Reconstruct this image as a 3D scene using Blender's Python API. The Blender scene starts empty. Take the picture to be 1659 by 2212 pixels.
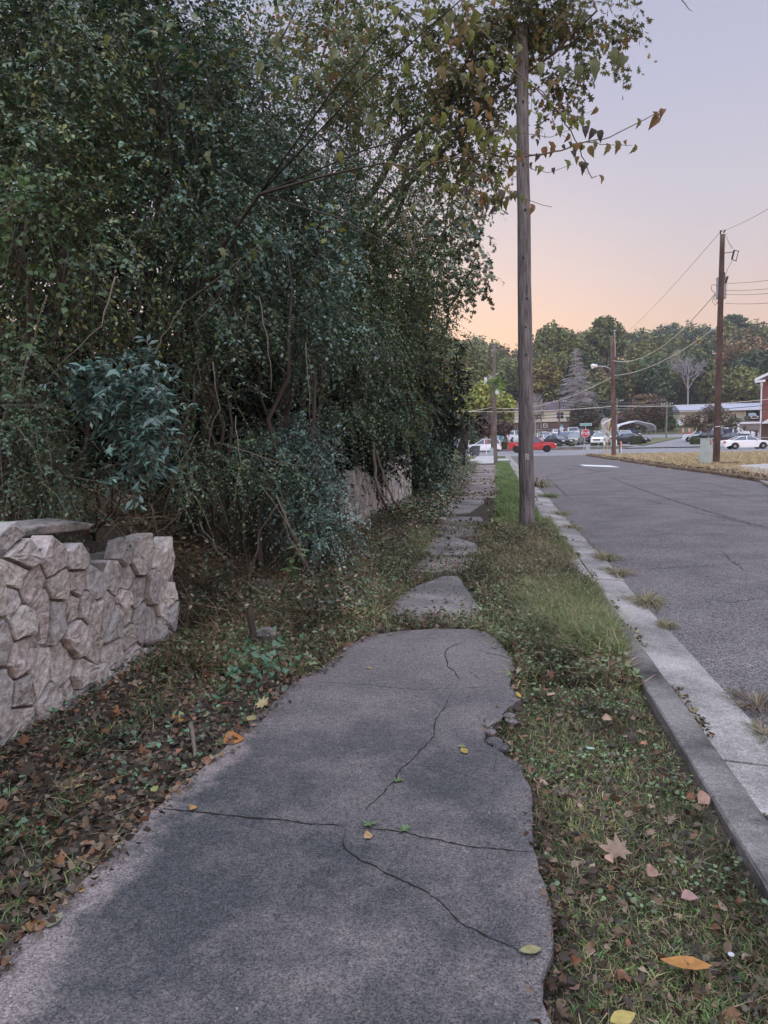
import bpy, math, random
import numpy as np
from mathutils import Vector, Matrix

S = bpy.context.scene
COL = S.collection
R = math.radians

# ------------------------------------------------------------------ camera
CAMZ = 1.5
F = 1598.0                       # focal length in units of a 1659 x 2212 picture
PITCH, YAW, ROLL = R(5.38), R(8.62), R(1.2)
_f = np.array([-math.sin(YAW)*math.cos(PITCH), math.cos(YAW)*math.cos(PITCH), -math.sin(PITCH)])
_r0 = np.array([math.cos(YAW), math.sin(YAW), 0.0])
_u0 = np.cross(_r0, _f)
_r = _r0*math.cos(ROLL) - _u0*math.sin(ROLL)
_u = _u0*math.cos(ROLL) + _r0*math.sin(ROLL)
cd = bpy.data.cameras.new('camera'); cam = bpy.data.objects.new('camera', cd); COL.objects.link(cam)
cd.sensor_fit = 'VERTICAL'; cd.sensor_height = 24; cd.sensor_width = 18; cd.lens = 24*F/2212
cd.clip_start = 0.05; cd.clip_end = 3000
M = Matrix(((_r[0], _u[0], -_f[0], 0), (_r[1], _u[1], -_f[1], 0), (_r[2], _u[2], -_f[2], CAMZ), (0, 0, 0, 1)))
cam.matrix_world = M
S.camera = cam

def W(vx, vy, D):
    """world point D metres deep along the view axis"""
    d = _f + _r*((vx-829.5)/F) - _u*((vy-1106)/F)
    p = np.array([0, 0, CAMZ]) + d*D
    return Vector(p)
def G(vx, vy, z=0.0):
    d = _f + _r*((vx-829.5)/F) - _u*((vy-1106)/F)
    t = (z-CAMZ)/d[2]
    return Vector(np.array([0, 0, CAMZ]) + d*t)

# ------------------------------------------------------------------ sky, sun, exposure
S.view_settings.view_transform = 'Standard'; S.view_settings.look = 'None'
S.view_settings.exposure = 0.0; S.view_settings.gamma = 1.0
SUN_EL, SUN_AZ = R(2.0), R(-14)      # dusk: the sun stands on the horizon ahead and a little to the left
SKY_TOP_BOOST, SKY_BACK_BOOST = 3.0, 2.3
wd = bpy.data.worlds.new('World'); S.world = wd; wd.use_nodes = True
nt = wd.node_tree; nt.nodes.clear()
out = nt.nodes.new('ShaderNodeOutputWorld')
sky = nt.nodes.new('ShaderNodeTexSky'); sky.sky_type = 'NISHITA'; sky.sun_disc = False
sky.sun_elevation = SUN_EL; sky.sun_rotation = SUN_AZ
bg = nt.nodes.new('ShaderNodeBackground'); bg.inputs[1].default_value = 0.10
nt.links.new(sky.outputs[0], bg.inputs[0])
tc = nt.nodes.new('ShaderNodeTexCoord'); sp = nt.nodes.new('ShaderNodeSeparateXYZ')
nt.links.new(tc.outputs['Generated'], sp.inputs[0])
mr = nt.nodes.new('ShaderNodeMapRange'); mr.inputs[1].default_value = 0.0; mr.inputs[2].default_value = 1.0
nt.links.new(sp.outputs[2], mr.inputs[0])
cr = nt.nodes.new('ShaderNodeValToRGB'); e = cr.color_ramp.elements
def rgb(r, g, b):
    f = lambda c: (c/255/12.92) if c/255 <= .04045 else ((c/255+.055)/1.055)**2.4
    return (f(r), f(g), f(b))
stops = [(0.0, (240,188,152)), (0.11, (243,206,180)), (0.15, (238,208,192)), (0.20, (227,208,206)), (0.27, (213,206,214)), (0.39, (195,195,217)),
         (0.50, (182,186,211)), (0.70, (214,224,250)), (1.0, (226,236,255))]
while len(e) < len(stops): e.new(0.5)
for k, (p, c) in enumerate(stops):  # stops for the unseen sky overhead are raised to light the scene
    kk = 1.0
    e[k].position = p; e[k].color = (*[q*kk for q in rgb(*c)], 1)
nt.links.new(mr.outputs[0], cr.inputs[0])
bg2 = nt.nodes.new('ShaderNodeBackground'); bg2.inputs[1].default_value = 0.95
# unseen sky overhead and behind the camera, boosted to brighten the scene
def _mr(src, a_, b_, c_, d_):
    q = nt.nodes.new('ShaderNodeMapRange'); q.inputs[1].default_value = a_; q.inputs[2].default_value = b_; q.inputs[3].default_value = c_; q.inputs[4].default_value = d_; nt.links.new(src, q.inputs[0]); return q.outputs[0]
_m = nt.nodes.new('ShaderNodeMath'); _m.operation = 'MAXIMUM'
nt.links.new(_mr(sp.outputs[2], .5, .85, .95, SKY_TOP_BOOST), _m.inputs[0]); nt.links.new(_mr(sp.outputs[1], .1, -.6, .95, SKY_BACK_BOOST), _m.inputs[1])
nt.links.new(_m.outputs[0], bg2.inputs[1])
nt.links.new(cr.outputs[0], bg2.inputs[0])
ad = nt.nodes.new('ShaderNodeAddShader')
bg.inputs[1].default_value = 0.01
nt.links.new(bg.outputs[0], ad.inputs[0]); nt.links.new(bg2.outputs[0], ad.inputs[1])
# afterglow low over the notch in the hill, round the place where the sun went down
dp = nt.nodes.new('ShaderNodeVectorMath'); dp.operation = 'DOT_PRODUCT'; nt.links.new(tc.outputs['Generated'], dp.inputs[0])
dp.inputs[1].default_value = (math.sin(R(-3))*math.cos(R(4)), math.cos(R(-3))*math.cos(R(4)), math.sin(R(4)))
g1 = _mr(dp.outputs['Value'], .93, 1.0, 0, 1); g2 = nt.nodes.new('ShaderNodeMath'); g2.operation = 'POWER'; nt.links.new(g1, g2.inputs[0]); g2.inputs[1].default_value = 2.0
g3 = nt.nodes.new('ShaderNodeMath'); g3.operation = 'MULTIPLY'; nt.links.new(g2.outputs[0], g3.inputs[0]); g3.inputs[1].default_value = .30
bg3 = nt.nodes.new('ShaderNodeBackground'); bg3.inputs[0].default_value = (1.0,.50,.12,1); nt.links.new(g3.outputs[0], bg3.inputs[1])
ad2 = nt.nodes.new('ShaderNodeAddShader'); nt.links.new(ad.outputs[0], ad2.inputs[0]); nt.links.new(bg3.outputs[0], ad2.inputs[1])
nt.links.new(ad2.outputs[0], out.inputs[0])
sl = bpy.data.lights.new('sun', 'SUN'); sl.energy = 0.5; sl.angle = R(12); sl.color = (1.0, .78, .6)
so = bpy.data.objects.new('sun', sl); COL.objects.link(so)
sd = Vector((math.sin(SUN_AZ)*math.cos(R(9)), math.cos(SUN_AZ)*math.cos(R(9)), math.sin(R(9))))
so.rotation_euler = sd.to_track_quat('Z', 'Y').to_euler()

# ------------------------------------------------------------------ object helpers
def tag(o, label=None, cat=None, group=None, kind=None):
    if label: o['label'] = label
    if cat: o['category'] = cat
    if group: o['group'] = group
    if kind: o['kind'] = kind
    return o
def empty(name, loc, rz=0.0, label=None, cat=None, group=None):
    o = bpy.data.objects.new(name, None); COL.objects.link(o); o.location = loc; o.rotation_euler = (0, 0, rz)
    o.empty_display_size = .1
    return tag(o, label, cat, group)
def adopt(o, parent):
    """parent a mesh that was built in world coordinates"""
    if parent is not None:
        o.parent = parent
        o.matrix_parent_inverse = (Matrix.Translation(parent.location) @ parent.rotation_euler.to_matrix().to_4x4()).inverted() if parent.parent is None else Matrix.Identity(4)
    return o
def kids(o): return [c for c in bpy.data.objects if c.parent == o]
def copy_tree(o, parent=None, cache={}):
    c = o.copy(); COL.objects.link(c); c.parent = parent
    for ch in list(o.children): copy_tree(ch, c)
    return c

def mesh_np(name, V, Fc, mat, parent=None, col=None, smooth=False, world=True):
    """V (n,3) array, Fc (m,k) array or list of face tuples"""
    me = bpy.data.meshes.new(name)
    V = np.asarray(V, dtype=np.float32)
    if isinstance(Fc, np.ndarray):
        m, k = Fc.shape
        me.vertices.add(len(V)); me.vertices.foreach_set('co', V.ravel())
        me.loops.add(m*k); me.loops.foreach_set('vertex_index', Fc.astype(np.int32).ravel())
        me.polygons.add(m); me.polygons.foreach_set('loop_start', np.arange(0, m*k, k, dtype=np.int32))
        me.polygons.foreach_set('loop_total', np.full(m, k, dtype=np.int32))
    else:
        me.from_pydata([tuple(map(float, v)) for v in V], [], Fc)
    if smooth: me.polygons.foreach_set('use_smooth', np.ones(len(me.polygons), dtype=bool))
    me.update(calc_edges=True)
    if col is not None:
        at = me.color_attributes.new('Col', 'FLOAT_COLOR', 'POINT')
        c4 = np.ones((len(V), 4), dtype=np.float32); c4[:, :3] = col
        at.data.foreach_set('color', c4.ravel())
    me.materials.append(mat)
    o = bpy.data.objects.new(name, me); COL.objects.link(o)
    if parent is not None:
        if world: adopt(o, parent)
        else: o.parent = parent
    return o

class MB:
    def __init__(s): s.v = []; s.f = []
    def add(s, V, Fc):
        b = len(s.v); s.v += [tuple(v) for v in V]; s.f += [tuple(b+i for i in f) for f in Fc]; return s
    def box(s, c, d, rz=0.0, taper=1.0, rot=None):
        hx, hy, hz = d[0]/2, d[1]/2, d[2]/2
        P = [(-hx,-hy,-hz),(hx,-hy,-hz),(hx,hy,-hz),(-hx,hy,-hz),(-hx*taper,-hy*taper,hz),(hx*taper,-hy*taper,hz),(hx*taper,hy*taper,hz),(-hx*taper,hy*taper,hz)]
        m = rot if rot is not None else Matrix.Rotation(rz, 3, 'Z')
        return s.add([m @ Vector(p) + Vector(c) for p in P], [(3,2,1,0),(4,5,6,7),(0,1,5,4),(1,2,6,5),(2,3,7,6),(3,0,4,7)])
    def bar(s, a, b, w, h=None):
        a, b = Vector(a), Vector(b); d = b-a; q = d.to_track_quat('Z', 'Y').to_matrix()
        return s.box((a+b)/2, (w, h or w, d.length), rot=q)
    def tube(s, pts, rad, n=8, cap=True):
        pts = [Vector(p) for p in pts]
        if not hasattr(rad, '__len__'): rad = [rad]*len(pts)
        V, Fc = [], []
        ref = None
        for i, p in enumerate(pts):
            t = (pts[min(i+1, len(pts)-1)] - pts[max(i-1, 0)])
            if t.length < 1e-9: t = Vector((0,0,1))
            t.normalize()
            if ref is None: ref = Vector((1,0,0)) if abs(t.x) < .9 else Vector((0,1,0))
            ref = (ref - t*ref.dot(t)); ref.normalize(); w = t.cross(ref)
            for k in range(n):
                a = 2*math.pi*k/n; V.append(p + ref*math.cos(a)*rad[i] + w*math.sin(a)*rad[i])
        for i in range(len(pts)-1):
            for k in range(n):
                Fc.append((i*n+k, i*n+(k+1) % n, (i+1)*n+(k+1) % n, (i+1)*n+k))
        if cap: Fc.append(tuple(range(n-1, -1, -1))); Fc.append(tuple((len(pts)-1)*n+k for k in range(n)))
        return s.add(V, Fc)
    def prism(s, outline, depth, fr=None):
        """outline 2D (x,z) extruded in y from -depth/2 to depth/2; fr = 4x4"""
        n = len(outline); m = fr or Matrix.Identity(4)
        V = [m @ Vector((x, -depth/2, z)) for x, z in outline] + [m @ Vector((x, depth/2, z)) for x, z in outline]
        Fc = [tuple(range(n)), tuple(range(2*n-1, n-1, -1))] + [(i, i+n, (i+1) % n+n, (i+1) % n) for i in range(n)]
        return s.add(V, Fc)
    def ball(s, c, r, n=8, m=6, sq=(1,1,1)):
        V, Fc = [], []
        for i in range(m+1):
            th = math.pi*i/m
            for k in range(n):
                ph = 2*math.pi*k/n
                V.append((c[0]+r*sq[0]*math.sin(th)*math.cos(ph), c[1]+r*sq[1]*math.sin(th)*math.sin(ph), c[2]+r*sq[2]*math.cos(th)))
        for i in range(m):
            for k in range(n): Fc.append((i*n+k, (i+1)*n+k, (i+1)*n+(k+1) % n, i*n+(k+1) % n))
        return s.add(V, Fc)
    def build(s, name, mat, parent=None, smooth=False, world=True, bevel=0):
        me = bpy.data.meshes.new(name); me.from_pydata([tuple(v) for v in s.v], [], s.f); me.update()
        if smooth: me.polygons.foreach_set('use_smooth', np.ones(len(me.polygons), dtype=bool))
        me.materials.append(mat)
        o = bpy.data.objects.new(name, me); COL.objects.link(o)
        if bevel:
            b = o.modifiers.new('b', 'BEVEL'); b.width = bevel; b.segments = 2; b.limit_method = 'ANGLE'
        if parent is not None:
            if world: adopt(o, parent)
            else: o.parent = parent
        return o

# ------------------------------------------------------------------ materials
def mat(name, base=(.5,.5,.5), rough=.8, spec=.4, metal=0.0, var=0.0, vscale=5.0, bump=0.0, bscale=40.0, attr=False, trans=0.0, emit=None, two=None, tscale=1.0, tw=.5, stretch=None, coord='Object', detail=4):
    m = bpy.data.materials.new(name); m.use_nodes = True; n = m.node_tree; N = n.nodes; L = n.links
    b = N['Principled BSDF']; b.inputs['Base Color'].default_value = (*base, 1); b.inputs['Roughness'].default_value = rough
    b.inputs['Specular IOR Level'].default_value = spec; b.inputs['Metallic'].default_value = metal
    src = None
    tcn = N.new('ShaderNodeTexCoord'); vec = tcn.outputs[coord]
    if stretch:
        mp = N.new('ShaderNodeMapping'); mp.inputs['Scale'].default_value = stretch; L.new(vec, mp.inputs[0]); vec = mp.outputs[0]
    if attr:
        a = N.new('ShaderNodeAttribute'); a.attribute_name = 'Col'; src = a.outputs['Color']
    if two is not None:
        nz = N.new('ShaderNodeTexNoise'); nz.inputs['Scale'].default_value = tscale; nz.inputs['Detail'].default_value = detail; nz.inputs['Roughness'].default_value = .65; L.new(vec, nz.inputs['Vector'])
        rr = N.new('ShaderNodeMapRange'); rr.inputs[1].default_value = tw-.12; rr.inputs[2].default_value = tw+.12; L.new(nz.outputs[0], rr.inputs[0])
        mx = N.new('ShaderNodeMix'); mx.data_type = 'RGBA'; L.new(rr.outputs[0], mx.inputs[0])
        mx.inputs[6].default_value = (*base, 1); mx.inputs[7].default_value = (*two, 1); src = mx.outputs[2]
    if var > 0:
        nz = N.new('ShaderNodeTexNoise'); nz.inputs['Scale'].default_value = vscale; nz.inputs['Detail'].default_value = 6; nz.inputs['Roughness'].default_value = .7; L.new(vec, nz.inputs['Vector'])
        rr = N.new('ShaderNodeMapRange'); rr.inputs[1].default_value = .25; rr.inputs[2].default_value = .75; rr.inputs[3].default_value = 1-var; rr.inputs[4].default_value = 1+var; L.new(nz.outputs[0], rr.inputs[0])
        mu = N.new('ShaderNodeMix'); mu.data_type = 'RGBA'; mu.blend_type = 'MULTIPLY'; mu.inputs[0].default_value = 1
        if src is not None: L.new(src, mu.inputs[6])
        else: mu.inputs[6].default_value = (*base, 1)
        L.new(rr.outputs[0], mu.inputs[7]); src = mu.outputs[2]
    if src is not None: L.new(src, b.inputs['Base Color'])
    if bump > 0:
        nb = N.new('ShaderNodeTexNoise'); nb.inputs['Scale'].default_value = bscale; nb.inputs['Detail'].default_value = 5; L.new(vec, nb.inputs['Vector'])
        bp = N.new('ShaderNodeBump'); bp.inputs['Strength'].default_value = bump; bp.inputs['Distance'].default_value = .02; L.new(nb.outputs[0], bp.inputs['Height']); L.new(bp.outputs[0], b.inputs['Normal'])
    if emit: b.inputs['Emission Color'].default_value = (*emit[:3], 1); b.inputs['Emission Strength'].default_value = emit[3]
    if trans > 0:
        o = N['Material Output']; t = N.new('ShaderNodeBsdfTranslucent'); ms = N.new('ShaderNodeMixShader'); ms.inputs[0].default_value = trans
        if src is not None: L.new(src, t.inputs[0])
        else: t.inputs[0].default_value = (*base, 1)
        L.new(b.outputs[0], ms.inputs[1]); L.new(t.outputs[0], ms.inputs[2]); L.new(ms.outputs[0], o.inputs[0])
    return m

MT = {}
MT['leaf'] = mat('leaf_green', attr=True, rough=.33, spec=.5, trans=.14)
MT['leaf2'] = mat('leaf_backlit', attr=True, rough=.42, spec=.4, trans=.38)
MT['dryleaf'] = mat('leaf_dry', attr=True, rough=.7, spec=.25, trans=.08)
MT['grass'] = mat('grass_blade', attr=True, rough=.6, spec=.3, trans=.2)
MT['farleaf'] = mat('far_leaf', attr=True, rough=.7, spec=.2, trans=.1)
MT['bark'] = mat('bark', (.055,.046,.038), .9, .2, var=.4, vscale=12, bump=.8, bscale=30, stretch=(1,1,.25))
MT['twig'] = mat('twig_bark', (.14,.115,.09), .85, .2, var=.3, vscale=20)
MT['palebark'] = mat('pale_bark', (.26,.24,.23), .9, .2, var=.3, vscale=3)
MT['soil'] = mat('dark_soil', (.055,.042,.032), .95, .1, var=.4, vscale=14, bump=1, bscale=60)
MT['stone'] = mat('wall_stone', attr=True, rough=.92, spec=.2, var=.55, vscale=17, bump=1.0, bscale=30)
MT['stone2'] = mat('pale_wall_stone', attr=True, rough=.92, spec=.2, var=.5, vscale=14, bump=1.0, bscale=24)
MT['pierstone'] = mat('pier_stone', (.33,.30,.27), .9, .25, two=(.16,.15,.14), tscale=5, tw=.5, var=.35, vscale=18, bump=1.0, bscale=22)
MT['rock'] = mat('rock', (.24,.21,.19), .9, .25, two=(.12,.12,.11), tscale=8, var=.3, vscale=20, bump=1.0, bscale=25)
MT['mortar'] = mat('dark_mortar', (.17,.155,.14), .95, .1, var=.4, vscale=20, bump=.8, bscale=50)
MT['white'] = mat('white_paint', (.74,.76,.79), .5, .4, var=.06, vscale=3)
MT['steel'] = mat('galvanised', (.42,.43,.44), .5, .5, metal=.5, var=.15, vscale=20)
MT['black'] = mat('black_plastic', (.02,.02,.022), .5, .4)
MT['tyre'] = mat('tyre_rubber', (.022,.022,.024), .85, .3)
MT['rim'] = mat('alloy_rim', (.5,.5,.52), .35, .5, metal=.6)
MT['darkrim'] = mat('black_rim', (.03,.03,.035), .4, .5)
MT['glass'] = mat('car_glass', (.07,.085,.11), .12, .9)  # base colour lightened to carry the sky's reflection
MT['wire'] = mat('cable_black', (.03,.03,.032), .6, .3)
MT['bwire'] = mat('cable_pale', (.55,.52,.45), .45, .5)
MT['red'] = mat('red_paint', (.5,.025,.03), .4, .5)
MT['headlight'] = mat('headlight_lens', (.75,.76,.78), .15, .7)
MT['taillight'] = mat('tail_lens', (.5,.03,.03), .2, .6)
MT['chrome'] = mat('trim_metal', (.45,.46,.48), .25, .5, metal=.7)
MT['teal'] = mat('sign_teal', (.03,.30,.28), .5, .4)
MT['orange'] = mat('orange_plastic', (.85,.13,.05), .5, .4)

# ------------------------------------------------------------------ terrain
def sm(t):
    t = np.clip(t, 0, 1); return t*t*(3-2*t)
_rs = np.random.RandomState(5)
_K = _rs.normal(size=(8, 3)); _PH = _rs.uniform(0, 6.28, 8)
def sn(P, sc, seed=0):
    P = np.asarray(P, float)*sc; o = np.zeros(len(P))
    for i in range(8):
        k = np.roll(_K[i], seed % 3)*(1+.31*i); o += np.sin(P @ k + _PH[(i+seed) % 8]+seed*1.7)/(1+.35*i)
    return o/2.6
RIGHT_EDGE = [G(1248,982,-.1), G(1299,990,-.1), G(1371,1001,-.1), G(1421,1009,-.1), G(1494,1018.6,-.1), G(1560,1028,-.1), G(1603,1035,-.1)]
def redge(Y):
    ys = [p.y for p in RIGHT_EDGE][::-1]; xs = [p.x for p in RIGHT_EDGE][::-1]
    return np.interp(Y, ys, xs)
def gz(X, Y):
    X = np.asarray(X, float); Y = np.asarray(Y, float)
    z = np.full(np.broadcast(X, Y).shape, -.045)
    wall1 = ((Y > 1.0) & (Y < 6.15)); wall2 = ((Y > 11.3) & (Y < 17.2))
    b1 = .9*sm((-X-2.85)/.25); b2 = .95*sm((-X-2.45)/.25)
    bg_ = .9*sm((-X-2.0)/2.2)
    bf = .5*sm((-X-1.7)/1.6)
    side = np.where(wall1, b1, np.where(wall2, b2, np.where(Y < 20, bg_, bf)))
    side = side*np.where(Y < 66, 1, np.clip((72-Y)/6, 0, 1))
    side = side + .03*sm((-X-1.5)/.3) + .25*sm((-X-5)/5)
    z = z + np.where(X < -1.4, side, 0)
    z = z + .018*np.sin(X*9+Y*3)*np.cos(Y*5.3)*(np.abs(X) < 6)*(Y < 40)
    z = z - .02*((X > .855) & (X < .95) & (Y < 5.2))
    inroad = (X > 1.0) & (X < redge(Y)+.02) & (Y < 75)
    z = np.where(inroad, -.2, z)
    cross = (Y > 72.5) & (Y < 107.5)
    z = np.where(cross, -.2, z)
    rise = np.interp(Y, [0, 107, 115, 150, 182, 200, 240, 300, 380, 500, 900], [0, .0, .25, 1.2, 3.9, 5, 12, 26, 40, 50, 60])
    ratio = X/np.maximum(Y, 1)
    hf = np.interp(ratio, [-.9, -.12, -.02, .03, .09, .2, .38, .9], [1.1, 1.0, .92, .8, .95, 1.0, 1.02, 1.1])
    z = z + np.where(Y > 205, rise*hf + (rise-rise)*0, rise)
    return z
def gz1(x, y): return float(gz(np.array([x]), np.array([y]))[0])
def P0(vx, D, dz=0.0):
    """ground point seen in column vx at depth D"""
    p = W(vx, 951, D); return Vector((p.x, p.y, gz1(p.x, p.y)+dz))

def grid_axis(segs):
    a = []
    for lo, hi, st in segs: a += list(np.arange(lo, hi-1e-6, st))
    a.append(segs[-1][1]); return np.array(a)
xs = grid_axis([(-1500,-300,150),(-300,-60,12),(-60,-12,2.5),(-12,-5,.5),(-5,-1.5,.06),(-1.5,0,.15),(0,1.04,.06),(1.04,8,.8),(8,9.2,.12),(9.2,20,.6),(20,80,3),(80,300,12),(300,1500,150)])
ys = grid_axis([(-60,-6,6),(-6,1,1),(1,12,.07),(12,24,.15),(24,48,.5),(48,72,1.5),(72,112,1.0),(112,240,4),(240,500,10),(500,2200,170)])
XX, YY = np.meshgrid(xs, ys, indexing='ij'); ZZ = gz(XX, YY)
ZZ = ZZ + .012*sn(np.stack([XX.ravel(), YY.ravel(), XX.ravel()*0], 1), 8.0).reshape(XX.shape)*(np.abs(XX) < 6)*(YY < 30)
nx, ny = XX.shape
idx = np.arange(nx*ny).reshape(nx, ny)
Fq = np.stack([idx[:-1,:-1].ravel(), idx[1:,:-1].ravel(), idx[1:,1:].ravel(), idx[:-1,1:].ravel()], 1)
Vg = np.stack([XX.ravel(), YY.ravel(), ZZ.ravel()], 1)
cg = np.zeros((len(Vg), 3)); cg[:] = (.055,.044,.034)
X_, Y_ = Vg[:,0], Vg[:,1]
nzv = sn(Vg, .35)[:,None]; nz2 = sn(Vg, 1.3, 2)[:,None]
verge = (X_ > 0) & (X_ < 1.1) & (Y_ > 13); cg[verge] = (.08,.10,.04)
right = (X_ > 8) & (Y_ < 75); cg[right] = (np.array([.27,.21,.12]) + np.clip(nzv[right], -1, 1)*np.array([.03,.035,.02]))
gr = right & (X_ > 24) & (Y_ > 42) & (Y_ < 66); cg[gr] = (.13,.15,.055)
fl = (X_ < -1.4) & (Y_ > 45) & (Y_ < 110); cg[fl] = (.12,.115,.06)
far = (Y_ >= 107); cg[far] = np.array([.11,.105,.06]) + np.clip(nz2[far],-1,1)*.02
hill = (Y_ > 195); cg[hill] = (.028,.03,.016)
MT['ground'] = mat('ground_soil', attr=True, rough=.95, spec=.1, var=.35, vscale=9, bump=.8, bscale=30)
g = mesh_np('ground', Vg, Fq, MT['ground'], col=np.clip(cg, .01, 1), smooth=True); tag(g, kind='structure', label='soil and grass ground rising to a wooded hill')
# ------------------------------------------------------------------ paving materials
def paving(name, light, dark, speck=.25, fine=260.0, stain=True, edge=None, bump=.35, rough=.9):
    m = bpy.data.materials.new(name); m.use_nodes = True; n = m.node_tree; N = n.nodes; L = n.links; b = N['Principled BSDF']
    b.inputs['Roughness'].default_value = rough; b.inputs['Specular IOR Level'].default_value = .10
    tc = N.new('ShaderNodeTexCoord'); co = tc.outputs['Object']
    def noise(sc, det=5, ro=.6):
        k = N.new('ShaderNodeTexNoise'); k.inputs['Scale'].default_value = sc; k.inputs['Detail'].default_value = det; k.inputs['Roughness'].default_value = ro; L.new(co, k.inputs['Vector']); return k.outputs[0]
    def rng(src, a, b_, c=0, d=1):
        k = N.new('ShaderNodeMapRange'); k.inputs[1].default_value = a; k.inputs[2].default_value = b_; k.inputs[3].default_value = c; k.inputs[4].default_value = d; L.new(src, k.inputs[0]); return k.outputs[0]
    def math2(op, a, b_):
        k = N.new('ShaderNodeMath'); k.operation = op
        for i, s in enumerate((a, b_)):
            if isinstance(s, (int, float)): k.inputs[i].default_value = s
            else: L.new(s, k.inputs[i])
        return k.outputs[0]
    fac = rng(noise(.9, 8, .68), .40, .60)
    if edge:
        sx = N.new('ShaderNodeSeparateXYZ'); L.new(co, sx.inputs[0])
        xx = math2('ADD', sx.outputs[0], math2('MULTIPLY', math2('SUBTRACT', noise(1.6, 6, .65), .5), 1.0))
        e1 = rng(xx, edge[0], edge[0]+.12); e2 = rng(xx, edge[1], edge[1]+.25, 1, .35)
        e3 = rng(sx.outputs[1], 3.0, 5.2, 1, .40)
        fac = math2('MULTIPLY', math2('MULTIPLY', math2('MULTIPLY', e1, e2), e3), rng(noise(1.1, 8, .7), .22, .56))
    mx = N.new('ShaderNodeMix'); mx.data_type = 'RGBA'; L.new(fac, mx.inputs[0]); mx.inputs[6].default_value = (*light, 1); mx.inputs[7].default_value = (*dark, 1)
    vo = N.new('ShaderNodeTexVoronoi'); vo.inputs['Scale'].default_value = fine; L.new(co, vo.inputs['Vector'])
    cc = N.new('ShaderNodeSeparateColor'); L.new(vo.outputs['Color'], cc.inputs[0])
    sp_ = rng(cc.outputs[0], 0, 1, 1-speck, 1+speck)
    gr_ = rng(noise(28, 5, .7), .3, .7, .8, 1.2)
    vo2 = N.new('ShaderNodeTexVoronoi'); vo2.inputs['Scale'].default_value = fine*.22; L.new(co, vo2.inputs['Vector'])
    peb = rng(vo2.outputs['Distance'], .10, .16, 1.45, 1.0)
    mul = math2('MULTIPLY', math2('MULTIPLY', sp_, gr_), peb)
    mu = N.new('ShaderNodeMix'); mu.data_type = 'RGBA'; mu.blend_type = 'MULTIPLY'; mu.inputs[0].default_value = 1; L.new(mx.outputs[2], mu.inputs[6]); L.new(mul, mu.inputs[7])
    L.new(mu.outputs[2], b.inputs['Base Color'])
    bp = N.new('ShaderNodeBump'); bp.inputs['Strength'].default_value = bump; bp.inputs['Distance'].default_value = .006
    L.new(math2('ADD', cc.outputs[0], math2('MULTIPLY', noise(14, 4), 2.0)), bp.inputs['Height']); L.new(bp.outputs[0], b.inputs['Normal'])
    return m
MT['walk'] = paving('old_concrete', (.200,.166,.158), (.058,.058,.060), edge=(-1.36, .02), speck=.5, fine=200)
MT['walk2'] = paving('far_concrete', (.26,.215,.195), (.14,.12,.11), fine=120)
MT['walk3'] = paving('pale_old_concrete', (.26,.225,.21), (.13,.115,.11), fine=160, speck=.4)
MT['newwalk'] = paving('new_concrete', (.42,.40,.39), (.33,.31,.3), speck=.1, fine=100)
MT['kerb'] = paving('kerb_concrete', (.36,.325,.305), (.18,.165,.155), speck=.45, fine=220)
MT['kerbtop'] = paving('kerb_stained', (.20,.18,.168), (.045,.042,.040), speck=.35, fine=220)
MT['asphalt'] = paving('worn_asphalt', (.165,.145,.145), (.125,.110,.111), speck=.7, fine=110, bump=.8)
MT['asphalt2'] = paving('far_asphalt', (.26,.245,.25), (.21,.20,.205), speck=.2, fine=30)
MT['crack'] = mat('crack_dirt', (.022,.02,.017), .95, .1, var=.4, vscale=40)
MT['paint'] = mat('road_paint', (.6,.6,.6), .7, .3, var=.2, vscale=8)

def slab(name, pts, z, th, m, parent=None, bev=.006, jag=0.0, seed=0, kind='structure'):
    """polygon plate from world xy points, real thickness, ragged rim"""
    rnd = random.Random(seed); P = []
    n = len(pts)
    for i in range(n):
        a, b = Vector(pts[i][:2]), Vector(pts[(i+1) % n][:2]); L_ = (b-a).length; k = max(1, int(L_/.05)) if jag else 1
        k = min(k, 60)
        nrm = Vector((-(b-a).y, (b-a).x))/max(L_, 1e-6)
        for j in range(k):
            q = a.lerp(b, j/k)
            if jag and 0 < j: q = q + nrm*rnd.uniform(-jag, jag)
            P.append(q)
    from mathutils.geometry import tessellate_polygon
    tris = tessellate_polygon([[Vector((p.x, p.y, 0)) for p in P]])
    N_ = len(P); c = sum(P, Vector((0,0)))/N_
    ins = [p + (c-p).normalized()*bev for p in P]
    V = [(p.x, p.y, z) for p in ins] + [(p.x, p.y, z-bev) for p in P] + [(p.x, p.y, z-th) for p in P]
    Fc = []
    for t in tris:
        a, b, c_ = t
        nr = (Vector(V[b])-Vector(V[a])).cross(Vector(V[c_])-Vector(V[a]))
        Fc.append((a, b, c_) if nr.z > 0 else (a, c_, b))
    area = sum(P[i].x*P[(i+1) % N_].y-P[(i+1) % N_].x*P[i].y for i in range(N_))
    for i in range(N_):
        j = (i+1) % N_
        for lo in (0, N_):
            q = (lo+i, lo+N_+i, lo+N_+j, lo+j)
            Fc.append(q if area > 0 else q[::-1])
    o = mesh_np(name, V, Fc, m, parent)
    if parent is None: tag(o, kind=kind)
    return o
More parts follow.
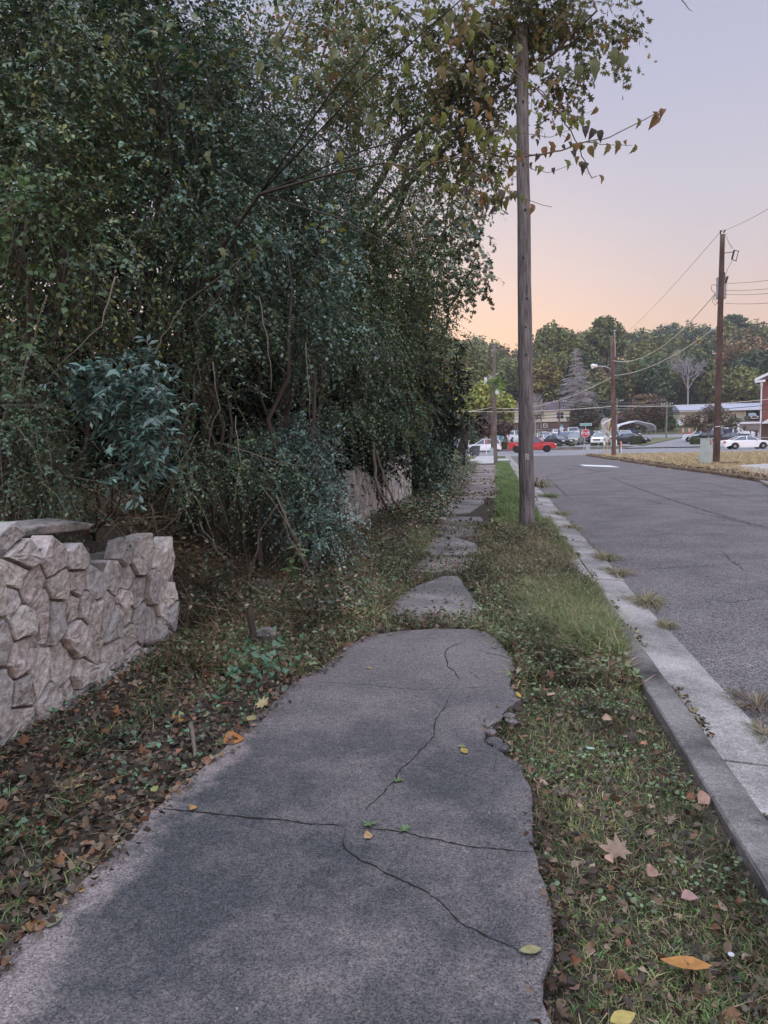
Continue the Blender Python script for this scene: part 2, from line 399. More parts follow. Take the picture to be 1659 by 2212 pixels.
def ribbon(pts, w, z, rnd, wob=.006, taper=True):
    """thin winding crack strip; returns verts, faces"""
    Q = []
    for a, b in zip(pts[:-1], pts[1:]):
        a, b = Vector(a[:2]), Vector(b[:2]); k = max(1, int((b-a).length/.02))
        k = min(k, 120)
        for j in range(k): Q.append(a.lerp(b, j/k))
    Q.append(Vector(pts[-1][:2])); n = len(Q); V, Fc = [], []; off = 0
    for i, q in enumerate(Q):
        t = (Q[min(i+1, n-1)]-Q[max(i-1, 0)]); t.normalize(); nr = Vector((-t.y, t.x))
        off = off*.75 + rnd.uniform(-wob, wob)
        ww = w*(.35+rnd.random()*1.0)*((min(1, 6*min(i, n-1-i)/n)+.08) if taper else 1)
        V += [(*(q+nr*(off+ww/2)), z), (*(q+nr*(off-ww/2)), z)]
    for i in range(n-1): Fc.append((2*i, 2*i+1, 2*i+3, 2*i+2))
    return V, Fc
rnd = random.Random(3)
# near slab, rim traced and laid out on the ground
rim = [(-260,2330),(0,2068),(110,1965),(210,1870),(330,1748),(440,1655),(520,1580),(600,1510),(640,1470),(705,1440),(742,1398),(800,1372),(870,1362),(960,1357),(1035,1360),(1072,1376),(1106,1420),(1112,1440),(1101,1480),
       (1126,1510),(1098,1528),(1080,1556),(1052,1572),(1046,1602),(1085,1625),(1118,1645),(1148,1700),(1152,1760),(1153,1830),(1166,1882),(1190,1955),(1197,2048),(1180,2090),(1172,2160),(1196,2215),(1190,2330)]
walk = slab('sidewalk', [G(*p, 0) for p in rim] + [Vector((.16,-.6,0)), Vector((-1.5,-.6,0))], 0, .1, MT['walk'], jag=.006, seed=2); walk['label'] = 'cracked stained concrete sidewalk slab in the foreground'
cracks = [([(305,1743),(480,1762),(640,1778),(770,1788)], .013), ([(770,1788),(860,1797),(930,1812),(1010,1828),(1150,1842),(1175,1845)], .011), ([(640,1470),(760,1478),(900,1490),(1105,1482)], .005),
          ([(1010,1385),(965,1400),(962,1420),(968,1440),(985,1452),(995,1470)], .011), ([(972,1498),(962,1530),(938,1560),(935,1592),(905,1625),(868,1662),(850,1690),(800,1735),(775,1770)], .009),
          ([(742,1792),(742,1825),(752,1840),(775,1862),(850,1892),(925,1928),(960,1955),(1010,1998),(1060,2022),(1110,2045),(1185,2078)], .011),
          ([(1030,1403),(1060,1412),(1106,1424)], .01), ([(868,1662),(905,1655),(960,1662),(1080,1700)], .003), ([(1010,1448),(1045,1470)], .004), ([(770,1788),(720,1850),(700,1900)], .0025)]
V, Fc = [], []
for pl, w in cracks:
    v, f = ribbon([G(*p, 0) for p in pl], w*.62, .002, rnd); b = len(V); V += v; Fc += [tuple(b+i for i in q) for q in f]
mesh_np('crack', V, Fc, MT['crack'], walk)
# farther exposed patches of the old sidewalk
patches = [[(838,1325),(862,1285),(905,1262),(960,1243),(990,1243),(1000,1258),(1022,1290),(1040,1318),(1010,1345),(930,1342)],
           [(905,1180),(940,1160),(985,1160),(1025,1172),(1036,1188),(1000,1198),(930,1196)],
           [(930,1108),(955,1085),(985,1076),(1042,1074),(1045,1086),(1015,1105),(965,1112)]]
for k, pl in enumerate(patches):
    o = slab('sidewalk_patch', [G(*p, 0) for p in pl], -.005, .08, MT['walk3'], jag=.012, seed=k+5)
for k, (x0_, x1_, y0_, y1_) in enumerate([(-.98,-.36,8.55,9.5),(-1.12,-.22,11.75,13.1),(-1.2,-.3,13.3,14.7)]):
    rr = random.Random(k+60); slab('sidewalk_patch', [Vector((x0_+rr.uniform(-.1,.1), y0_)), Vector(((x0_+x1_)/2, y0_-.1)), Vector((x1_+rr.uniform(-.1,.1), y0_+.1)), Vector((x1_+.08, (y0_+y1_)/2)), Vector((x1_, y1_)), Vector((x0_+.1, y1_+.08)), Vector((x0_-.08, (y0_+y1_)/2))], -.008, .08, MT['walk3'], jag=.015, seed=k+60)
for k in range(9):
    y0 = 19.5+k*2.9; rr = random.Random(k)
    pts = [Vector((-1.15+rr.uniform(-.15,.2), y0)), Vector((.02+rr.uniform(-.1,.1), y0)), Vector((.05+rr.uniform(-.1,.1), y0+1.3)), Vector((.02+rr.uniform(-.1,.1), y0+2.85)), Vector((-1.2+rr.uniform(-.15,.2), y0+2.85)), Vector((-1.1+rr.uniform(-.2,.3), y0+1.4))]
    slab('sidewalk_patch', pts, -.004+rr.uniform(-.006,.006), .08, MT['walk2'], jag=.04, seed=k+20)
slab('concrete_path', [Vector(p) for p in [(-1.7,49),(-.05,49),(-.1,71.5),(-1.7,71.5)]], .0, .1, MT['newwalk'])
slab('driveway', [Vector(p) for p in [(-9,54),(-1.7,54),(-1.7,60),(-9,60)]], .01, .2, MT['newwalk'])
slab('driveway_apron', [Vector(p) for p in [(-.1,56),(1.02,55.2),(1.02,60.6),(-.1,60)]], -.004, .2, MT['newwalk'])
slab('concrete_path', [G(1592,1006,0), G(1680,1001,0), G(1760,1022,0), G(1645,1027,0)], .02, .1, MT['newwalk'])
slab('driveway_apron', [G(1640,1038,-.05), G(1740,1018,-.05), G(1840,1060,-.05), G(1720,1085,-.05)], -.02, .2, MT['walk2'])

# kerb and gutter
def strip(name, prof, y0, y1, step, m, jx=.0, kind='structure', gaps=(), seed=0, xoff=None):
    rr = random.Random(seed); V, Fc = [], []; y = y0; n = len(prof)
    while y < y1:
        L_ = rr.uniform(step*.9, step*1.1); dz = rr.uniform(-.006, .006); dx = rr.uniform(-jx, jx)
        k = max(2, int(L_/.25)); ys_ = [y+.006+(L_-.012)*i/k for i in range(k+1)]
        b = len(V)
        for yy in ys_:
            ox = xoff(yy) if xoff else 0
            for px, pz in prof: V.append((px+dx+ox+rr.uniform(-.003,.003), yy, pz+dz+rr.uniform(-.002,.002)))
        for i in range(k):
            for j in range(n-1): Fc.append((b+i*n+j, b+i*n+j+1, b+(i+1)*n+j+1, b+(i+1)*n+j)[::-1])
        Fc.append(tuple(b+j for j in range(n))[::-1]); Fc.append(tuple(b+k*n+j for j in range(n)))
        y += L_
    return tag(mesh_np(name, V, Fc, m), kind=kind)
strip('kerb', [(.885,-.3),(.885,-.012),(.893,-.002),(1.02,.0),(1.045,-.012),(1.062,-.052),(1.065,-.3)], -1.0, 5.1, 3.05, MT['kerbtop'], jx=.008, seed=4)
strip('kerb', [(.865,-.3),(.865,-.022),(.875,-.012),(1.02,-.012),(1.045,-.024),(1.062,-.058),(1.065,-.3)], 5.36, 49, 1.9, MT['kerb'], jx=.02, seed=14)
strip('gutter', [(1.068,-.3),(1.068,-.058),(1.40,-.088),(1.42,-.3)], -1.0, 72, 2.4, MT['kerb'], jx=.012, seed=8)
strip('kerb', [(.885,-.3),(.885,-.012),(.893,-.002),(1.02,.0),(1.045,-.012),(1.062,-.052),(1.065,-.3)], 61, 72, 3.05, MT['kerb'], seed=9)
# road
def sheet(name, fx0, fx1, y0, y1, ny_, z, m, nx_=10, jit=0):
    V, Fc = [], []; rr = random.Random(1)
    for j in range(ny_+1):
        y = y0+(y1-y0)*j/ny_; a = fx0(y)+rr.uniform(-jit,jit); b = fx1(y)
        for i in range(nx_+1):
            x = a+(b-a)*i/nx_; V.append((x, y, z(x, y) if callable(z) else z))
    w = nx_+1
    for j in range(ny_):
        for i in range(nx_): Fc.append((j*w+i, j*w+i+1, (j+1)*w+i+1, (j+1)*w+i))
    return tag(mesh_np(name, V, Fc, m), kind='structure')
def flare(y): return max(0, (y-68.5)/4.0)
r_ = sheet('road', lambda y: 1.385-(4*flare(y)**2), lambda y: float(redge(y))+ (9*flare(y)**2), -8, 72.5, 400, -.1, MT['asphalt'], nx_=4, jit=.012); r_['label'] = 'worn grey asphalt side street'
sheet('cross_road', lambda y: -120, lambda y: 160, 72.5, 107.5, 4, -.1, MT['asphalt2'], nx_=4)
# right hand kerb: low, broken and dirty
MT['brownkerb'] = mat('dirty_kerb', (.17,.12,.085), .95, .1, two=(.09,.065,.045), tscale=3, var=.4, vscale=9, bump=1, bscale=12)
strip('kerb', [(-.02,-.3),(0,.0),(.03,.03),(.15,.03),(.17,-.3)], 25.5, 69, 1.6, MT['brownkerb'], jx=.03, seed=2, xoff=lambda y: float(redge(y)))
# far kerb, lot
strip_far = MB()
for x0, x1 in ((-90, 14.5), (33, 120)): strip_far.box(((x0+x1)/2, 107.6, .02), (x1-x0, .25, .3))
tag(strip_far.build('kerb', MT['walk2']), kind='structure')
def lotz(x, y): return gz1(x, y)+.06
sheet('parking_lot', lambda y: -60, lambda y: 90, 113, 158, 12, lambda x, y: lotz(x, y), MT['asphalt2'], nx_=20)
MT['island'] = mat('island_turf', (.13,.15,.06), .95, .1, two=(.17,.14,.08), tscale=.6, var=.4, vscale=5, bump=1, bscale=8)
sheet('grass_island', lambda y: 20.8+(y-114)*.26, lambda y: 21.5+(y-113)*.385, 114, 150, 12, lambda x, y: lotz(x, y)+.09, MT['island'], nx_=4)
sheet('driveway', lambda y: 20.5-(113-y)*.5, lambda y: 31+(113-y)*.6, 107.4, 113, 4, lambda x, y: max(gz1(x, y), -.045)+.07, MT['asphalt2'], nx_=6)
# stop line, crosswalk, long cracks
def quad(name, pts, z, m):
    V = [(p.x, p.y, z) for p in pts]
    a = (Vector(V[1])-Vector(V[0])).cross(Vector(V[2])-Vector(V[0])).z
    return tag(mesh_np(name, V, [(0,1,2,3) if a > 0 else (3,2,1,0)], m), kind='structure')
quad('stop_line', [G(1252,1003.5,-.096), G(1318,1005.5,-.096), G(1340,1009.5,-.096), G(1262,1006.5,-.096)], -.096, MT['paint'])
V, Fc = [], []
for k, (vy, a, b_) in enumerate([(967.6,1266,1312),(970,1258,1306),(972.6,1254,1300),(975.4,1250,1292),(978.2,1247,1284)]):
    p, q = G(a, vy, -.096), G(b_, vy, -.096); w = (p.y)*.0045; b = len(V)
    V += [(p.x, p.y, -.096), (q.x, q.y, -.096), (q.x, q.y+w, -.096), (p.x, p.y+w, -.096)]; Fc.append((b, b+1, b+2, b+3))
tag(mesh_np('crosswalk_markings', V, Fc, MT['paint']), kind='structure')
V, Fc = [], []
for pl, w in [([(1290,1020),(1370,1052),(1450,1080),(1540,1108),(1659,1140)], .03), ([(1380,1055),(1480,1050),(1659,1090)], .02), ([(1490,1105),(1560,1118),(1659,1142)], .03), ([(1210,1035),(1290,1020),(1330,1012)], .05),
              ([(1300,1235),(1480,1225),(1659,1215)], .012), ([(1250,1010),(1180,1030),(1240,1085)], .03), ([(1150,998),(1230,1004),(1300,1020)], .06), ([(1380,1160),(1450,1152),(1500,1158),(1590,1150)], .015), ([(1230,1180),(1330,1172),(1420,1178)], .012), ([(1300,1075),(1390,1078),(1440,1092)], .02), ([(1500,1290),(1580,1300),(1659,1292)], .010), ([(1560,1190),(1600,1230),(1659,1240)], .010), ([(1180,1008),(1260,1016),(1420,1022)], .04), ([(1440,1030),(1540,1046),(1640,1070)], .025), ([(1420,1060),(1500,1062),(1560,1072)], .02)]:
    v, f = ribbon([G(*p, -.1) for p in pl], w, -.097, rnd, wob=.02); b = len(V); V += v; Fc += [tuple(b+i for i in q) for q in f]
mesh_np('crack', V, Fc, MT['crack'], r_)

# ------------------------------------------------------------------ stone walls
def clip_poly(poly, p, n):
    out_ = []
    for i in range(len(poly)):
        a, b = poly[i], poly[(i+1) % len(poly)]; da = (a-p).dot(n); db = (b-p).dot(n)
        if da <= 0: out_.append(a)
        if (da < 0 < db) or (db < 0 < da): out_.append(a.lerp(b, da/(da-db)))
    return out_
def stone_wall(name, label, A, B, topf, m, cell, seed, thick=.35, sqv=1.0):
    """A, B: ends of the face line (world xy); topf(u) = height at u metres along it"""
    rr = random.Random(seed); A, B = Vector(A), Vector(B); d = (B-A); L_ = d.length; d.normalize(); nrm = Vector((d.y, -d.x))
    if nrm.x < 0: nrm = -nrm
    seeds = []
    for _ in range(9000):
        p = Vector((rr.uniform(-cell, L_+cell), rr.uniform(-.2, 1.6))); md = cell*(.55+.65*abs(math.sin(p.x*5.1+seed)*math.cos(p.y*6.3+p.x*2)))
        if all(((p.x-q.x)**2*.75+((p.y-q.y)/sqv)**2*1.35)**.5 > md for q in seeds): seeds.append(p)
    V, Fc, SC = [], [], []
    def w3(u_, v_, o_): q = A+d*u_+nrm*o_; return (q.x, q.y, v_-.06)
    for s in seeds:
        if s.x > L_ or s.x < 0 or s.y > topf(s.x): continue
        poly = [Vector((s.x-1, s.y-1)), Vector((s.x+1, s.y-1)), Vector((s.x+1, s.y+1)), Vector((s.x-1, s.y+1))]
        for t in seeds:
            if t is s or (t-s).length > cell*4: continue
            n_ = (t-s).normalized(); poly = clip_poly(poly, (s+t)/2 - n_*.0045, n_)
            if len(poly) < 3: break
        if len(poly) < 3: continue
        poly = clip_poly(poly, Vector((0, topf(s.x)+.05)), Vector((0,1)))
        poly = clip_poly(poly, Vector((L_+.03, 0)), Vector((1,0)))
        if len(poly) < 3: continue
        # ragged outline
        P = []
        for i in range(len(poly)):
            a, b = poly[i], poly[(i+1) % len(poly)]; k = max(1, int((b-a).length/.045))
            for q in range(k):
                t = a.lerp(b, q/k); P.append(t + (s-t)*rr.uniform(0, .07))
        out0 = rr.uniform(.0, .05); tilt = Vector((rr.uniform(-.5,.5), rr.uniform(-.45,.45)))
        N_ = len(P); b0 = len(V)
        SC_ = Vector(rr.choice([(.36,.34,.31),(.42,.40,.37),(.31,.29,.27)] if seed == 23 else [(.37,.335,.31),(.43,.39,.36),(.34,.315,.295),(.40,.345,.32),(.32,.30,.285),(.45,.41,.37),(.38,.34,.30)]))*rr.uniform(.85,1.15)
        for ring, (sc, off) in enumerate(((1, -.12), (1, .0), (.97, .010), (.82, .013), (.5, .012))):
            for t in P:
                q = s+(t-s)*sc; h = out0+off+(tilt.dot(t-s) if ring > 0 else 0)*.22 + (rr.uniform(-.006,.006) if ring > 1 else 0)
                V.append(w3(q.x, q.y, h))
        V.append(w3(s.x, s.y, out0+.012+rr.uniform(-.004,.006))); SC += [tuple(SC_*rr.uniform(.9,1.1)) for _ in range(5*N_+1)]
        for r in range(4):
            for i in range(N_): Fc.append((b0+r*N_+i, b0+r*N_+(i+1) % N_, b0+(r+1)*N_+(i+1) % N_, b0+(r+1)*N_+i))
        for i in range(N_): Fc.append((b0+4*N_+i, b0+4*N_+(i+1) % N_, b0+5*N_))
    root = empty(name, (*A, 0), 0, label, 'wall')
    mesh_np('stonework', V, Fc, m, root, col=np.array(SC))
    core = MB(); k = max(3, int(L_/.25))
    for i in range(k):
        u0, u1 = L_*i/k, L_*(i+1)/k-.002; h = min(topf(u0), topf(u1))-.08
        P = [w3(u0, -.25, .009), w3(u1, -.25, .009), w3(u1, h, .009), w3(u0, h, .009), w3(u0, -.25, -thick), w3(u1, -.25, -thick), w3(u1, h, -thick), w3(u0, h, -thick)]
        core.add(P, [(0,1,2,3),(7,6,5,4),(3,2,6,7),(0,4,5,1),(1,5,6,2),(0,3,7,4)])
    core.build('mortar_core', MT['mortar'], root)
    return root, w3
def rock(name, c, r, seed, m, parent=None, label=None, cat='rock', flat=.6, sub=3, rz=0, group=None, elong=1.0):
    rr = np.random.RandomState(seed); o = MB().ball((0,0,0), 1, 14, 9)
    V = np.array(o.v); V = V + sn(V, 1.6, seed)[:,None]*V*.22 + sn(V, 4, seed+1)[:,None]*V*.08
    V = np.sign(V)*np.abs(V)**.85
    V *= np.array([r*elong, r, r*flat]); ca, sa = math.cos(rz), math.sin(rz)
    V = np.stack([V[:,0]*ca-V[:,1]*sa, V[:,0]*sa+V[:,1]*ca, V[:,2]], 1)+np.array(c)
    ob = mesh_np(name, V, o.f, m, parent)
    if label: tag(ob, label, cat, group)
    return ob
w1, w1f = stone_wall('stone_wall', 'rough pinkish fieldstone retaining wall at the left of the foreground', (-2.47, 2.0), (-2.62, 5.65),
    lambda u: float(np.interp(u, [0, 1.5, 1.85, 2.1, 2.5, 3.1, 3.9, 4.1], [1.16, 1.14, 1.08, .94, .88, .87, .85, .78])), MT['stone'], .21, 11)
# loose flat stones lying on the soil behind and on top of it
cs = MB(); cs.prism([(-.26,-.02),(.24,-.03),(.30,.0),(.17,.03),(-.1,.035),(-.3,.02)], .30, Matrix.Translation((-2.80,4.2,1.02)) @ Matrix.Rotation(1.25,4,'Z') @ Matrix.Rotation(.06,4,'X'))
tag(cs.build('capstone', MT['rock'], bevel=.012), 'flat grey capstone slab lying on soil above the left wall', 'stone')
w2, w2f = stone_wall('stone_wall', 'pale crumbling stone wall farther down the sidewalk with leaning sticks', (-2.3, 11.3), (-1.98, 17.0),
    lambda u: float(np.interp(u, [0, .8, 1.4, 1.6, 3.0, 3.2, 5.7, 6], [1.0, 1.12, 1.15, .85, .95, 1.18, 1.22, 1.1])), MT['stone2'], .26, 23, sqv=.7)
MB().box((-2.3, 17.2, .5), (.7, .25, 1.2)).build('end_pier', MT['pierstone'], w2)
rock('rock', G(775,1216,0)+Vector((0,0,.05)), .16, 9, MT['rock'], None, 'rounded pinkish rock lying in the weeds left of the sidewalk', 'rock', .7, rz=.2, elong=1.2)
rock('rock', G(578,1290,0)+Vector((0,0,.1)), .12, 12, MT['rock'], None, 'small pale rock sitting in brush near a dark stump', 'rock', .7)
rock('rock', G(575,1390,0)+Vector((0,0,.06)), .08, 14, MT['rock'], None, 'small pale stone half buried at foot of dark stump', 'rock', .9)
rock('rock', G(955,1128,0)+Vector((0,0,.03)), .09, 15, MT['pierstone'], None, 'small white stone on the leafy path beyond the bare patch', 'rock', .7)
rock('rock', G(905,1090,0)+Vector((0,0,.05)), .13, 16, MT['pierstone'], None, 'whitish stone on leaves beside the farther stone wall', 'rock', .6)
for k, (vx, vy, r) in enumerate([(1058,1580,.035),(1068,1600,.045),(1082,1612,.04),(1100,1545,.035),(1107,1556,.03)]):
    rock('concrete_chunk', G(vx,vy,0)+Vector((0,0,-.01)), r, 30+k, MT['walk'], None, 'broken concrete chunk in the bite of the slab edge', 'rubble', .5, group='broken concrete chunks at the slab edge')
# ------------------------------------------------------------------ vegetation tools
def norm(a): return a/np.maximum(np.linalg.norm(a, axis=1, keepdims=True), 1e-9)
def scatter(tv, tf, P, X, Y, Z, Sx):
    """copies of a template (tv verts, tf faces) at P with axes X,Y,Z and scale Sx"""
    tv = np.asarray(tv, float); tf = np.asarray(tf); n, m = len(P), len(tv)
    S3 = Sx[:, None, None]
    V = P[:, None, :] + S3*(tv[None, :, 0:1]*X[:, None, :] + tv[None, :, 1:2]*Y[:, None, :] + tv[None, :, 2:3]*Z[:, None, :])
    Fc = tf[None] + (np.arange(n)*m)[:, None, None]
    return V.reshape(-1, 3), Fc.reshape(-1, tf.shape[1])
def fan(outline, zf=lambda u, v: 0.0, c=(.45, 0)):
    tv = [(c[0], c[1], zf(*c))] + [(u, v, zf(u, v)) for u, v in outline]; n = len(outline)
    return np.array(tv), np.array([(0, 1+i, 1+(i+1) % n) for i in range(n)])
LEAF4 = (np.array([(0,0,0),(.45,-.27,.08),(1,0,-.06),(.45,.27,.08)]), np.array([(0,1,2,3)]))
LEAFN = (np.array([(0,0,0),(.4,-.13,.03),(1,0,-.1),(.4,.13,.03)]), np.array([(0,1,2,3)]))
LEAFO = LEAF4
CLUMP4 = (np.array([(-.5,-.35,0),(.4,-.5,.15),(.55,.3,-.1),(-.35,.5,.12)]), np.array([(0,1,2,3)]))
sym = lambda h: h + [(u, -v) for u, v in h[::-1] if abs(v) > 1e-6]
OAK = fan(sym([(0,0),(.18,.03),(.22,.2),(.3,.06),(.42,.1),(.5,.38),(.58,.12),(.68,.12),(.8,.32),(.84,.1),(1.0,0)]), lambda u, v: -.12*u*u+.1*abs(v))
MAPLE = fan(sym([(0,0),(.12,.02),(.02,.32),(.22,.26),(.28,.55),(.42,.3),(.62,.5),(.62,.2),(.78,.2),(1.0,0)]), lambda u, v: .25*v*v+.15*(u-.5)**2, (.35,0))
MAPLE2 = fan(sym([(0,0),(.12,.02),(.0,.30),(.2,.24),(.3,.6),(.4,.28),(.62,.46),(.62,.18),(.78,.16),(1.0,0)]), lambda u, v: .7*abs(v)*v*v+.5*(u-.5)**2, (.35,0))
OVAL = fan(sym([(0,0),(.12,.12),(.35,.25),(.6,.24),(.85,.12),(1,0)]), lambda u, v: .9*v*v+.25*(u-.5)**2)
OVAL2 = fan(sym([(0,0),(.12,.14),(.35,.3),(.6,.26),(.85,.12),(1,0)]), lambda u, v: 1.3*abs(v)**1.5*(1 if v > 0 else -.3)-.5*(u-.4)**2)
HEART = fan(sym([(.05,0),(-.05,.15),(.05,.36),(.3,.42),(.6,.28),(.85,.1),(1,0)]), lambda u, v: .25*abs(v)-.1*u)
DISK = fan([(.45+.5*math.cos(a), .5*math.sin(a)) for a in np.linspace(0, 2*math.pi, 9)[:-1]], lambda u, v: .3*((u-.45)**2+v*v))
BLADE = (np.array([(0,-.03,0),(0,.03,0),(.12,.026,.42),(.12,-.026,.42),(.42,.014,.78),(.42,-.014,.78),(.85,0,.92)]), np.array([(0,1,2,3),(3,2,4,5),(5,4,6,6)]))
def bladeT(w, lean):
    return (np.array([(0,-w,0),(0,w,0),(.18*lean,-w*.8,.5),(.18*lean,w*.8,.5),(.7*lean,0,.95-.25*lean)]), np.array([(0,1,3),(0,3,2),(2,3,4)]))
def randunit(rs, n):
    v = rs.normal(size=(n, 3)); return norm(v)
def palette(rs, n, pal, var=.18):
    pal = np.array(pal, float); c = pal[rs.randint(0, len(pal), n)]
    return c*(1+rs.uniform(-var, var, (n, 1)))

PRIVET = [(0.046, 0.098, 0.04), (0.063, 0.122, 0.05), (0.051, 0.106, 0.062), (0.09, 0.144, 0.067), (0.041, 0.087, 0.054), (0.09, 0.122, 0.045)]
PRIVETB = [(0.089, 0.157, 0.124), (0.117, 0.203, 0.165), (0.104, 0.176, 0.138), (0.152, 0.235, 0.206)]
OLIVE = [(0.13, 0.172, 0.044), (0.169, 0.183, 0.049), (0.104, 0.137, 0.049), (0.195, 0.16, 0.055), (0.078, 0.126, 0.049)]
OAKC = [(0.108, 0.121, 0.054), (0.149, 0.121, 0.054), (0.095, 0.115, 0.054), (0.176, 0.108, 0.054), (0.088, 0.121, 0.061), (0.243, 0.176, 0.054)]
YEL = [(.30,.24,.04),(.2,.19,.04),(.13,.15,.04),(.08,.11,.035),(.25,.16,.04)]

def foliage(blobs, dens, L, pal, seed, tmpl=LEAF4, tw=.42, k=13, shell=.75, droop=.55, gate=.03, gsc=1.2, twigs=True, upw=.75, wid=1.0, spread=.85, ry=(1,1)):
    """leaves set along arching twigs that fill the given blobs; dens = layers of leaf area seen through a blob"""
    rs = np.random.RandomState(seed)
    tv = tmpl[0].copy(); tv[:,1] *= wid
    la = .28*L*L*wid
    A = np.array([math.pi*b[3]*b[5] for b in blobs]); nl = A*dens/la; nt = np.maximum(3, (1.45*nl/k).astype(int))
    bi = np.repeat(np.arange(len(blobs)), nt); B = np.array([b[:6] for b in blobs], float)[bi]; n = len(bi)
    d = randunit(rs, n); rad = 1-shell*rs.uniform(0, 1, n)**1.6
    # bumpy lobed surface
    bump_ = 1+.22*sn(d+B[:, :3], 2.3, seed % 5)+.10*sn(d+B[:, :3], 6, 1)
    P = B[:, :3] + d*B[:, 3:6]*(rad*bump_)[:, None]
    keep = sn(P, gsc*2.2, seed % 7)+.35*sn(P, gsc*6, 3) > gate
    P, d = P[keep], d[keep]; n = len(P)
    dr = norm(d*.7+randunit(rs, n)*.75+np.array([0,0,-.05])); ln = tw*rs.uniform(.5, 1.3, n)
    t = np.linspace(.12, 1, k)
    C = P[:, None, :] + dr[:, None, :]*(ln[:, None]*t)[:, :, None]
    C[:, :, 2] -= (droop*ln[:, None]*t**2)
    tang = dr[:, None, :]*np.ones((1, k, 1)); tang[:, :, 2] -= 2*droop*t; tang = tang.reshape(-1, 3); tang = norm(tang)
    side = norm(np.cross(tang, np.array([0,0,1.0])+rs.normal(size=(len(tang), 3))*.35))
    sg = np.tile(np.where(np.arange(k) % 2 == 0, 1, -1), n)[:, None]
    m = n*k
    X = norm(tang*.55+side*sg*spread+rs.normal(size=(m, 3))*.28-np.array([0,0,.18]))
    od = np.repeat(d, k, 0)
    Z = norm(np.array([0,0,1.0])*upw+od*.45+np.repeat(rs.normal(size=(n, 3)), k, 0)*.35+rs.normal(size=(m, 3))*.2)
    Y = norm(np.cross(Z, X)); Z = np.cross(X, Y)
    S_ = L*np.repeat(rs.uniform(.75, 1.25, n), k)*rs.uniform(.7, 1.35, m)
    V, Fc = scatter(tv, tmpl[1], C.reshape(-1, 3), X, Y, Z, S_)
    tone = 1+.30*sn(P, 1.6, 2)+.45*rs.uniform(-1, 1, n)
    c = palette(rs, m, pal)*np.clip(np.repeat(tone, k), .45, 1.7)[:, None]
    colr = np.repeat(c, len(tv), 0)
    tg = None
    if twigs:
        q = np.stack([C[:, 0], C[:, k//2], C[:, -1]], 1); wv = norm(np.cross(dr, randunit(rs, n)))*.0028
        TV = np.stack([q[:,0]-wv, q[:,0]+wv, q[:,1]+wv*.7, q[:,1]-wv*.7, q[:,2]], 1).reshape(-1, 3)
        o = (np.arange(n)*5)[:, None]
        TF = np.concatenate([np.array([[0,1,2]])+o, np.array([[0,2,3]])+o, np.array([[3,2,4]])+o])
        tg = (TV, TF)
    return V, Fc, colr, tg

def wander(rnd, a, b, n=7, amp=.08):
    a, b = Vector(a), Vector(b); L_ = (b-a).length; P = []
    off = Vector((0,0,0))
    for i in range(n+1):
        t = i/n
        off = off*.7 + Vector((rnd.gauss(0, amp), rnd.gauss(0, amp), rnd.gauss(0, amp*.4)))*L_*.35
        P.append(a.lerp(b, t)+off*min(1, 4*t*(1-t)+.1) if 0 < i < n else a.lerp(b, t))
    return P
def plant(name, label, cat, blobs, base, L=.035, dens=2.0, pal=PRIVET, seed=1, tmpl=LEAF4, trunk=.04, matn='leaf', group=None, stems=None, barkm='bark', fork=None, **kw):
    rnd = random.Random(seed); base = Vector(base)
    root = empty(name, base, 0, label, cat, group)
    V, Fc, c, tg = foliage(blobs, dens, L, pal, seed, tmpl, **kw)
    mesh_np('foliage', V, Fc, MT[matn], root, col=c)
    if tg: mesh_np('branches', tg[0], tg[1], MT['twig'], root)
    tm = MB()
    big = sorted(blobs, key=lambda b: -b[3])
    fk = None
    if fork:
        fk = base+Vector((rnd.uniform(-.2,.2), rnd.uniform(-.2,.2), fork))
        tm.tube(wander(rnd, base-Vector((0,0,.2)), fk, 8, .04), [trunk*(1.25-.55*j/8) for j in range(9)], 9)
        trunk *= .55
    for i, b in enumerate(big[:stems or 5]):
        st = fk if fork else base + Vector((rnd.uniform(-.12,.12), rnd.uniform(-.12,.12), -.1))
        pts = wander(rnd, st, (b[0], b[1], b[2]+b[5]*.3), 8, .10)
        tm.tube(pts, [trunk*(1-.75*j/8)*(1 if i == 0 else .7) for j in range(9)], 7)
        for q in range(5):
            a = pts[rnd.randint(3, 7)]; dd = Vector((rnd.gauss(0,1), rnd.gauss(0,1), rnd.gauss(.2,.8))).normalized()
            e_ = a+dd*b[3]*rnd.uniform(.6, 1.0); tm.tube(wander(rnd, a, e_, 4, .1), [trunk*.28, trunk*.2, trunk*.16, trunk*.1, trunk*.05], 5, cap=False)
    tm.build('trunk', MT[barkm], root, smooth=True)
    return root
def B(vx, vy, D, r, rx=None, rz=None):
    p = W(vx, vy, D); return (p.x, p.y, p.z, rx or r, r, rz or r)
def gp(vx, D): p = P0(vx, D); return p

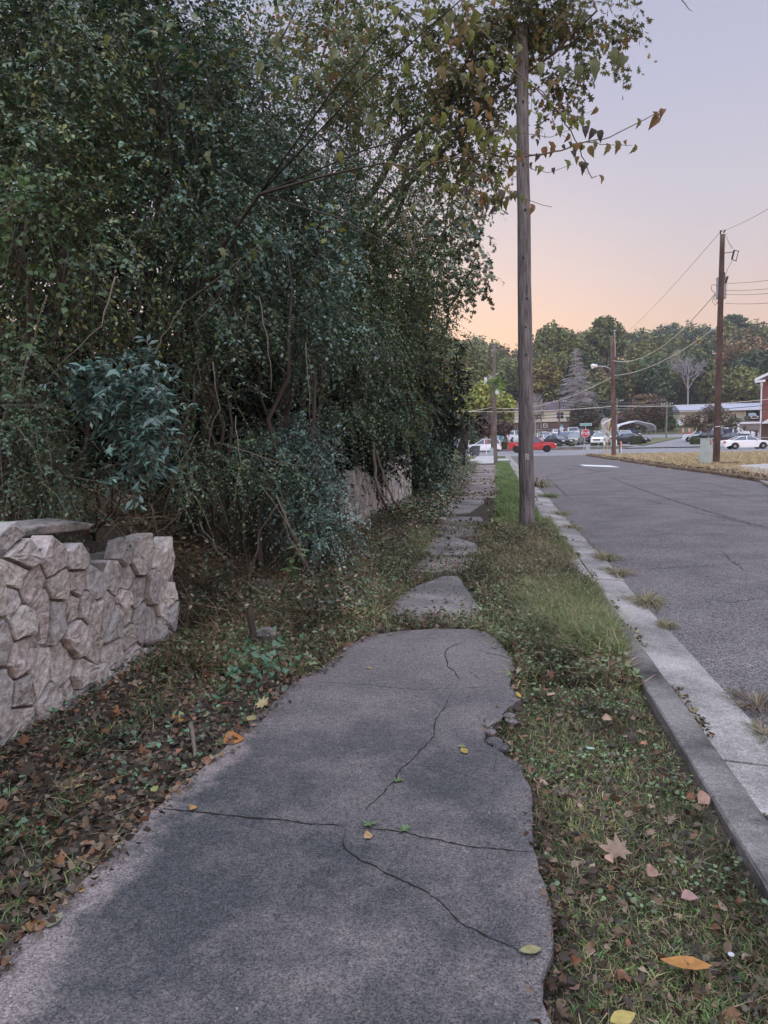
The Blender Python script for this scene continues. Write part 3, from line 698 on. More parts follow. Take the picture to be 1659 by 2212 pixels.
# ------------------------------------------------------------------ hedge and trees on the left
specs = [
 # name,label,cat,blobs,base(vx,D),kwargs
 ('privet_shrub','tall dark privet filling the top left corner above the stone wall','shrub',[B(40,130,6.6,1.0),B(250,90,7.2,1.0),B(100,330,6.2,.75),B(-90,300,5.8,.8)],(60,7.2),dict(L=.044,dens=2.4,seed=1,gate=-.02,pal=PRIVET+PRIVET+OLIVE[:3])),
 ('privet_shrub','dark privet with arching sprays hanging over the left wall','shrub',[B(30,560,5.6,.45),B(170,520,6.0,.55),B(90,700,6.2,.4),B(300,610,6.6,.5)],(120,7.0),dict(L=.042,dens=2.2,seed=2,gate=.06,pal=PRIVET+OLIVE[:2],tw=.5)),
 ('privet_shrub','tall privet left of centre with bluish glossy leaves','shrub',[B(410,420,7.2,.8),B(470,610,7.4,.6),B(380,250,7.6,.9),B(540,250,8.4,.9)],(450,7.6),dict(L=.045,dens=2.5,seed=3,gate=.0,pal=PRIVETB+PRIVET+PRIVET)),
 ('privet_shrub','privet with pale sprays leaning out over the dark hollow','shrub',[B(560,600,8.0,.6),B(660,690,8.4,.65),B(600,460,8.8,.9),B(700,560,9.2,.7)],(620,8.6),dict(L=.046,dens=2.5,seed=4,gate=.0,pal=PRIVET+PRIVETB)),
 ('privet_bush','silvery leaved privet bush bulging beside the second stone wall','bush',[B(640,985,8.2,.42),B(680,1085,7.9,.27),B(600,1010,8.2,.36),B(700,1150,7.6,.17)],(670,8.3),dict(L=.036,dens=3.2,seed=5,pal=PRIVETB+[(.14,.21,.18)],gate=-.5)),
 ('privet_bush','low privet thicket in front of the hollow between the walls','bush',[B(450,975,7.2,.36,.5),B(545,1000,7.5,.42),B(390,1010,6.6,.28)],(480,7.6),dict(L=.032,dens=1.0,seed=6)),
 ('privet_bush','low leafy shrub growing over the capstone at left edge','bush',[B(20,1000,4.9,.26,.4),B(130,1030,5.1,.22,.35),B(20,890,5.1,.24)],(30,5.2),dict(L=.03,dens=1.8,seed=7)),
 ('privet_bush','thin shrub with round leaves left of the grey green bamboo-like shrub','bush',[B(60,800,5.8,.3),B(10,760,5.6,.25),B(190,960,5.8,.22)],(90,6.0),dict(L=.034,dens=1.2,seed=8)),
 ('privet_bush','scrubby bush right of the grey green bamboo-like shrub','bush',[B(420,830,6.9,.3,.4),B(400,720,7.2,.35),B(480,760,7.6,.35)],(430,7.4),dict(L=.033,dens=.9,seed=9)),
 ('vine_tangle','leafy vine curtain hanging at mid height behind the silvery bush','vine',[B(760,740,11,.8),B(830,860,12,.6),B(740,860,10.5,.5)],(690,12.6),dict(L=.045,dens=2.0,seed=10,droop=.9)),
 ('privet_tree','tall privet tree with sky gaps above the centre of the hedge','tree',[B(720,260,11,1.3),B(600,120,10.5,1.2),B(840,420,12.5,1.1)],(670,12.6),dict(L=.05,dens=1.2,seed=11,gate=.08,pal=PRIVET+OLIVE,matn='leaf2')),
 ('privet_tree','dense small leaved tree right of centre in the hedge','tree',[B(760,440,11.5,1.1),B(870,560,13,1.1),B(790,640,12,1.0),B(900,700,13.5,.8)],(700,13.0),dict(L=.05,dens=1.8,seed=12,gate=-.02,pal=PRIVET+OLIVE[:3])),
 ('shade_tree','olive leaved tree letting sky through behind the top of hedge','tree',[B(880,130,13.5,1.5),B(960,300,14.5,1.2),B(780,90,13,1.3),B(1000,120,13.5,1.0)],(740,15.5),dict(fork=2.5,L=.095,dens=1.5,seed=13,pal=OLIVE+OLIVE+OAKC+YEL[2:4],gate=-.08,matn='leaf2')),
 ('oak_tree','oak with hanging lobed leaves spreading past the big pole','tree',[B(1150,20,12.9,.62),B(1290,40,12.2,.42,.6),B(1190,70,12.9,.45),B(1215,150,12.8,.34),B(1325,80,12.2,.28),B(1255,110,12.4,.36),B(1175,185,12.9,.2),B(1060,70,12.8,.8),B(1200,-60,12.4,.9),B(1000,200,13.2,.8),B(1040,330,13.6,.4)],(690,14.5),dict(fork=3.2,L=.13,dens=2.0,seed=14,tmpl=OAK,pal=OAKC+OLIVE[:2],matn='leaf2',gate=-.3,tw=.4,k=7,droop=.8,trunk=.16,shell=.9)),
 ('oak_tree','dark leaved oak edging the sky halfway up beside the pole','tree',[B(985,480,20,1.1),B(1025,585,20,.5),B(1005,400,21,.9),B(935,560,20,1.3),B(935,640,20.5,.7)],(860,23),dict(fork=2.6,L=.19,dens=1.6,seed=15,tmpl=OAK,pal=OAKC+PRIVET,gate=-.2,tw=.5,k=7,trunk=.16)),
 ('shade_tree','tree with yellowing leaves low on right end of the hedge','tree',[B(895,800,17,.8),B(880,880,16.5,.5),B(890,735,18,.75)],(810,19),dict(fork=1.6,matn='leaf2',L=.10,dens=2.0,seed=16,tmpl=OAK,pal=OAKC+YEL+[(.14,.13,.035)]+PRIVET,k=7,tw=.4,trunk=.1)),
 ('ivy_thicket','ivy covered thicket right behind the second stone wall','shrub',[B(875,960,18.5,.75),B(860,900,17.5,.7),B(910,1000,19.5,.6),B(925,1045,18.6,.35)],(900,19.2),dict(L=.07,dens=2.6,seed=17,pal=PRIVET+PRIVETB,gate=-.6)),
 ('ivy_thicket','leafy thicket hugging the sidewalk past the second wall','shrub',[B(880,930,25,.9),B(865,860,25,.9),B(880,880,23,1.1),B(930,985,24,.6),B(950,1000,26,.5)],(900,25),dict(L=.08,dens=2.4,seed=18,pal=PRIVET+OLIVE,gate=-.5)),
 ('ivy_thicket','far thicket of vines ending before the broken trunk','shrub',[B(915,900,32,.9),B(935,960,31,.7),B(900,840,31,.9),B(960,985,34,.6)],(930,33),dict(L=.10,dens=2.4,seed=19,pal=PRIVET+OLIVE,gate=-.5)),
 ('shade_tree','tree rising behind far thicket at the right end of the hedge','tree',[B(850,700,26,1.3),B(850,790,28,1.3),B(880,620,27,1.8)],(900,30),dict(fork=3,L=.14,dens=2.0,seed=20,pal=PRIVET+OAKC,trunk=.16)),
]
for nm, lb, ct, bl, (bx, bD), kw in specs:
    kw = dict(kw); plant(nm, lb, ct, bl, gp(bx, bD), **kw)
specs2 = [('broadleaf_sapling','sapling with larger mixed olive leaves among the top left privet','tree',[B(330,150,6.9,.55),B(420,90,7.2,.5),B(520,160,8,.5)],(380,7.6),dict(L=.075,dens=.9,seed=41,tmpl=LEAF4,pal=OLIVE+PRIVET,matn='leaf2',k=7,wid=1.25)),
 ('broadleaf_sapling','sapling with larger pale leaves standing at mid height in the hedge','tree',[B(500,500,7.0,.35),B(620,560,7.6,.4),B(700,480,8.6,.4)],(560,7.6),dict(L=.085,dens=.6,seed=42,pal=PRIVETB+OLIVE[:2],matn='leaf2',k=6,wid=1.1)),
 ('autumn_sapling','sapling with olive and rusty leaves near top centre of the hedge','tree',[B(640,60,9.5,.7),B(760,120,10.5,.7),B(700,220,10,.5)],(640,10.5),dict(L=.09,dens=1.0,seed=43,pal=OAKC+OLIVE+[(.22,.10,.05)],matn='leaf2',k=7)),
 ('vine_tangle','light green vine spilling over the left edge privet','vine',[B(60,500,5.2,.3),B(150,560,5.4,.25),B(30,430,5.1,.25)],(40,6.4),dict(L=.045,dens=1.1,seed=44,pal=[(.10,.17,.06),(.13,.20,.08),(.08,.14,.06)],matn='leaf2',wid=1.3))]
for nm, lb, ct, bl, (bx, bD), kw in specs2: plant(nm, lb, ct, bl, gp(bx, bD), **kw)
# trees closing the view behind the hedge; hollow shade put into undergrowth leaf colour
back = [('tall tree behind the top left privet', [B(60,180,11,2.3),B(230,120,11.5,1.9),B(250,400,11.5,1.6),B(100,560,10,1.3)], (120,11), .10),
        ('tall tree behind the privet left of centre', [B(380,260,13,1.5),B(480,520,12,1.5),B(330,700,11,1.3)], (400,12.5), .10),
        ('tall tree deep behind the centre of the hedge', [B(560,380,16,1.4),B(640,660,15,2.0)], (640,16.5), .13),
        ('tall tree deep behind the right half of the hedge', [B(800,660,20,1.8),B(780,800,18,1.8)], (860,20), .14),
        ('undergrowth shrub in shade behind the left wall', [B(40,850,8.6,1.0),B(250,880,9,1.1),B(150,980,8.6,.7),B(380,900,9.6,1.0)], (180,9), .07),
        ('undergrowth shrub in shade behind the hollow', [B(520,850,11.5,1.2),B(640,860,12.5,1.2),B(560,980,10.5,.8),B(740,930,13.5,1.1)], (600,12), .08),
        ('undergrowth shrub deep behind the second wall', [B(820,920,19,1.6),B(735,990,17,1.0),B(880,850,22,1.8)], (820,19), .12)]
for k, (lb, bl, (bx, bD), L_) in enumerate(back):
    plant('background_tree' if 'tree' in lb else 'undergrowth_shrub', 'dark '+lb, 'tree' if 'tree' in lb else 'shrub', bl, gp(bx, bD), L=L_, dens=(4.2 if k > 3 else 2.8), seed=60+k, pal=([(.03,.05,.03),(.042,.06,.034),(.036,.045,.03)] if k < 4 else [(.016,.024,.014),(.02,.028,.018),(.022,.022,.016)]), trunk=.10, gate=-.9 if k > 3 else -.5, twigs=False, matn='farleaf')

# grey green nandina with long pointed leaves
NAN = [(.09,.17,.14),(.11,.20,.16),(.08,.15,.12),(.15,.24,.21)]
plant('nandina_shrub','grey green shrub with long pointed leaves drooping over left wall','shrub',
      [B(265,850,4.9,.22,.30,.16),B(310,900,4.85,.19),B(300,980,4.75,.13,.13,.16),B(190,830,4.9,.12,.2,.1),B(280,1030,4.7,.08),B(330,800,4.9,.09,.12,.09)], gp(205,5.75), L=.07, wid=.62, dens=2.6, pal=NAN, seed=31, tw=.18, k=8, droop=.35, trunk=.016, gate=-.9, shell=.85)

# bare canes and vines hanging through the hedge
rnd = random.Random(77)
canes = [[(0,905),(60,950),(110,1060),(165,1130)],[(330,765),(350,730),(400,655),(560,530)],[(505,900),(520,1000),(500,1100)],[(610,1100),(625,1160),(690,1260)],[(0,1120),(90,1180),(180,1280),(240,1370)],
         [(60,1130),(75,1230),(85,1330),(80,1440)],[(350,1130),(385,1010),(430,930)],[(330,1090),(355,1210),(345,1300)],[(380,1070),(420,1150),(500,1200)],[(420,1060),(380,1120),(330,1160)],[(460,780),(470,880),(440,990)],
         [(560,640),(580,760),(585,850)],[(480,960),(600,1000),(700,1010)],[(300,330),(210,345),(100,330),(0,350)],[(520,560),(470,650),(420,700)],[(600,1090),(560,1150),(530,1290)],[(545,1320),(540,1390),(550,1440)],
         [(380,1040),(330,1090),(310,1140)],[(660,740),(670,860),(675,960)],[(560,1050),(640,1160),(660,1230)],[(430,1130),(470,1190),(520,1240)],[(100,640),(60,760),(40,860)],[(250,600),(220,700),(120,800)]]
CANE_L = ['long cane arching down from left frame edge to the bushes above the wall','pale cane slanting up right from top of the drooping grey green shrub','cane hanging nearly straight just left of the silvery bush','short cane curving to the ground under the silvery bush',
 'vine crossing the stone wall face from its top left corner','thin vine hanging straight down the stone wall face','cane rising right from the right end of wall top','cane dropping beside the right end of the left wall','cane bending right over the bank beside the left wall end',
 'cane slanting left toward the wall end from the bank','cane hanging over the right part of dark hollow','cane hanging above the fork of the leaning trunk','nearly level cane running right toward the silvery bush','pale forked bare branch near left frame edge in upper hedge',
 'cane curving down left at the middle of the hedge','long root-like cane hanging on the bank left of the rock','thin dark cane beside the rotted stump','short cane touching the right end of wall top','upright cane just above the silvery bush','cane reaching down right over the bank weeds',
 'cane falling right from the bank top to the leaf bed','long cane in the dark at left above the shrub','cane slanting down left through dark part of hedge']
for k, pl in enumerate(canes):
    D0 = 5.0 if pl[0][0] < 260 else 6.4
    pts = []
    for i, (vx, vy) in enumerate(pl):
        pts.append(W(vx, vy, D0+rnd.uniform(-.25,.25)))
    sm_ = []
    for i in range(len(pts)-1):
        for j in range(4): sm_.append(pts[i].lerp(pts[i+1], j/4)+Vector((rnd.gauss(0,.008), rnd.gauss(0,.008), rnd.gauss(0,.008))))
    sm_.append(pts[-1])
    r0 = rnd.uniform(.004,.008); o = MB().tube(sm_, [r0*(1-.6*i/len(sm_)) for i in range(len(sm_))], 5).build('bare_cane', MT['twig'], smooth=True)
    x0_, y0_ = pl[0]; wh = 'above left wall' if x0_ < 200 else ('over the dark hollow' if x0_ < 420 else 'between the two stone walls')
    tag(o, CANE_L[k], 'cane', 'bare canes hanging in the hedge')
# big trunks in the dark
for lb, (vx, D), top, r in [('thick trunk in the dark hollow at far left', (110,8.4), (190,560,8.4), .13), ('forked leaning trunk in the hollow left of the silvery bush', (560,9.6), (650,780,9.4), .07),
                            ('straight dark trunk at the centre of the hedge', (690,12.8), (750,700,12.8), .09), ('leaning trunk above the second wall', (620,10.8), (700,780,10.4), .05), ('thin upright trunk over the bank left of the hollow', (440,7.9), (450,520,7.9), .04)]:
    b = P0(vx, D); t = W(*top); o = MB().tube(wander(random.Random(vx), b-Vector((0,0,.2)), t, 9, .05), [r*(1.25-.6*i/9) for i in range(10)], 9).build('bare_tree', MT['bark'], smooth=True); tag(o, lb, 'tree')
# broken trunk wrapped in ivy
b = P0(992, 38); st = empty('broken_trunk', b, 0, 'snapped leaning trunk wrapped in ivy at end of the hedge', 'tree stump')
MB().tube([b-Vector((0,0,.2)), b+Vector((.05,0,.8)), b+Vector((.3,.1,1.7)), W(1000,910,38)], [.3,.26,.22,.16], 9).build('trunk', MT['bark'], st, smooth=True)
V, Fc, c, tg = foliage([B(1004,903,38,.32),B(985,940,38,.45),B(998,980,37.8,.35)], 2.2, .09, [(.025,.05,.03),(.035,.06,.04)], 5, gate=-.8); mesh_np('ivy', V, Fc, MT['leaf'], st, col=c)
# dark rotted stump on the bank
b = G(545,1400,0); o = MB().tube([b-Vector((0,0,.05)), b+Vector((.01,0,.12)), b+Vector((-.01,0,.27)), b+Vector((0,.01,.33))], [.04,.028,.022,.008], 8).build('rotted_stump', MT['bark']); tag(o, 'dark rotted little stump standing in brush by sidewalk', 'stump')
# sticks leaning on the second wall, dead wood on the ground
for lb, pts, r in [('fallen log lying along top of the second stone wall', [W(785,966,13.0), W(830,985,13.6), W(878,1003,14.2)], .06),
                   ('bare stick leaning on the second stone wall, left one', [W(804,958,11.6), W(812,1030,11.4), W(822,1070,11.2), G(842,1118,0)], .028),
                   ('bare stick leaning on the second stone wall, right one', [W(812,975,12.2), W(830,1035,12), W(850,1080,11.9), G(878,1122,0)], .024),
                   ('short dead stick propped in leaves at the foot of leaning sticks', [G(842,1105,0)+Vector((0,0,.06)), G(905,1135,0)+Vector((0,0,.03))], .012),
                   ('grey curved fallen branch on the leaves by the left wall', [G(318,1405,0)+Vector((0,0,.05)), G(345,1403,0)+Vector((0,0,.07)), G(385,1398,0)+Vector((0,0,.07)), G(402,1412,0)+Vector((0,0,.05)), G(398,1438,0)+Vector((0,0,.03))], .016),
                   ('short thick broken stick lying at the left slab edge', [G(413,1570,0)+Vector((0,0,.02)), G(417,1605,0)+Vector((0,0,.025)), G(421,1640,0)+Vector((0,0,.015))], .013),
                   ('thin leaning dead cane left of the silvery bush', [G(690,1262,0), W(630,1150,6.9), W(597,1070,7.0)], .012)]:
    Q = []
    for i in range(len(pts)-1):
        for j in range(4): Q.append(pts[i].lerp(pts[i+1], j/4)+Vector((rnd.gauss(0,r*.25),)*3))
    Q.append(pts[-1]); o = MB().tube(Q, [r*(1.1-.5*i/len(Q)) for i in range(len(Q))], 7).build('fallen_branch' if 'leaning' not in lb else 'leaning_stick', MT['twig'], smooth=True); tag(o, lb, 'branch')
b = G(885,1085,0); o = empty('marker_post', b, 0, 'small red and white marker beside the second stone wall', 'marker')
MB().box(b+Vector((0,0,.12)), (.05,.03,.24)).build('post', MT['white'], o); MB().box(b+Vector((.003,-.004,.17)), (.055,.03,.06)).box(b+Vector((.003,-.004,.06)), (.055,.03,.05)).build('red_band', MT['orange'], o)

# ------------------------------------------------------------------ near branches with large leaves across the sky
BR = {}
twig_lines = [([(1090,338),(1160,336),(1214,324),(1262,308),(1318,296),(1380,265),(1432,237)], .006), ([(1030,262),(1078,316),(1124,330),(1170,336)], .005), ([(1076,278),(1140,290),(1190,296),(1274,262)], .003),
              ([(1105,338),(1150,362),(1183,374),(1238,354)], .003), ([(1262,308),(1310,312),(1366,314)], .003), ([(829,352),(881,362),(910,368),(930,352),(1050,328),(1105,334)], .006),
              ([(995,0),(1010,40),(1086,112),(1110,148),(1214,248),(1250,320),(1278,384),(1290,380)], .006), ([(1100,150),(1170,200),(1214,250),(1240,270)], .004), ([(1214,248),(1240,262),(1256,248),(1296,234)], .002), ([(1218,262),(1260,268),(1276,264)], .002),
              ([(1150,206),(1148,240),(1170,252),(1184,256)], .002), ([(1214,260),(1212,290),(1226,300)], .002), ([(1232,300),(1240,340),(1252,352),(1270,378)], .002), ([(870,20),(960,130),(1034,192),(1060,230)], .005),
              ([(900,560),(870,460),(960,400),(1020,434),(1060,428),(1120,426),(1192,447)], .004), ([(1000,400),(1040,420),(1060,430),(1100,440)], .003), ([(1010,378),(1055,380),(1090,378),(1108,362)], .003), ([(1050,445),(1090,428),(1120,424)], .002)]
root = empty('mulberry_tree', Vector((-3.6,7.2,gz1(-3.6,7.2))), 0, 'tree whose thin near branches carry large yellow green leaves over the sky', 'tree')
tb = MB()
for pl, r in twig_lines:
    D0 = 4.6; Q = []
    pts = [W(x, y, D0+.12*math.sin(x*.02)) for x, y in pl]
    for i in range(len(pts)-1):
        for j in range(4): Q.append(pts[i].lerp(pts[i+1], j/4)+Vector((rnd.gauss(0,.004),)*3))
    Q.append(pts[-1]); tb.tube(Q, [r*(1-.6*i/len(Q)) for i in range(len(Q))], 5)
tb.build('branch', MT['twig'], root, smooth=True)
j0 = W(829,352,4.6); tk = MB(); bs = root.location
tk.tube([bs-Vector((0,0,.1)), bs+Vector((.0,.05,1.6)), W(560,420,6.4), W(700,380,5.4), j0], [.035,.028,.016,.009,.005], 7)
for e_ in ((995,0),(870,20),(900,560),(1030,262)):
    tk.tube([W(560,420,6.4), W((560+e_[0])/2, (420+e_[1])/2-20, 5.6), W(e_[0], e_[1], 4.6)], [.008,.006,.004], 6)
tk.build('trunk', MT['bark'], root, smooth=True)
bl = [(1412,265,30,0),(1430,245,22,0),(1368,322,20,1),(1332,318,26,1),(1310,322,24,1),(1278,328,24,1),(1190,322,30,0),(1160,308,14,3),(1264,284,24,3),(1278,290,24,3),(1296,294,24,3),(1262,364,26,3),(1148,452,22,0),(1136,438,14,1),(1196,369,14,3),
      (1282,150,62,4),(1325,125,34,4),(1342,135,40,4),(1110,290,42,4),(1076,310,46,2),(1055,300,44,2),(1035,292,34,2),(1018,275,40,2),(954,160,44,1),(1024,40,36,2),(962,72,50,2),(926,36,34,2),(850,28,38,2),(975,44,46,4),(1118,105,28,4),(1166,150,34,4),
      (1190,185,24,1),(1210,160,40,4),(1250,160,36,4),(737,342,26,2),(1002,330,22,1),(1080,420,26,3),(1083,440,22,3),(1050,450,18,3),(1062,455,18,3),(1240,332,18,3),(1218,318,12,3),(800,265,40,4),(820,280,34,4),(690,165,34,4),(640,180,40,2),(1000,64,30,1),(880,150,30,2),
      (720,120,36,4),(780,170,38,4),(600,90,34,4),(860,230,30,4),(905,300,26,2),(560,150,30,4),(232,88,24,2),(480,548,26,4),(540,670,20,4),(453,340,30,4)]
cols = [(.20,.12,.045),(.16,.13,.05),(.15,.17,.035),(.07,.06,.05),(.14,.16,.07)]
_r3 = random.Random(12)
for pl, r in twig_lines:
    for i in range(len(pl)-1):
        if pl[i][0] > 1120 and r > .003 and pl[i][1] < 200: continue
        for q in range(3 if pl[i][0] < 1120 else 1):
            t = _r3.random(); bl.append((pl[i][0]+(pl[i+1][0]-pl[i][0])*t+_r3.uniform(-10,10), pl[i][1]+(pl[i+1][1]-pl[i][1])*t+_r3.uniform(-6,10), _r3.uniform(12,24), _r3.choice([0,1,2,2,3])))
for _ in range(40): bl.append((_r3.triangular(860,1100,1040), _r3.uniform(0,330), _r3.uniform(13,30), _r3.choice([0,1,2,2,2,4])))
P, X, Z, S_, C_ = [], [], [], [], []
rs = np.random.RandomState(9)
for vx, vy, sz, k in bl:
    D0 = 4.5 if vx > 1000 else 4.7; s = (sz if sz < 30 else 30+(sz-30)*.4)*D0/F*1.1; p = W(vx, vy, D0)
    dn = -_u + _r*rs.uniform(-.7,.7) + _f*rs.uniform(-.3,.3); dn /= np.linalg.norm(dn); p = np.array(p)-dn*s*.5
    z = -_f*.8 + _r*rs.uniform(-.8,.8) + _u*rs.uniform(-.2,.7); z = z-dn*z.dot(dn); z /= np.linalg.norm(z)
    P.append(p); X.append(dn); Z.append(z); S_.append(s); C_.append(np.array(cols[k])*rs.uniform(.8,1.2))
P, X, Z, S_ = np.array(P), np.array(X), np.array(Z), np.array(S_)
BL = fan(sym([(0,0),(.02,.08),(.1,.22),(.22,.29),(.3,.27),(.42,.29),(.52,.23),(.66,.2),(.74,.13),(.88,.07),(1,0)]), lambda u, v: .75*abs(v)-.7*(u-.4)**2+.05*math.sin(u*22)+(.25*v if u > .5 else 0), (.4,0))
V, Fc = scatter(BL[0], BL[1], P, X, np.cross(Z, X), Z, S_)
MT['bigleaf'] = mat('large_leaf', attr=True, rough=.55, spec=.3, trans=.35, var=.3, vscale=18)
mesh_np('foliage', V, Fc, MT['bigleaf'], root, col=np.repeat(np.array(C_), len(BL[0]), 0))

# ------------------------------------------------------------------ ground cover
def ground_scatter(name, label, region, n, tmpl, size, pal, seed, m='grass', up=1.0, flat=False, lift=0.0, kw=None, tone=.35, zj=0.0, parent=None, mask=None):
    """region(rs,n) -> xy points on the ground"""
    rs = np.random.RandomState(seed); xy = region(rs, n)
    if mask is not None: xy = xy[mask(xy, rs)]
    n = len(xy); z = gz(xy[:,0], xy[:,1]); onslab = onslabf(xy[:,0], xy[:,1])
    z = np.where(onslab, 0.004, z); P = np.stack([xy[:,0], xy[:,1], z+lift+rs.uniform(0, 1, n)*zj], 1)
    a = rs.uniform(0, 2*math.pi, n)
    X = np.stack([np.cos(a), np.sin(a), np.zeros(n)], 1)
    if flat:
        X[:,2] = rs.normal(size=n)*.25; X = norm(X); Z = norm(np.array([0,0,1.0])+rs.normal(size=(n, 3))*flat)
        Z *= np.where(rs.rand(n) < .3, -1, 1)[:,None] if flat > .3 else 1
    else: Z = norm(np.array([0,0,1.0])*up+rs.normal(size=(n, 3))*.28)
    Y = norm(np.cross(Z, X)); Xn = np.cross(Y, Z); S_ = size*rs.uniform(.5, 1.35, n)
    V, Fc = scatter(tmpl[0], tmpl[1], P, Xn, Y, Z, S_)
    c = palette(rs, n, pal, .45)*np.clip(1+tone*sn(P, 3, 1)+tone*.5*sn(P, 11, 2), .4, 1.8)[:,None]
    o = mesh_np(name, V, Fc, MT[m], parent, col=np.repeat(c, len(tmpl[0]), 0))
    if parent is None: tag(o, label, 'ground cover', kind='stuff')
    return o
def rect(x0, x1, y0, y1, px=1.0):
    """more points near the camera: density ~ 1/y"""
    def f(rs, n):
        u = rs.rand(n); y = y0*(y1/y0)**u if px else y0+(y1-y0)*u
        return np.stack([rs.uniform(x0, x1, n), y], 1)
    return f
DEAD = [(0.117, 0.075, 0.048), (0.078, 0.053, 0.036), (0.148, 0.101, 0.065), (0.058, 0.044, 0.034), (0.195, 0.145, 0.1), (0.101, 0.079, 0.06), (0.078, 0.066, 0.05), (0.043, 0.035, 0.03), (0.156, 0.075, 0.04)]
GRS = [(0.13, 0.207, 0.058), (0.169, 0.244, 0.072), (0.091, 0.159, 0.052), (0.208, 0.232, 0.091), (0.247, 0.207, 0.104), (0.078, 0.122, 0.046)]
WEED = [(.24,.20,.11),(.16,.18,.08),(.28,.20,.12),(.12,.16,.07),(.30,.21,.14)]
_rr = sorted([(G(*p, 0).y, G(*p, 0).x) for p in rim[14:36]]+[(0,.16),(6.0,-.2)]); _rl = sorted([(G(*p, 0).y, G(*p, 0).x) for p in rim[1:13]]+[(0,-1.5)])
slabedge = lambda y: np.interp(y, [q[0] for q in _rr], [q[1] for q in _rr])
slableft = lambda y: np.interp(y, [q[0] for q in _rl], [q[1] for q in _rl])
SLAB_END = G(960,1357,0).y
def onslabf(x, y): return (x > slableft(y)+.01) & (x < slabedge(y)-.01) & (y < SLAB_END)
def patchmask(xy, rs):
    y, x = xy[:,1], xy[:,0]; m = np.ones(len(xy), bool); w = np.c_[xy, x*0]
    inside = (np.abs(x-np.interp(y, [6.1,8.3], [-.53,-.57])) < np.interp(y, [6.2,6.5,7.2,7.9,8.4], [.36,.44,.34,.24,.1])+.04*sn(w, 7)) & (y > 6.25) & (y < 8.35)
    m &= ~(inside & (rs.rand(len(x)) < .97))
    m &= ~((y > 9.7) & (y < 11.6) & (np.abs(x+.66) < .40+.1*sn(w, 5)) & (rs.rand(len(x)) < .85))
    m &= ~((y > 8.35) & (y < 14.8) & (np.abs(x+.68) < .40+.12*sn(w, 5)) & (rs.rand(len(x)) < .55))
    m &= ~((y > 14.8) & (np.abs(x+.6) < .5+.15*sn(w, 4)) & (rs.rand(len(x)) < .9))
    m &= ~(onslabf(x, y) & (sn(w, 5, 2) < np.interp(y, [5.2, SLAB_END], [1.5, .9])))
    return m
def vm(xy, rs): return (xy[:,0] > slabedge(xy[:,1])+.01) & ~onslabf(xy[:,0], xy[:,1]) & patchmask(xy, rs) & (xy[:,0] < .835+.03*(rs.rand(len(xy))))
def vreg(x0=-.2, x1=.885): return rect(x0, x1, 1.4, 7.5)
# verge in front
ground_scatter('verge_grass', 'short weedy grass of the verge beside the sidewalk', vreg(), 46000, bladeT(.055,1.0), .034, GRS+GRS+WEED[:1], 101, mask=vm, up=.9, tone=.65)
ground_scatter('verge_dead_grass', 'matted dead grass of the verge', vreg(), 20000, bladeT(.035,1.6), .05, WEED+DEAD[:3], 102, mask=vm, up=.45, tone=.6)
ground_scatter('clover', 'round leaved ground cover creeping in the verge', vreg(), 6500, DISK, .015, [(.09,.16,.06),(.12,.19,.07),(.08,.13,.05),(.14,.19,.09)], 103, flat=.3, lift=.02, zj=.025, m='leaf', mask=lambda xy, rs: vm(xy, rs) & (sn(np.c_[xy, xy[:,0]*0], 3, 2) > -.1+.5*(xy[:,1] < 2.6)))
ground_scatter('leaf_litter', 'small dead brown leaves strewn over the verge', vreg(-.05), 3600, OVAL2, .032, DEAD, 104, flat=.55, lift=.012, zj=.02, m='dryleaf', mask=vm)
ground_scatter('leaf_litter', 'crumpled lobed dead leaves lying on the verge', vreg(-.05), 160, MAPLE2, .045, DEAD+[(.22,.15,.1)], 105, flat=.5, lift=.015, zj=.02, m='dryleaf', mask=vm)
def rimreg(rs, n):
    y = 1.7*(5.9/1.7)**rs.rand(n); return np.stack([slabedge(y)+.025+rs.normal(size=n)*.022, y], 1)
ground_scatter('leaf_litter', 'dark crumbled leaves packed against the right slab edge', rimreg, 480, OVAL2, .03, [(.08,.05,.035),(.12,.075,.05),(.05,.038,.03),(.16,.10,.07)], 106, flat=.6, lift=.02, zj=.03, m='dryleaf')
ground_scatter('crumbs', 'grit and leaf crumbs scattered over the slab', rect(-1.4, .1, 1.6, 5.9), 420, OVAL2, .008, DEAD+[(.4,.38,.35)], 107, flat=.5, lift=.002, m='dryleaf', mask=lambda xy, rs: onslabf(xy[:,0], xy[:,1]))
def liprim(rs, n):
    y = 1.7*(5.9/1.7)**rs.rand(n); return np.stack([slableft(y)+rs.normal(size=n)*.04-.02, y], 1)
ground_scatter('leaf_litter', 'leaf crumbs along the left slab edge', liprim, 1600, OVAL2, .03, DEAD, 108, flat=.6, lift=.012, zj=.02, m='dryleaf')
# left litter bed
def lm(xy, rs): return (xy[:,0] < slableft(xy[:,1])+.03*rs.normal(size=len(xy)))
def lreg(x0=-2.62, y1=6.5): return rect(x0, -.5, 1.7, y1)
ground_scatter('leaf_litter', 'bed of dead brown leaves between the left wall and slab', lreg(), 17000, OVAL2, .034, DEAD, 111, flat=.55, lift=.005, zj=.035, m='dryleaf', mask=lm)
ground_scatter('leaf_litter', 'lobed dead leaves between the left wall and slab', lreg(), 480, MAPLE2, .06, DEAD+[(.24,.15,.09),(.22,.1,.05)], 112, flat=.8, lift=.01, zj=.03, m='dryleaf', mask=lm)
ground_scatter('weeds', 'low green weeds poking through the leaf bed', lreg(), 16000, bladeT(.05,1.2), .055, GRS, 113, mask=lambda xy, rs: lm(xy, rs) & (sn(np.c_[xy, xy[:,0]*0], 2.2, 1) > -.25+.45*(xy[:,1] > 2.9)))
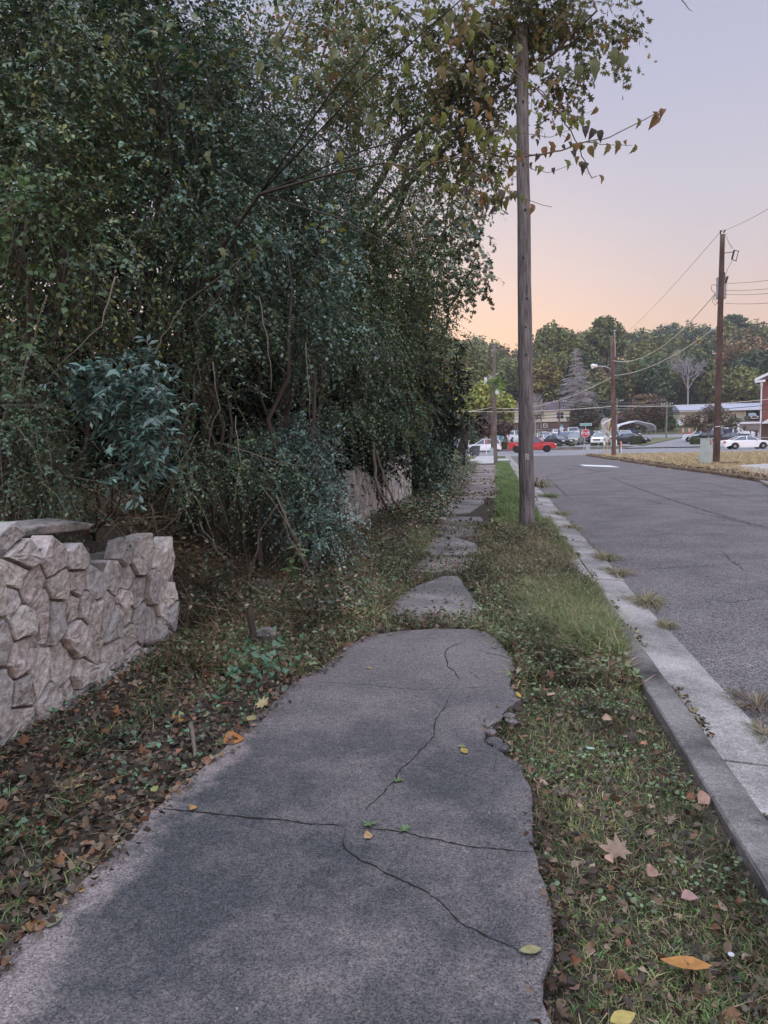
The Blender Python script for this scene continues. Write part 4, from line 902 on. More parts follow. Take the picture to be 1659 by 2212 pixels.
ground_scatter('ivy_seedlings', 'small green leaves growing through the leaf bed', lreg(), 3600, HEART, .024, [(.06,.13,.06),(.08,.16,.08),(.05,.10,.05)], 114, flat=.4, lift=.03, zj=.04, m='leaf', mask=lambda xy, rs: lm(xy, rs) & (sn(np.c_[xy, xy[:,0]*0], 2.8, 4) > .1))
ground_scatter('twig_litter', 'broken twigs and stalks in the leaf bed', lreg(), 900, (np.array([(0,-.008,0),(0,.008,0),(.5,.006,.04),(.5,-.006,.04),(1,0,0)]), np.array([(0,1,2),(0,2,3),(3,2,4)])), .16, WEED+[(.2,.17,.13)], 115, flat=.15, lift=.03, zj=.03, m='dryleaf', mask=lm)
# bank between and behind the walls: brambles, ivy, straw
def bankreg(rs, n):
    y = 5.6*(13/5.6)**rs.rand(n); return np.stack([rs.uniform(-4.2, -1.2, n), y], 1)
ground_scatter('bank_ivy', 'small leaved vines covering the bank between the stone walls', bankreg, 15000, LEAF4, .045, PRIVET[:3]+DEAD+WEED[:3], 121, flat=.7, lift=.03, zj=.28, m='leaf')
ground_scatter('bank_litter', 'dead leaves on the bank between the stone walls', bankreg, 3000, OVAL2, .07, DEAD, 122, flat=.6, lift=.02, zj=.1, m='dryleaf')
ground_scatter('bank_straw', 'dry stalks and rootlets hanging on the bank', bankreg, 15000, bladeT(.010,1.6), .32, [(.16,.12,.08),(.12,.09,.06),(.1,.08,.05)], 123, up=.25, m='dryleaf')
def bankfoot(rs, n):
    y = 5.8*(12/5.8)**rs.rand(n); return np.stack([-1.0-np.abs(rs.normal(size=n))*.75, y], 1)
ground_scatter('weeds', 'dry and green weeds spilling from the bank foot to the path', bankfoot, 26000, bladeT(.014,1.5), .20, WEED+WEED+GRS+DEAD[:4], 127, up=.6, tone=.6, mask=lambda xy, rs: ~onslabf(xy[:,0], xy[:,1]) & (sn(np.c_[xy, xy[:,0]*0], 2.0, 1) > -.35))
ground_scatter('weeds', 'small leaves of the weeds at the bank foot', bankfoot, 12000, LEAF4, .034, [(.12,.16,.07),(.15,.19,.08),(.20,.15,.09),(.10,.15,.09)], 128, flat=.7, lift=.03, zj=.18, m='leaf', mask=lambda xy, rs: ~onslabf(xy[:,0], xy[:,1]))
wtop = lambda rs, n: np.stack([rs.uniform(-4.6, -2.78, n), rs.uniform(1.6, 6.3, n)], 1)
ground_scatter('bank_ivy', 'creeping leaves on the soil behind the left wall', wtop, 2600, LEAF4, .04, PRIVET+[(.08,.12,.05),(.15,.08,.05)], 124, flat=.6, lift=.02, zj=.12, m='leaf')
ground_scatter('bank_litter', 'dead leaves on the soil behind the left wall', wtop, 2200, OVAL2, .06, DEAD, 125, flat=.6, lift=.01, zj=.05, m='dryleaf')
ground_scatter('bank_straw', 'dry stalks on the soil behind the left wall', wtop, 1800, bladeT(.014,1.4), .26, [(.16,.12,.08),(.12,.09,.06)], 126, up=.3, m='dryleaf')
# the overgrown stretch of sidewalk
def midreg(rs, n):
    y = 4.6*(13.5/4.6)**rs.rand(n); return np.stack([rs.uniform(-2.4, .885, n), y], 1)
mm = patchmask
ground_scatter('weeds', 'wiry brownish weeds over the broken stretch of sidewalk', midreg, 52000, bladeT(.018,1.3), .14, WEED+WEED+DEAD+GRS[:3], 131, mask=mm, up=.62, tone=.6)
ground_scatter('weeds', 'small leaved weeds over the broken stretch of sidewalk', midreg, 24000, LEAF4, .038, [(.09,.13,.05),(.13,.16,.07),(.20,.13,.08),(.10,.15,.06),(.16,.09,.06)], 132, mask=mm, flat=.7, lift=.02, zj=.11, m='leaf')
ground_scatter('leaf_litter', 'dead leaves over the broken stretch of sidewalk', midreg, 2600, OVAL2, .06, DEAD+[(.2,.08,.05)], 133, mask=lambda xy, rs: patchmask(xy, rs) | ((rs.rand(len(xy)) < .12) & (xy[:,1] > 5.6)), flat=.5, lift=.02, zj=.05, m='dryleaf')
# lush tuft at the verge corner, grass toward the pole
tuft = lambda cx, cy, rx, ry: (lambda rs, n: np.stack([cx+rs.normal(size=n)*rx*.5, cy+rs.normal(size=n)*ry*.5], 1))
def clampx(xy, rs): return (xy[:,0] < .93) & (xy[:,1] > 5.15) & ~onslabf(xy[:,0], xy[:,1]) & patchmask(xy, rs)
tz = G(1285,1335,0); ground_scatter('tall_grass', 'fine tall grass tuft leaning over the kerb', tuft(.66, 6.3, .42, 1.5), 24000, bladeT(.009,1.2), .18, [(.16,.21,.075),(.20,.25,.09),(.14,.19,.065),(.32,.29,.16),(.28,.24,.14)], 141, mask=clampx)
ground_scatter('tall_grass', 'straw coloured grass between the tuft and big pole', tuft(.5, 9.0, .55, 3.4), 18000, bladeT(.014,1.1), .16, WEED+WEED+DEAD[:3]+[(.25,.2,.1),(.17,.19,.08)], 142, mask=clampx)
ground_scatter('clover', 'broad leaved weeds where the verge turns to tall grass', tuft(.25, 6.2, .5, 1.6), 3200, DISK, .022, [(.08,.13,.05),(.10,.15,.06)], 143, flat=.35, lift=.03, zj=.06, m='leaf', mask=lambda xy, rs: (xy[:,0] < .88) & (xy[:,1] > 4.6) & ~onslabf(xy[:,0], xy[:,1]))
def farv(rs, n):
    y = 13*(50/13)**rs.rand(n); return np.stack([rs.uniform(-.02, .9, n), y], 1)
ground_scatter('verge_grass', 'bright green grass strip beyond the big pole', farv, 26000, bladeT(.03,.9), .11, [(.14,.22,.07),(.17,.25,.08),(.12,.18,.06),(.24,.26,.12)], 151)
def midfar(rs, n):
    y = 10*(40/10)**rs.rand(n); return np.stack([rs.uniform(-1.5, .1, n), y], 1)
ground_scatter('leaf_litter', 'litter and creeping weeds over the far broken sidewalk', midfar, 6500, OVAL2, .08, DEAD+WEED, 153, flat=.5, lift=.02, zj=.04, m='dryleaf', mask=lambda xy, rs: sn(np.c_[xy, xy[:,0]*0], 2.5, 3) > .0+.3*(np.abs(xy[:,0]+.55) < .35))
def leftfar(rs, n):
    y = 12.5*(46/12.5)**rs.rand(n); return np.stack([rs.uniform(-2.2, -1.05, n)+.3*(rs.rand(n) < .15), y], 1)
ground_scatter('weeds', 'brown and green creepers edging the far sidewalk', leftfar, 16000, LEAF4, .075, WEED+PRIVET+DEAD[:3], 152, flat=.7, lift=.02, zj=.30, m='leaf')
# gutter weeds, each its own clump
for k, (vx, vy, r, h, pal, lb) in enumerate([(1395,1300,.16,.07,WEED,'dry matted weed clump in the gutter by the kerb joint'),(1335,1238,.14,.06,WEED,'brown weed clump hugging the gutter edge beyond the joint'),(1310,1205,.12,.07,WEED,'dead weed clump on gutter, third from camera'),
        (1232,1140,.14,.07,WEED,'straw clump on the gutter right of big pole foot'),(1185,1072,.22,.10,GRS,'green weed mound on gutter behind the big pole'),(1158,1050,.22,.24,WEED,'tall brown weed clump in the gutter just right of pole'),(1210,1110,.22,.07,WEED,'reddish dry weeds along the gutter near pole foot'),
        (1640,1525,.14,.05,WEED+DEAD,'brown weed clump at the road edge on far right'),(1655,1585,.08,.03,WEED,'small dry clump at right frame edge on gutter'),(1440,1350,.05,.04,WEED,'tiny dark weed in the kerb joint')]):
    c0 = G(vx, vy, -.08); rs = np.random.RandomState(k)
    n = 420; a = rs.uniform(0, 6.28, n); rr = np.sqrt(rs.rand(n))*r*(1+.45*np.sin(a*3+k)+.3*np.sin(a*7+k*2)); P = np.stack([c0.x+np.cos(a)*rr*.7, c0.y+np.sin(a)*rr*1.5, np.full(n, -.085)], 1)
    X = np.stack([np.cos(a), np.sin(a), 0*a], 1); Z = norm(np.array([0,0,1.0])+X*.8+rs.normal(size=(n, 3))*.3); Y = norm(np.cross(Z, X)); Xn = np.cross(Y, Z)
    T = bladeT(.02, 1.2); V, Fc = scatter(T[0], T[1], P, Xn, Y, Z, h*rs.uniform(.4, 2.0, n)*1.5)
    tag(mesh_np('weed_clump', V, Fc, MT['grass'], col=np.repeat(palette(rs, n, pal, .3), len(T[0]), 0)), lb, 'weed')
kg = lambda rs, n: np.stack([1.055+rs.normal(size=n)*.03, 2*(46/2)**rs.rand(n)], 1)
def kz(xy, rs): return sn(np.c_[xy*np.array([0,1]), xy[:,0]*0], 1.7, 2) > .25
_gz = gz
def gz(X, Y): return np.where((np.asarray(X) > .9) & (np.asarray(X) < 1.4), -.06, _gz(X, Y))
ground_scatter('kerb_debris', 'dirt, leaves and straw collected where kerb meets gutter', kg, 5200, OVAL2, .028, DEAD+WEED[:2], 171, flat=.6, lift=.005, zj=.015, m='dryleaf', mask=kz)
kg2 = lambda rs, n: np.stack([1.40+rs.normal(size=n)*.03, 2*(46/2)**rs.rand(n)], 1)
ground_scatter('kerb_debris', 'dry grass and grit along the joint of gutter and road', lambda rs, n: kg2(rs, n)-np.array([.02,0]), 5200, bladeT(.03,1.6), .045, WEED+DEAD[:3], 172, up=.4, m='dryleaf', mask=lambda xy, rs: (sn(np.c_[xy*np.array([0,1]), xy[:,0]*0], 1.1, 3) > .15) & (xy[:,0] < 1.399))
gz = _gz
vo = lambda rs, n: np.stack([.90+np.abs(rs.normal(size=n))*.05, 4.9*(14/4.9)**rs.rand(n)], 1)
gz = lambda X, Y: np.where(np.asarray(X) > .88, 0.0, _gz(X, Y))
ground_scatter('verge_grass', 'grass blades creeping over the kerb top', vo, 7000, bladeT(.02,1.3), .10, WEED+GRS, 173, up=.6, mask=lambda xy, rs: (xy[:,0] < 1.05) & (sn(np.c_[xy*np.array([0,1]), xy[:,0]*0], 1.3, 1) > -.1))
gz = _gz
# sprigs in the slab cracks
for k, (vx, vy, lb) in enumerate([(798,1782,'green sprig rising where two slab cracks meet'),(873,1795,'broad green sprig in the slab joint right of centre'),(858,1688,'small green weed in the long crack'),(1068,1662,'dry little grass tuft near right slab edge'),(850,1712,'tiny yellowish weed below the long crack')]):
    c0 = G(vx, vy, 0); rs = np.random.RandomState(40+k); n = 14; a = rs.uniform(0, 6.28, n)
    X = np.stack([np.cos(a), np.sin(a), .35+0*a], 1); X = norm(X); Z = norm(np.array([0,0,1.0])-X*.35); Y = np.cross(Z, X)
    T = OVAL if k < 3 else bladeT(.05,1); V, Fc = scatter(T[0], T[1], np.tile(np.array(c0), (n, 1)), X, Y*.5, Z, rs.uniform(.02,.045,n))
    tag(mesh_np('weed_sprig', V, Fc, MT['grass'], col=np.repeat(palette(rs, n, [(.10,.17,.06),(.13,.19,.08)] if k < 3 else WEED), len(T[0]), 0)), lb, 'weed')
# ivy sapling with heart leaves at the litter's end
c0 = G(560,1480,0); rs = np.random.RandomState(4); n = 120; P = np.stack([c0.x+rs.normal(size=n)*.13, c0.y+rs.normal(size=n)*.2, rs.uniform(.03,.28,n)], 1); a = rs.uniform(0,6.28,n)
X = norm(np.stack([np.cos(a), np.sin(a), -.3+0*a], 1)); Z = norm(np.array([0,-.4,1.0])+rs.normal(size=(n,3))*.3); Y = norm(np.cross(Z, X)); Z = np.cross(X, Y)
V, Fc = scatter(HEART[0], HEART[1], P, X, Y, Z, rs.uniform(.03,.05,n)); ivr = empty('ivy_clump', c0, 0, 'clump of heart shaped green leaves at left slab edge', 'plant'); (mesh_np('foliage', V, Fc, MT['leaf'], ivr, col=np.repeat(palette(rs, n, [(.04,.10,.045),(.055,.12,.06)]), len(HEART[0]), 0)))
# tall weed stalk with big leaves below the silvery bush
c0 = P0(560,5.9); c0 = G(585,1330,0); root = empty('weed_stalk', c0, 0, 'upright weed stalk with broad green leaves on the bank', 'plant'); tp = W(655,1150,6.6)
MB().tube([c0, c0.lerp(tp,.5)+Vector((.02,0,.03)), tp], [.008,.006,.003], 5).build('stem', MT['twig'], root)
n = 26; rs = np.random.RandomState(8); t = rs.uniform(.45,1,n); P = np.array([c0.lerp(tp, x) for x in t]); a = rs.uniform(0,6.28,n); X = norm(np.stack([np.cos(a), np.sin(a), -.2+0*a],1)); Z = norm(np.array([0,0,1.0])+rs.normal(size=(n,3))*.3); Y = norm(np.cross(Z,X)); Z = np.cross(X,Y)
V, Fc = scatter(OVAL[0], OVAL[1], P, X, Y*.8, Z, rs.uniform(.08,.16,n)); mesh_np('foliage', V, Fc, MT['leaf'], root, col=np.repeat(palette(rs, n, [(.10,.16,.06),(.13,.18,.08)]), len(OVAL[0]), 0))

# ------------------------------------------------------------------ fallen leaves one can point to
FL = [(160,1697,.14,'m',(.42,.33,.16),'large yellow star-lobed leaf on the leaf bed at left'),(505,1600,.12,'n',(.42,.17,.05),'curled orange brown leaf at the left slab edge'),(385,1552,.10,'m',(.5,.28,.06),'golden lobed leaf in the leaf bed'),
      (420,1552,.05,'o',(.33,.17,.13),'small pinkish round leaf beside the golden leaf'),(545,1552,.09,'o',(.36,.31,.15),'pale yellow folded leaf at slab edge'),(570,1520,.09,'m',(.40,.33,.16),'pale lobed leaf where slab edge meets brush'),(549,1566,.04,'o',(.45,.27,.06),'tiny golden leaf at slab edge'),
      (490,1520,.10,'o',(.24,.09,.06),'reddish leaf in the bed near the brush'),(400,1393,.06,'o',(.55,.36,.05),'bright yellow leaf beside grey fallen branch'),(335,1705,.07,'o',(.28,.29,.10),'yellow green leaf standing on slab edge'),(330,1610,.09,'o',(.14,.2,.12),'pale green leaf on the leaf bed'),
      (450,1640,.12,'n',(.27,.13,.08),'reddish brown curled leaf by short broken stick'),(418,1745,.05,'n',(.42,.24,.08),'small orange leaf resting on the slab joint'),(118,1988,.07,'o',(.24,.25,.15),'pale greenish leaf lying on the slab corner at left'),(75,2000,.08,'o',(.30,.15,.06),'orange brown leaf at the lower left edge'),
      (797,1807,.05,'n',(.42,.28,.12),'small tan leaf at the middle of slab joint'),(176,1924,.025,'o',(.45,.25,.08),'tiny orange leaf near the left slab edge'),(285,1785,.05,'o',(.22,.25,.16),'grey green leaf at slab edge near the joint'),(1003,1622,.065,'o',(.38,.28,.07),'yellow brown leaf in right part of the slab'),
      (997,1612,.045,'o',(.22,.22,.10),'small olive leaf next to yellow brown one'),(797,1442,.05,'n',(.36,.25,.12),'tan leaf on the far part of slab'),(1145,2053,.07,'o',(.30,.27,.13),'curled pale leaf at the end of the diagonal crack'),(1325,1835,.115,'m',(.30,.20,.14),'large tan star-shaped leaf on the verge'),
      (1316,1852,.05,'n',(.42,.26,.18),'small pinkish leaf touching the large tan leaf'),(1482,2085,.14,'o',(.52,.24,.07),'long orange leaf lying low on the verge'),(1275,1617,.045,'r',(.36,.46,.36),'pale round green leaf on the verge'),(1310,1550,.06,'n',(.44,.28,.19),'salmon coloured leaf on the upper verge'),
      (1522,1722,.09,'n',(.40,.25,.18),'brown pink leaf leaning at the kerb'),(1168,1690,.07,'o',(.33,.24,.17),'pale brown leaf at right slab edge'),(1190,1500,.06,'o',(.42,.27,.2),'pinkish leaf on the verge near tall grass'),(1390,1605,.05,'o',(.40,.17,.09),'rust coloured leaf on verge toward the kerb'),
      (1120,1502,.07,'o',(.5,.32,.05),'yellow leaf at the bite in the slab edge'),(1180,1490,.05,'o',(.3,.12,.1),'dark red leaf among clover'),(1410,1880,.07,'n',(.36,.22,.16),'dusty brown leaf middle of the verge'),(1490,1935,.06,'n',(.38,.23,.2),'pale mauve leaf low in the verge'),
      (1160,1490,.05,'o',(.16,.2,.08),'small green leaf among clover'),(1345,2200,.08,'o',(.42,.33,.1),'yellowish leaf at the bottom frame edge'),(1580,2062,.018,'r',(.6,.62,.68),'tiny white scrap lying in the verge'),(945,1352,.05,'n',(.4,.2,.18),'pink leaf at the far rim of slab'),(730,1410,.05,'n',(.34,.16,.11),'red brown leaf on the left far slab edge'),
      (1055,1092+10,.09,'o',(.5,.36,.06),'yellow leaf in the grass before the big pole'),(1185,1330,.06,'o',(.5,.38,.06),'yellow leaf in tall verge grass'),(965,1300,.07,'n',(.10,.07,.06),'dark curled leaf on the exposed patch of sidewalk')]
TM = {'m': MAPLE2, 'n': OVAL2, 'o': OVAL, 'r': DISK}
MT['fall'] = mat('fallen_leaf', attr=True, rough=.6, spec=.3, trans=.12, var=.35, vscale=30)
for k, (vx, vy, s, t, c, lb) in enumerate(FL):
    rs = np.random.RandomState(k+200); on = False
    p = G(vx, vy, 0.0); base = -.02
    on = bool(onslabf(p.x, p.y)) or 'patch' in lb
    p = G(vx, vy, .008 if on else .01); a = rs.uniform(0, 6.28); T = TM[t]
    X = norm(np.array([[math.cos(a), math.sin(a), rs.normal()*.08]])); Z = norm(np.array([[rs.normal()*.22, rs.normal()*.22-.15, 1.0]])); Y = norm(np.cross(Z, X)); Z = np.cross(X, Y)
    V, Fc = scatter(T[0], T[1], np.array([p])-X*s*.5, X, Y, Z, np.array([s])); V[:,2] += max(0, (.003 if on else -.01)-V[:,2].min())
    cc = np.array(c)[None]*(1+rs.uniform(-.2,.2,(len(T[0]),1)))
    tag(mesh_np('fallen_leaf', V, Fc, MT['fall'], col=np.clip(cc, 0, 1)*.8), lb, 'leaf', 'fallen leaves')
# ------------------------------------------------------------------ utility poles and wires
def wood(name, base, dark, moss=False):
    m = bpy.data.materials.new(name); m.use_nodes = True; n = m.node_tree; N = n.nodes; L = n.links; b = N['Principled BSDF']; b.inputs['Roughness'].default_value = .9; b.inputs['Specular IOR Level'].default_value = .2
    tc = N.new('ShaderNodeTexCoord'); mp = N.new('ShaderNodeMapping'); mp.inputs['Scale'].default_value = (1,1,.06); L.new(tc.outputs['Object'], mp.inputs[0])
    nz = N.new('ShaderNodeTexNoise'); nz.inputs['Scale'].default_value = 38; nz.inputs['Detail'].default_value = 7; nz.inputs['Roughness'].default_value = .7; L.new(mp.outputs[0], nz.inputs['Vector'])
    cr = N.new('ShaderNodeValToRGB'); cr.color_ramp.elements[0].position = .36; cr.color_ramp.elements[0].color = (*dark, 1); cr.color_ramp.elements[1].position = .60; cr.color_ramp.elements[1].color = (*base, 1); L.new(nz.outputs[0], cr.inputs[0])
    src = cr.outputs[0]
    n3 = N.new('ShaderNodeTexNoise'); n3.inputs['Scale'].default_value = 3; n3.inputs['Detail'].default_value = 5; mp3 = N.new('ShaderNodeMapping'); mp3.inputs['Scale'].default_value = (1,1,.35); L.new(tc.outputs['Object'], mp3.inputs[0]); L.new(mp3.outputs[0], n3.inputs['Vector'])
    r3 = N.new('ShaderNodeMapRange'); r3.inputs[1].default_value = .3; r3.inputs[2].default_value = .7; r3.inputs[3].default_value = .7; r3.inputs[4].default_value = 1.25; L.new(n3.outputs[0], r3.inputs[0])
    mm_ = N.new('ShaderNodeMix'); mm_.data_type = 'RGBA'; mm_.blend_type = 'MULTIPLY'; mm_.inputs[0].default_value = 1; L.new(src, mm_.inputs[6]); L.new(r3.outputs[0], mm_.inputs[7]); src = mm_.outputs[2]
    if moss:
        n2 = N.new('ShaderNodeTexNoise'); n2.inputs['Scale'].default_value = 6; n2.inputs['Detail'].default_value = 6; L.new(tc.outputs['Object'], n2.inputs['Vector'])
        sx = N.new('ShaderNodeSeparateXYZ'); L.new(tc.outputs['Object'], sx.inputs[0])
        r1 = N.new('ShaderNodeMapRange'); r1.inputs[1].default_value = moss; r1.inputs[2].default_value = moss-.12; L.new(sx.outputs[0], r1.inputs[0])
        r2 = N.new('ShaderNodeMapRange'); r2.inputs[1].default_value = .42; r2.inputs[2].default_value = .62; L.new(n2.outputs[0], r2.inputs[0])
        zz = N.new('ShaderNodeMapRange'); zz.inputs[1].default_value = 5.0; zz.inputs[2].default_value = 2.0; L.new(sx.outputs[2], zz.inputs[0])
        mu = N.new('ShaderNodeMath'); mu.operation = 'MULTIPLY'; L.new(r1.outputs[0], mu.inputs[0]); L.new(r2.outputs[0], mu.inputs[1])
        mu2 = N.new('ShaderNodeMath'); mu2.operation = 'MULTIPLY'; L.new(mu.outputs[0], mu2.inputs[0]); L.new(zz.outputs[0], mu2.inputs[1])
        mx = N.new('ShaderNodeMix'); mx.data_type = 'RGBA'; L.new(mu2.outputs[0], mx.inputs[0]); L.new(src, mx.inputs[6]); mx.inputs[7].default_value = (.055,.075,.03,1); src = mx.outputs[2]
    L.new(src, b.inputs['Base Color'])
    bp = N.new('ShaderNodeBump'); bp.inputs['Strength'].default_value = .9; bp.inputs['Distance'].default_value = .012; L.new(nz.outputs[0], bp.inputs['Height']); L.new(bp.outputs[0], b.inputs['Normal'])
    return m
def pole(label, base, top, r0, r1, m, name='utility_pole', cat='utility pole', group='wooden utility poles', n=20):
    root = empty(name, base, 0, label, cat, group); base, top = Vector(base), Vector(top)
    k = 14; rr = random.Random(int(base.y*10)); pts = [base-Vector((0,0,.3))]+[base.lerp(top, i/k)+Vector((rr.gauss(0,.006), rr.gauss(0,.006), 0)) for i in range(k+1)]
    rad = [r0*1.03]+[r0+(r1-r0)*i/k+rr.gauss(0,.0015) for i in range(k+1)]
    MB().tube(pts, rad, n).build('shaft', m, root, smooth=True)
    return root
def at(root, z): return root
MT['p1'] = wood('weathered_pole_wood', (.23,.21,.205), (.075,.068,.07), moss=.40)
MT['p2'] = wood('grey_pole_wood', (.26,.235,.215), (.12,.105,.095))
MT['p3'] = wood('brown_pole_wood', (.17,.105,.085), (.09,.055,.045))
MT['p4'] = wood('dark_brown_pole_wood', (.115,.075,.062), (.05,.034,.03))
# big pole
b1 = G(1139,1141,-.05); D1 = 12.35; t1 = W(1127,60,12.6); t1.x = t1.x; 
p1 = pole('big weathered grey wooden pole in the grass close to the kerb', b1, t1, .134, .098, MT['p1'], group=None, n=28)
def onp(b, t, z): f = (z-b.z)/(t.z-b.z); return b.lerp(t, f)
camv = Vector((0,0,CAMZ))
def facing(b, t, z, r, ang=0):
    p = onp(b, t, z); d = (camv-p); d.z = 0; d.normalize(); d = Matrix.Rotation(ang, 3, 'Z') @ d; return p+d*r, d
for z, an, r in ((3.42,.1,.118),(2.95,.12,.12),(4.6,-.1,.115),(5.4,.2,.112),(6.15,0,.108),(7.2,.1,.104),(3.9,.3,.117)):
    p, d = facing(b1, t1, z, r, an); o = MB().tube([p-d*.02, p+d*.03, p+d*.035-Vector((0,0,.02))], [.018,.016,.004], 8).build('bolt', MT['black'], p1)
p, d = facing(b1, t1, 1.20, .128, .05); q = Vector((-d.y, d.x, 0)); pl = MB()
rot = Matrix((q, d, Vector((0,0,1)))).transposed()
pl.box(p, (.06,.012,.10), rot=rot); pl.build('number_plate', MT['steel'], p1)
sm2 = MB(); sm2.box(p+d*.008+Vector((0,0,-.025))-q*.005, (.034,.01,.03), rot=rot).ball(p+d*.01+Vector((0,0,.02)), .016, 8, 6); sm2.build('embossed_mark', MT['palebark'], p1)
for z, an in ((8.2,.0),(8.0,.15),(5.0,.2),(4.2,-.1),(2.2,.3)):
    p, d = facing(b1, t1, z, .105+.003*(8-z), an); MB().tube([p-d*.04, p+d*.004], [.012,.012], 7).build('drill_hole', MT['black'], p1)
p, d = facing(b1, t1, 6.0, .11, -1.5); tl = MB(); tl.bar(p, p+d*.08, .02).bar(p+d*.08-Vector((0,0,.12)), p+d*.08+Vector((0,0,.12)), .02)
for k in range(4): tl.ball(p+d*.08+Vector((0,0,-.12+.08*k)), .025, 8, 5)
tl.build('insulator_bracket', MT['steel'], p1)

# far left pole and the brown one behind it
b2 = G(1070.5,1002,-.05); t2 = W(1067,746,46.3); p2 = pole('slim pale grey pole at far end of the grass strip', b2, t2, .125, .10, MT['p2'])
lamp = W(1074,847,46.0); MB().bar(onp(b2,t2,lamp.z), lamp, .03).build('arm', MT['steel'], p2); MB().box(lamp, (.28,.2,.26), taper=.7).build('lamp_head', MT['white'], p2)
V, Fc, c, tg = foliage([B(1066,823,46,.35,.5),B(1080,826,46,.3,.6),B(1061,840,46,.25)], 1.4, .13, [(.12,.2,.05),(.15,.24,.06)], 6, gate=-.5); mesh_np('vine', V, Fc, MT['farleaf'], p2, col=c)
b2b = P0(1063.5, 86); t2b = W(1061,819,86); p2b = pole('brown pole with transformer arm at the intersection, left', b2b, t2b, .16, .12, MT['p3'])
h = MB(); h.bar(W(1050,822,86), W(1077,806,86.4), .1).bar(W(1060,818,86), W(1056,808,86), .08).bar(W(1049,820,85.8), W(1061,818,86), .06); h.build('crossarm', MT['steel'], p2b)
h = MB(); c0 = W(1049,822,85.6); h.tube([c0-Vector((0,0,.35)), c0+Vector((0,0,.35))], .16, 10); h.build('insulator', MT['white'], p2b)
MB().bar(W(1062,852,86), W(1067,846,85.6), .06).build('bracket', MT['steel'], p2b)
# middle pole with street lamp
b3 = G(1326,985,-.05); t3 = W(1323.5,729,b3.y*1.0); D3 = (b3-camv).dot(Vector(_f)); t3 = W(1323.5,729,D3)
p3 = pole('reddish brown pole carrying a cobra-head street lamp', b3, t3, .19, .16, MT['p3'])
MB().tube([onp(b3,t3,t3.z-1.6)+Vector((.17,-.12,0)), t3+Vector((.14,-.1,.5))], .035, 6).ball(tuple(t3+Vector((.14,-.1,.55))), .13, 8, 5, (1,1,.5)).build('conduit', MT['steel'], p3)
MB().tube([onp(b3,t3,t3.z-2.2)-Vector((.16,.1,0)), t3-Vector((.15,.1,-.05))], .025, 5).build('ground_wire', MT['palebark'], p3)
arm = [W(1322,801,D3), W(1317,796,D3), W(1308,792,D3), W(1291,791,D3)]
MB().tube(arm, .045, 7).bar(W(1308,791.5,D3), W(1320,786.5,D3), .03).build('lamp_arm', MT['steel'], p3, smooth=True)
hd = MB(); c0, c1 = W(1291,791.3,D3), W(1276,789.5,D3); hd.tube([c0, c0.lerp(c1,.3), c0.lerp(c1,.75), c1], [.10,.15,.17,.06], 10); lh = hd.build('lamp_head', MT['white'], p3, smooth=True)
MT['lens'] = mat('lamp_lens', (.8,.76,.7), .3, .5)
MB().ball(tuple(c0.lerp(c1,.72)-Vector((0,0,.15))), .13, 8, 6).build('lens', MT['lens'], lh, smooth=True)
# right pole with transformer
D4 = (G(1547,1000,-.02)-camv).dot(Vector(_f)); b4 = G(1547,1000,-.02); t4 = W(1561,507,D4)
p4 = pole('tall dark brown pole carrying transformer can beside the grey cabinet', b4, t4, .185, .13, MT['p4'])
def can(c, r, h_, nm):
    o = MB().tube([c-Vector((0,0,h_/2)), c-Vector((0,0,h_/2-.03)), c+Vector((0,0,h_/2-.05)), c+Vector((0,0,h_/2)), c+Vector((0,0,h_/2+.04))], [r*.9, r, r, r*1.06, r*.7], 18).build(nm, MT['grey'], p4, smooth=False); return o
MT['grey'] = mat('transformer_grey', (.33,.34,.37), .5, .4, var=.1, vscale=6)
tc_ = W(1558,623,D4+.42); o = can(tc_, .27, 1.15, 'transformer')
MB().tube([tc_+Vector((-.1,-.1,.55)), tc_+Vector((-.1,-.1,.8))], .04, 8).tube([tc_+Vector((.12,-.12,.55)), tc_+Vector((.12,-.12,.85))], .035, 8).build('bushing', MT['black'], o)
cut = MB(); a0, a1 = W(1583,540,D4), W(1588,553,D4); cut.tube([W(1586,541,D4), W(1581,568-8,D4)], .05, 8); cut.tube([W(1595,543,D4), W(1590,563,D4)], .02, 6); cut.bar(W(1585,540,D4), W(1597,543,D4), .03).bar(W(1580,560,D4), W(1591,564,D4), .03); cut.build('fuse_cutout', MT['black'], p4)
MB().bar(W(1563,547,D4), W(1584,544,D4), .035).build('bracket_arm', MT['black'], p4)
MB().tube([W(1572,597,D4), W(1568,610,D4)], [.05,.06], 8).build('surge_arrester', MT['black'], p4)
MB().tube([W(1556,507,D4), W(1557,498,D4)], [.03,.05], 8).tube([W(1563,503,D4), W(1567,497,D4)], [.03,.04], 8).bar(W(1555,501,D4), W(1568,497,D4), .03).build('top_insulator', MT['black'], p4)
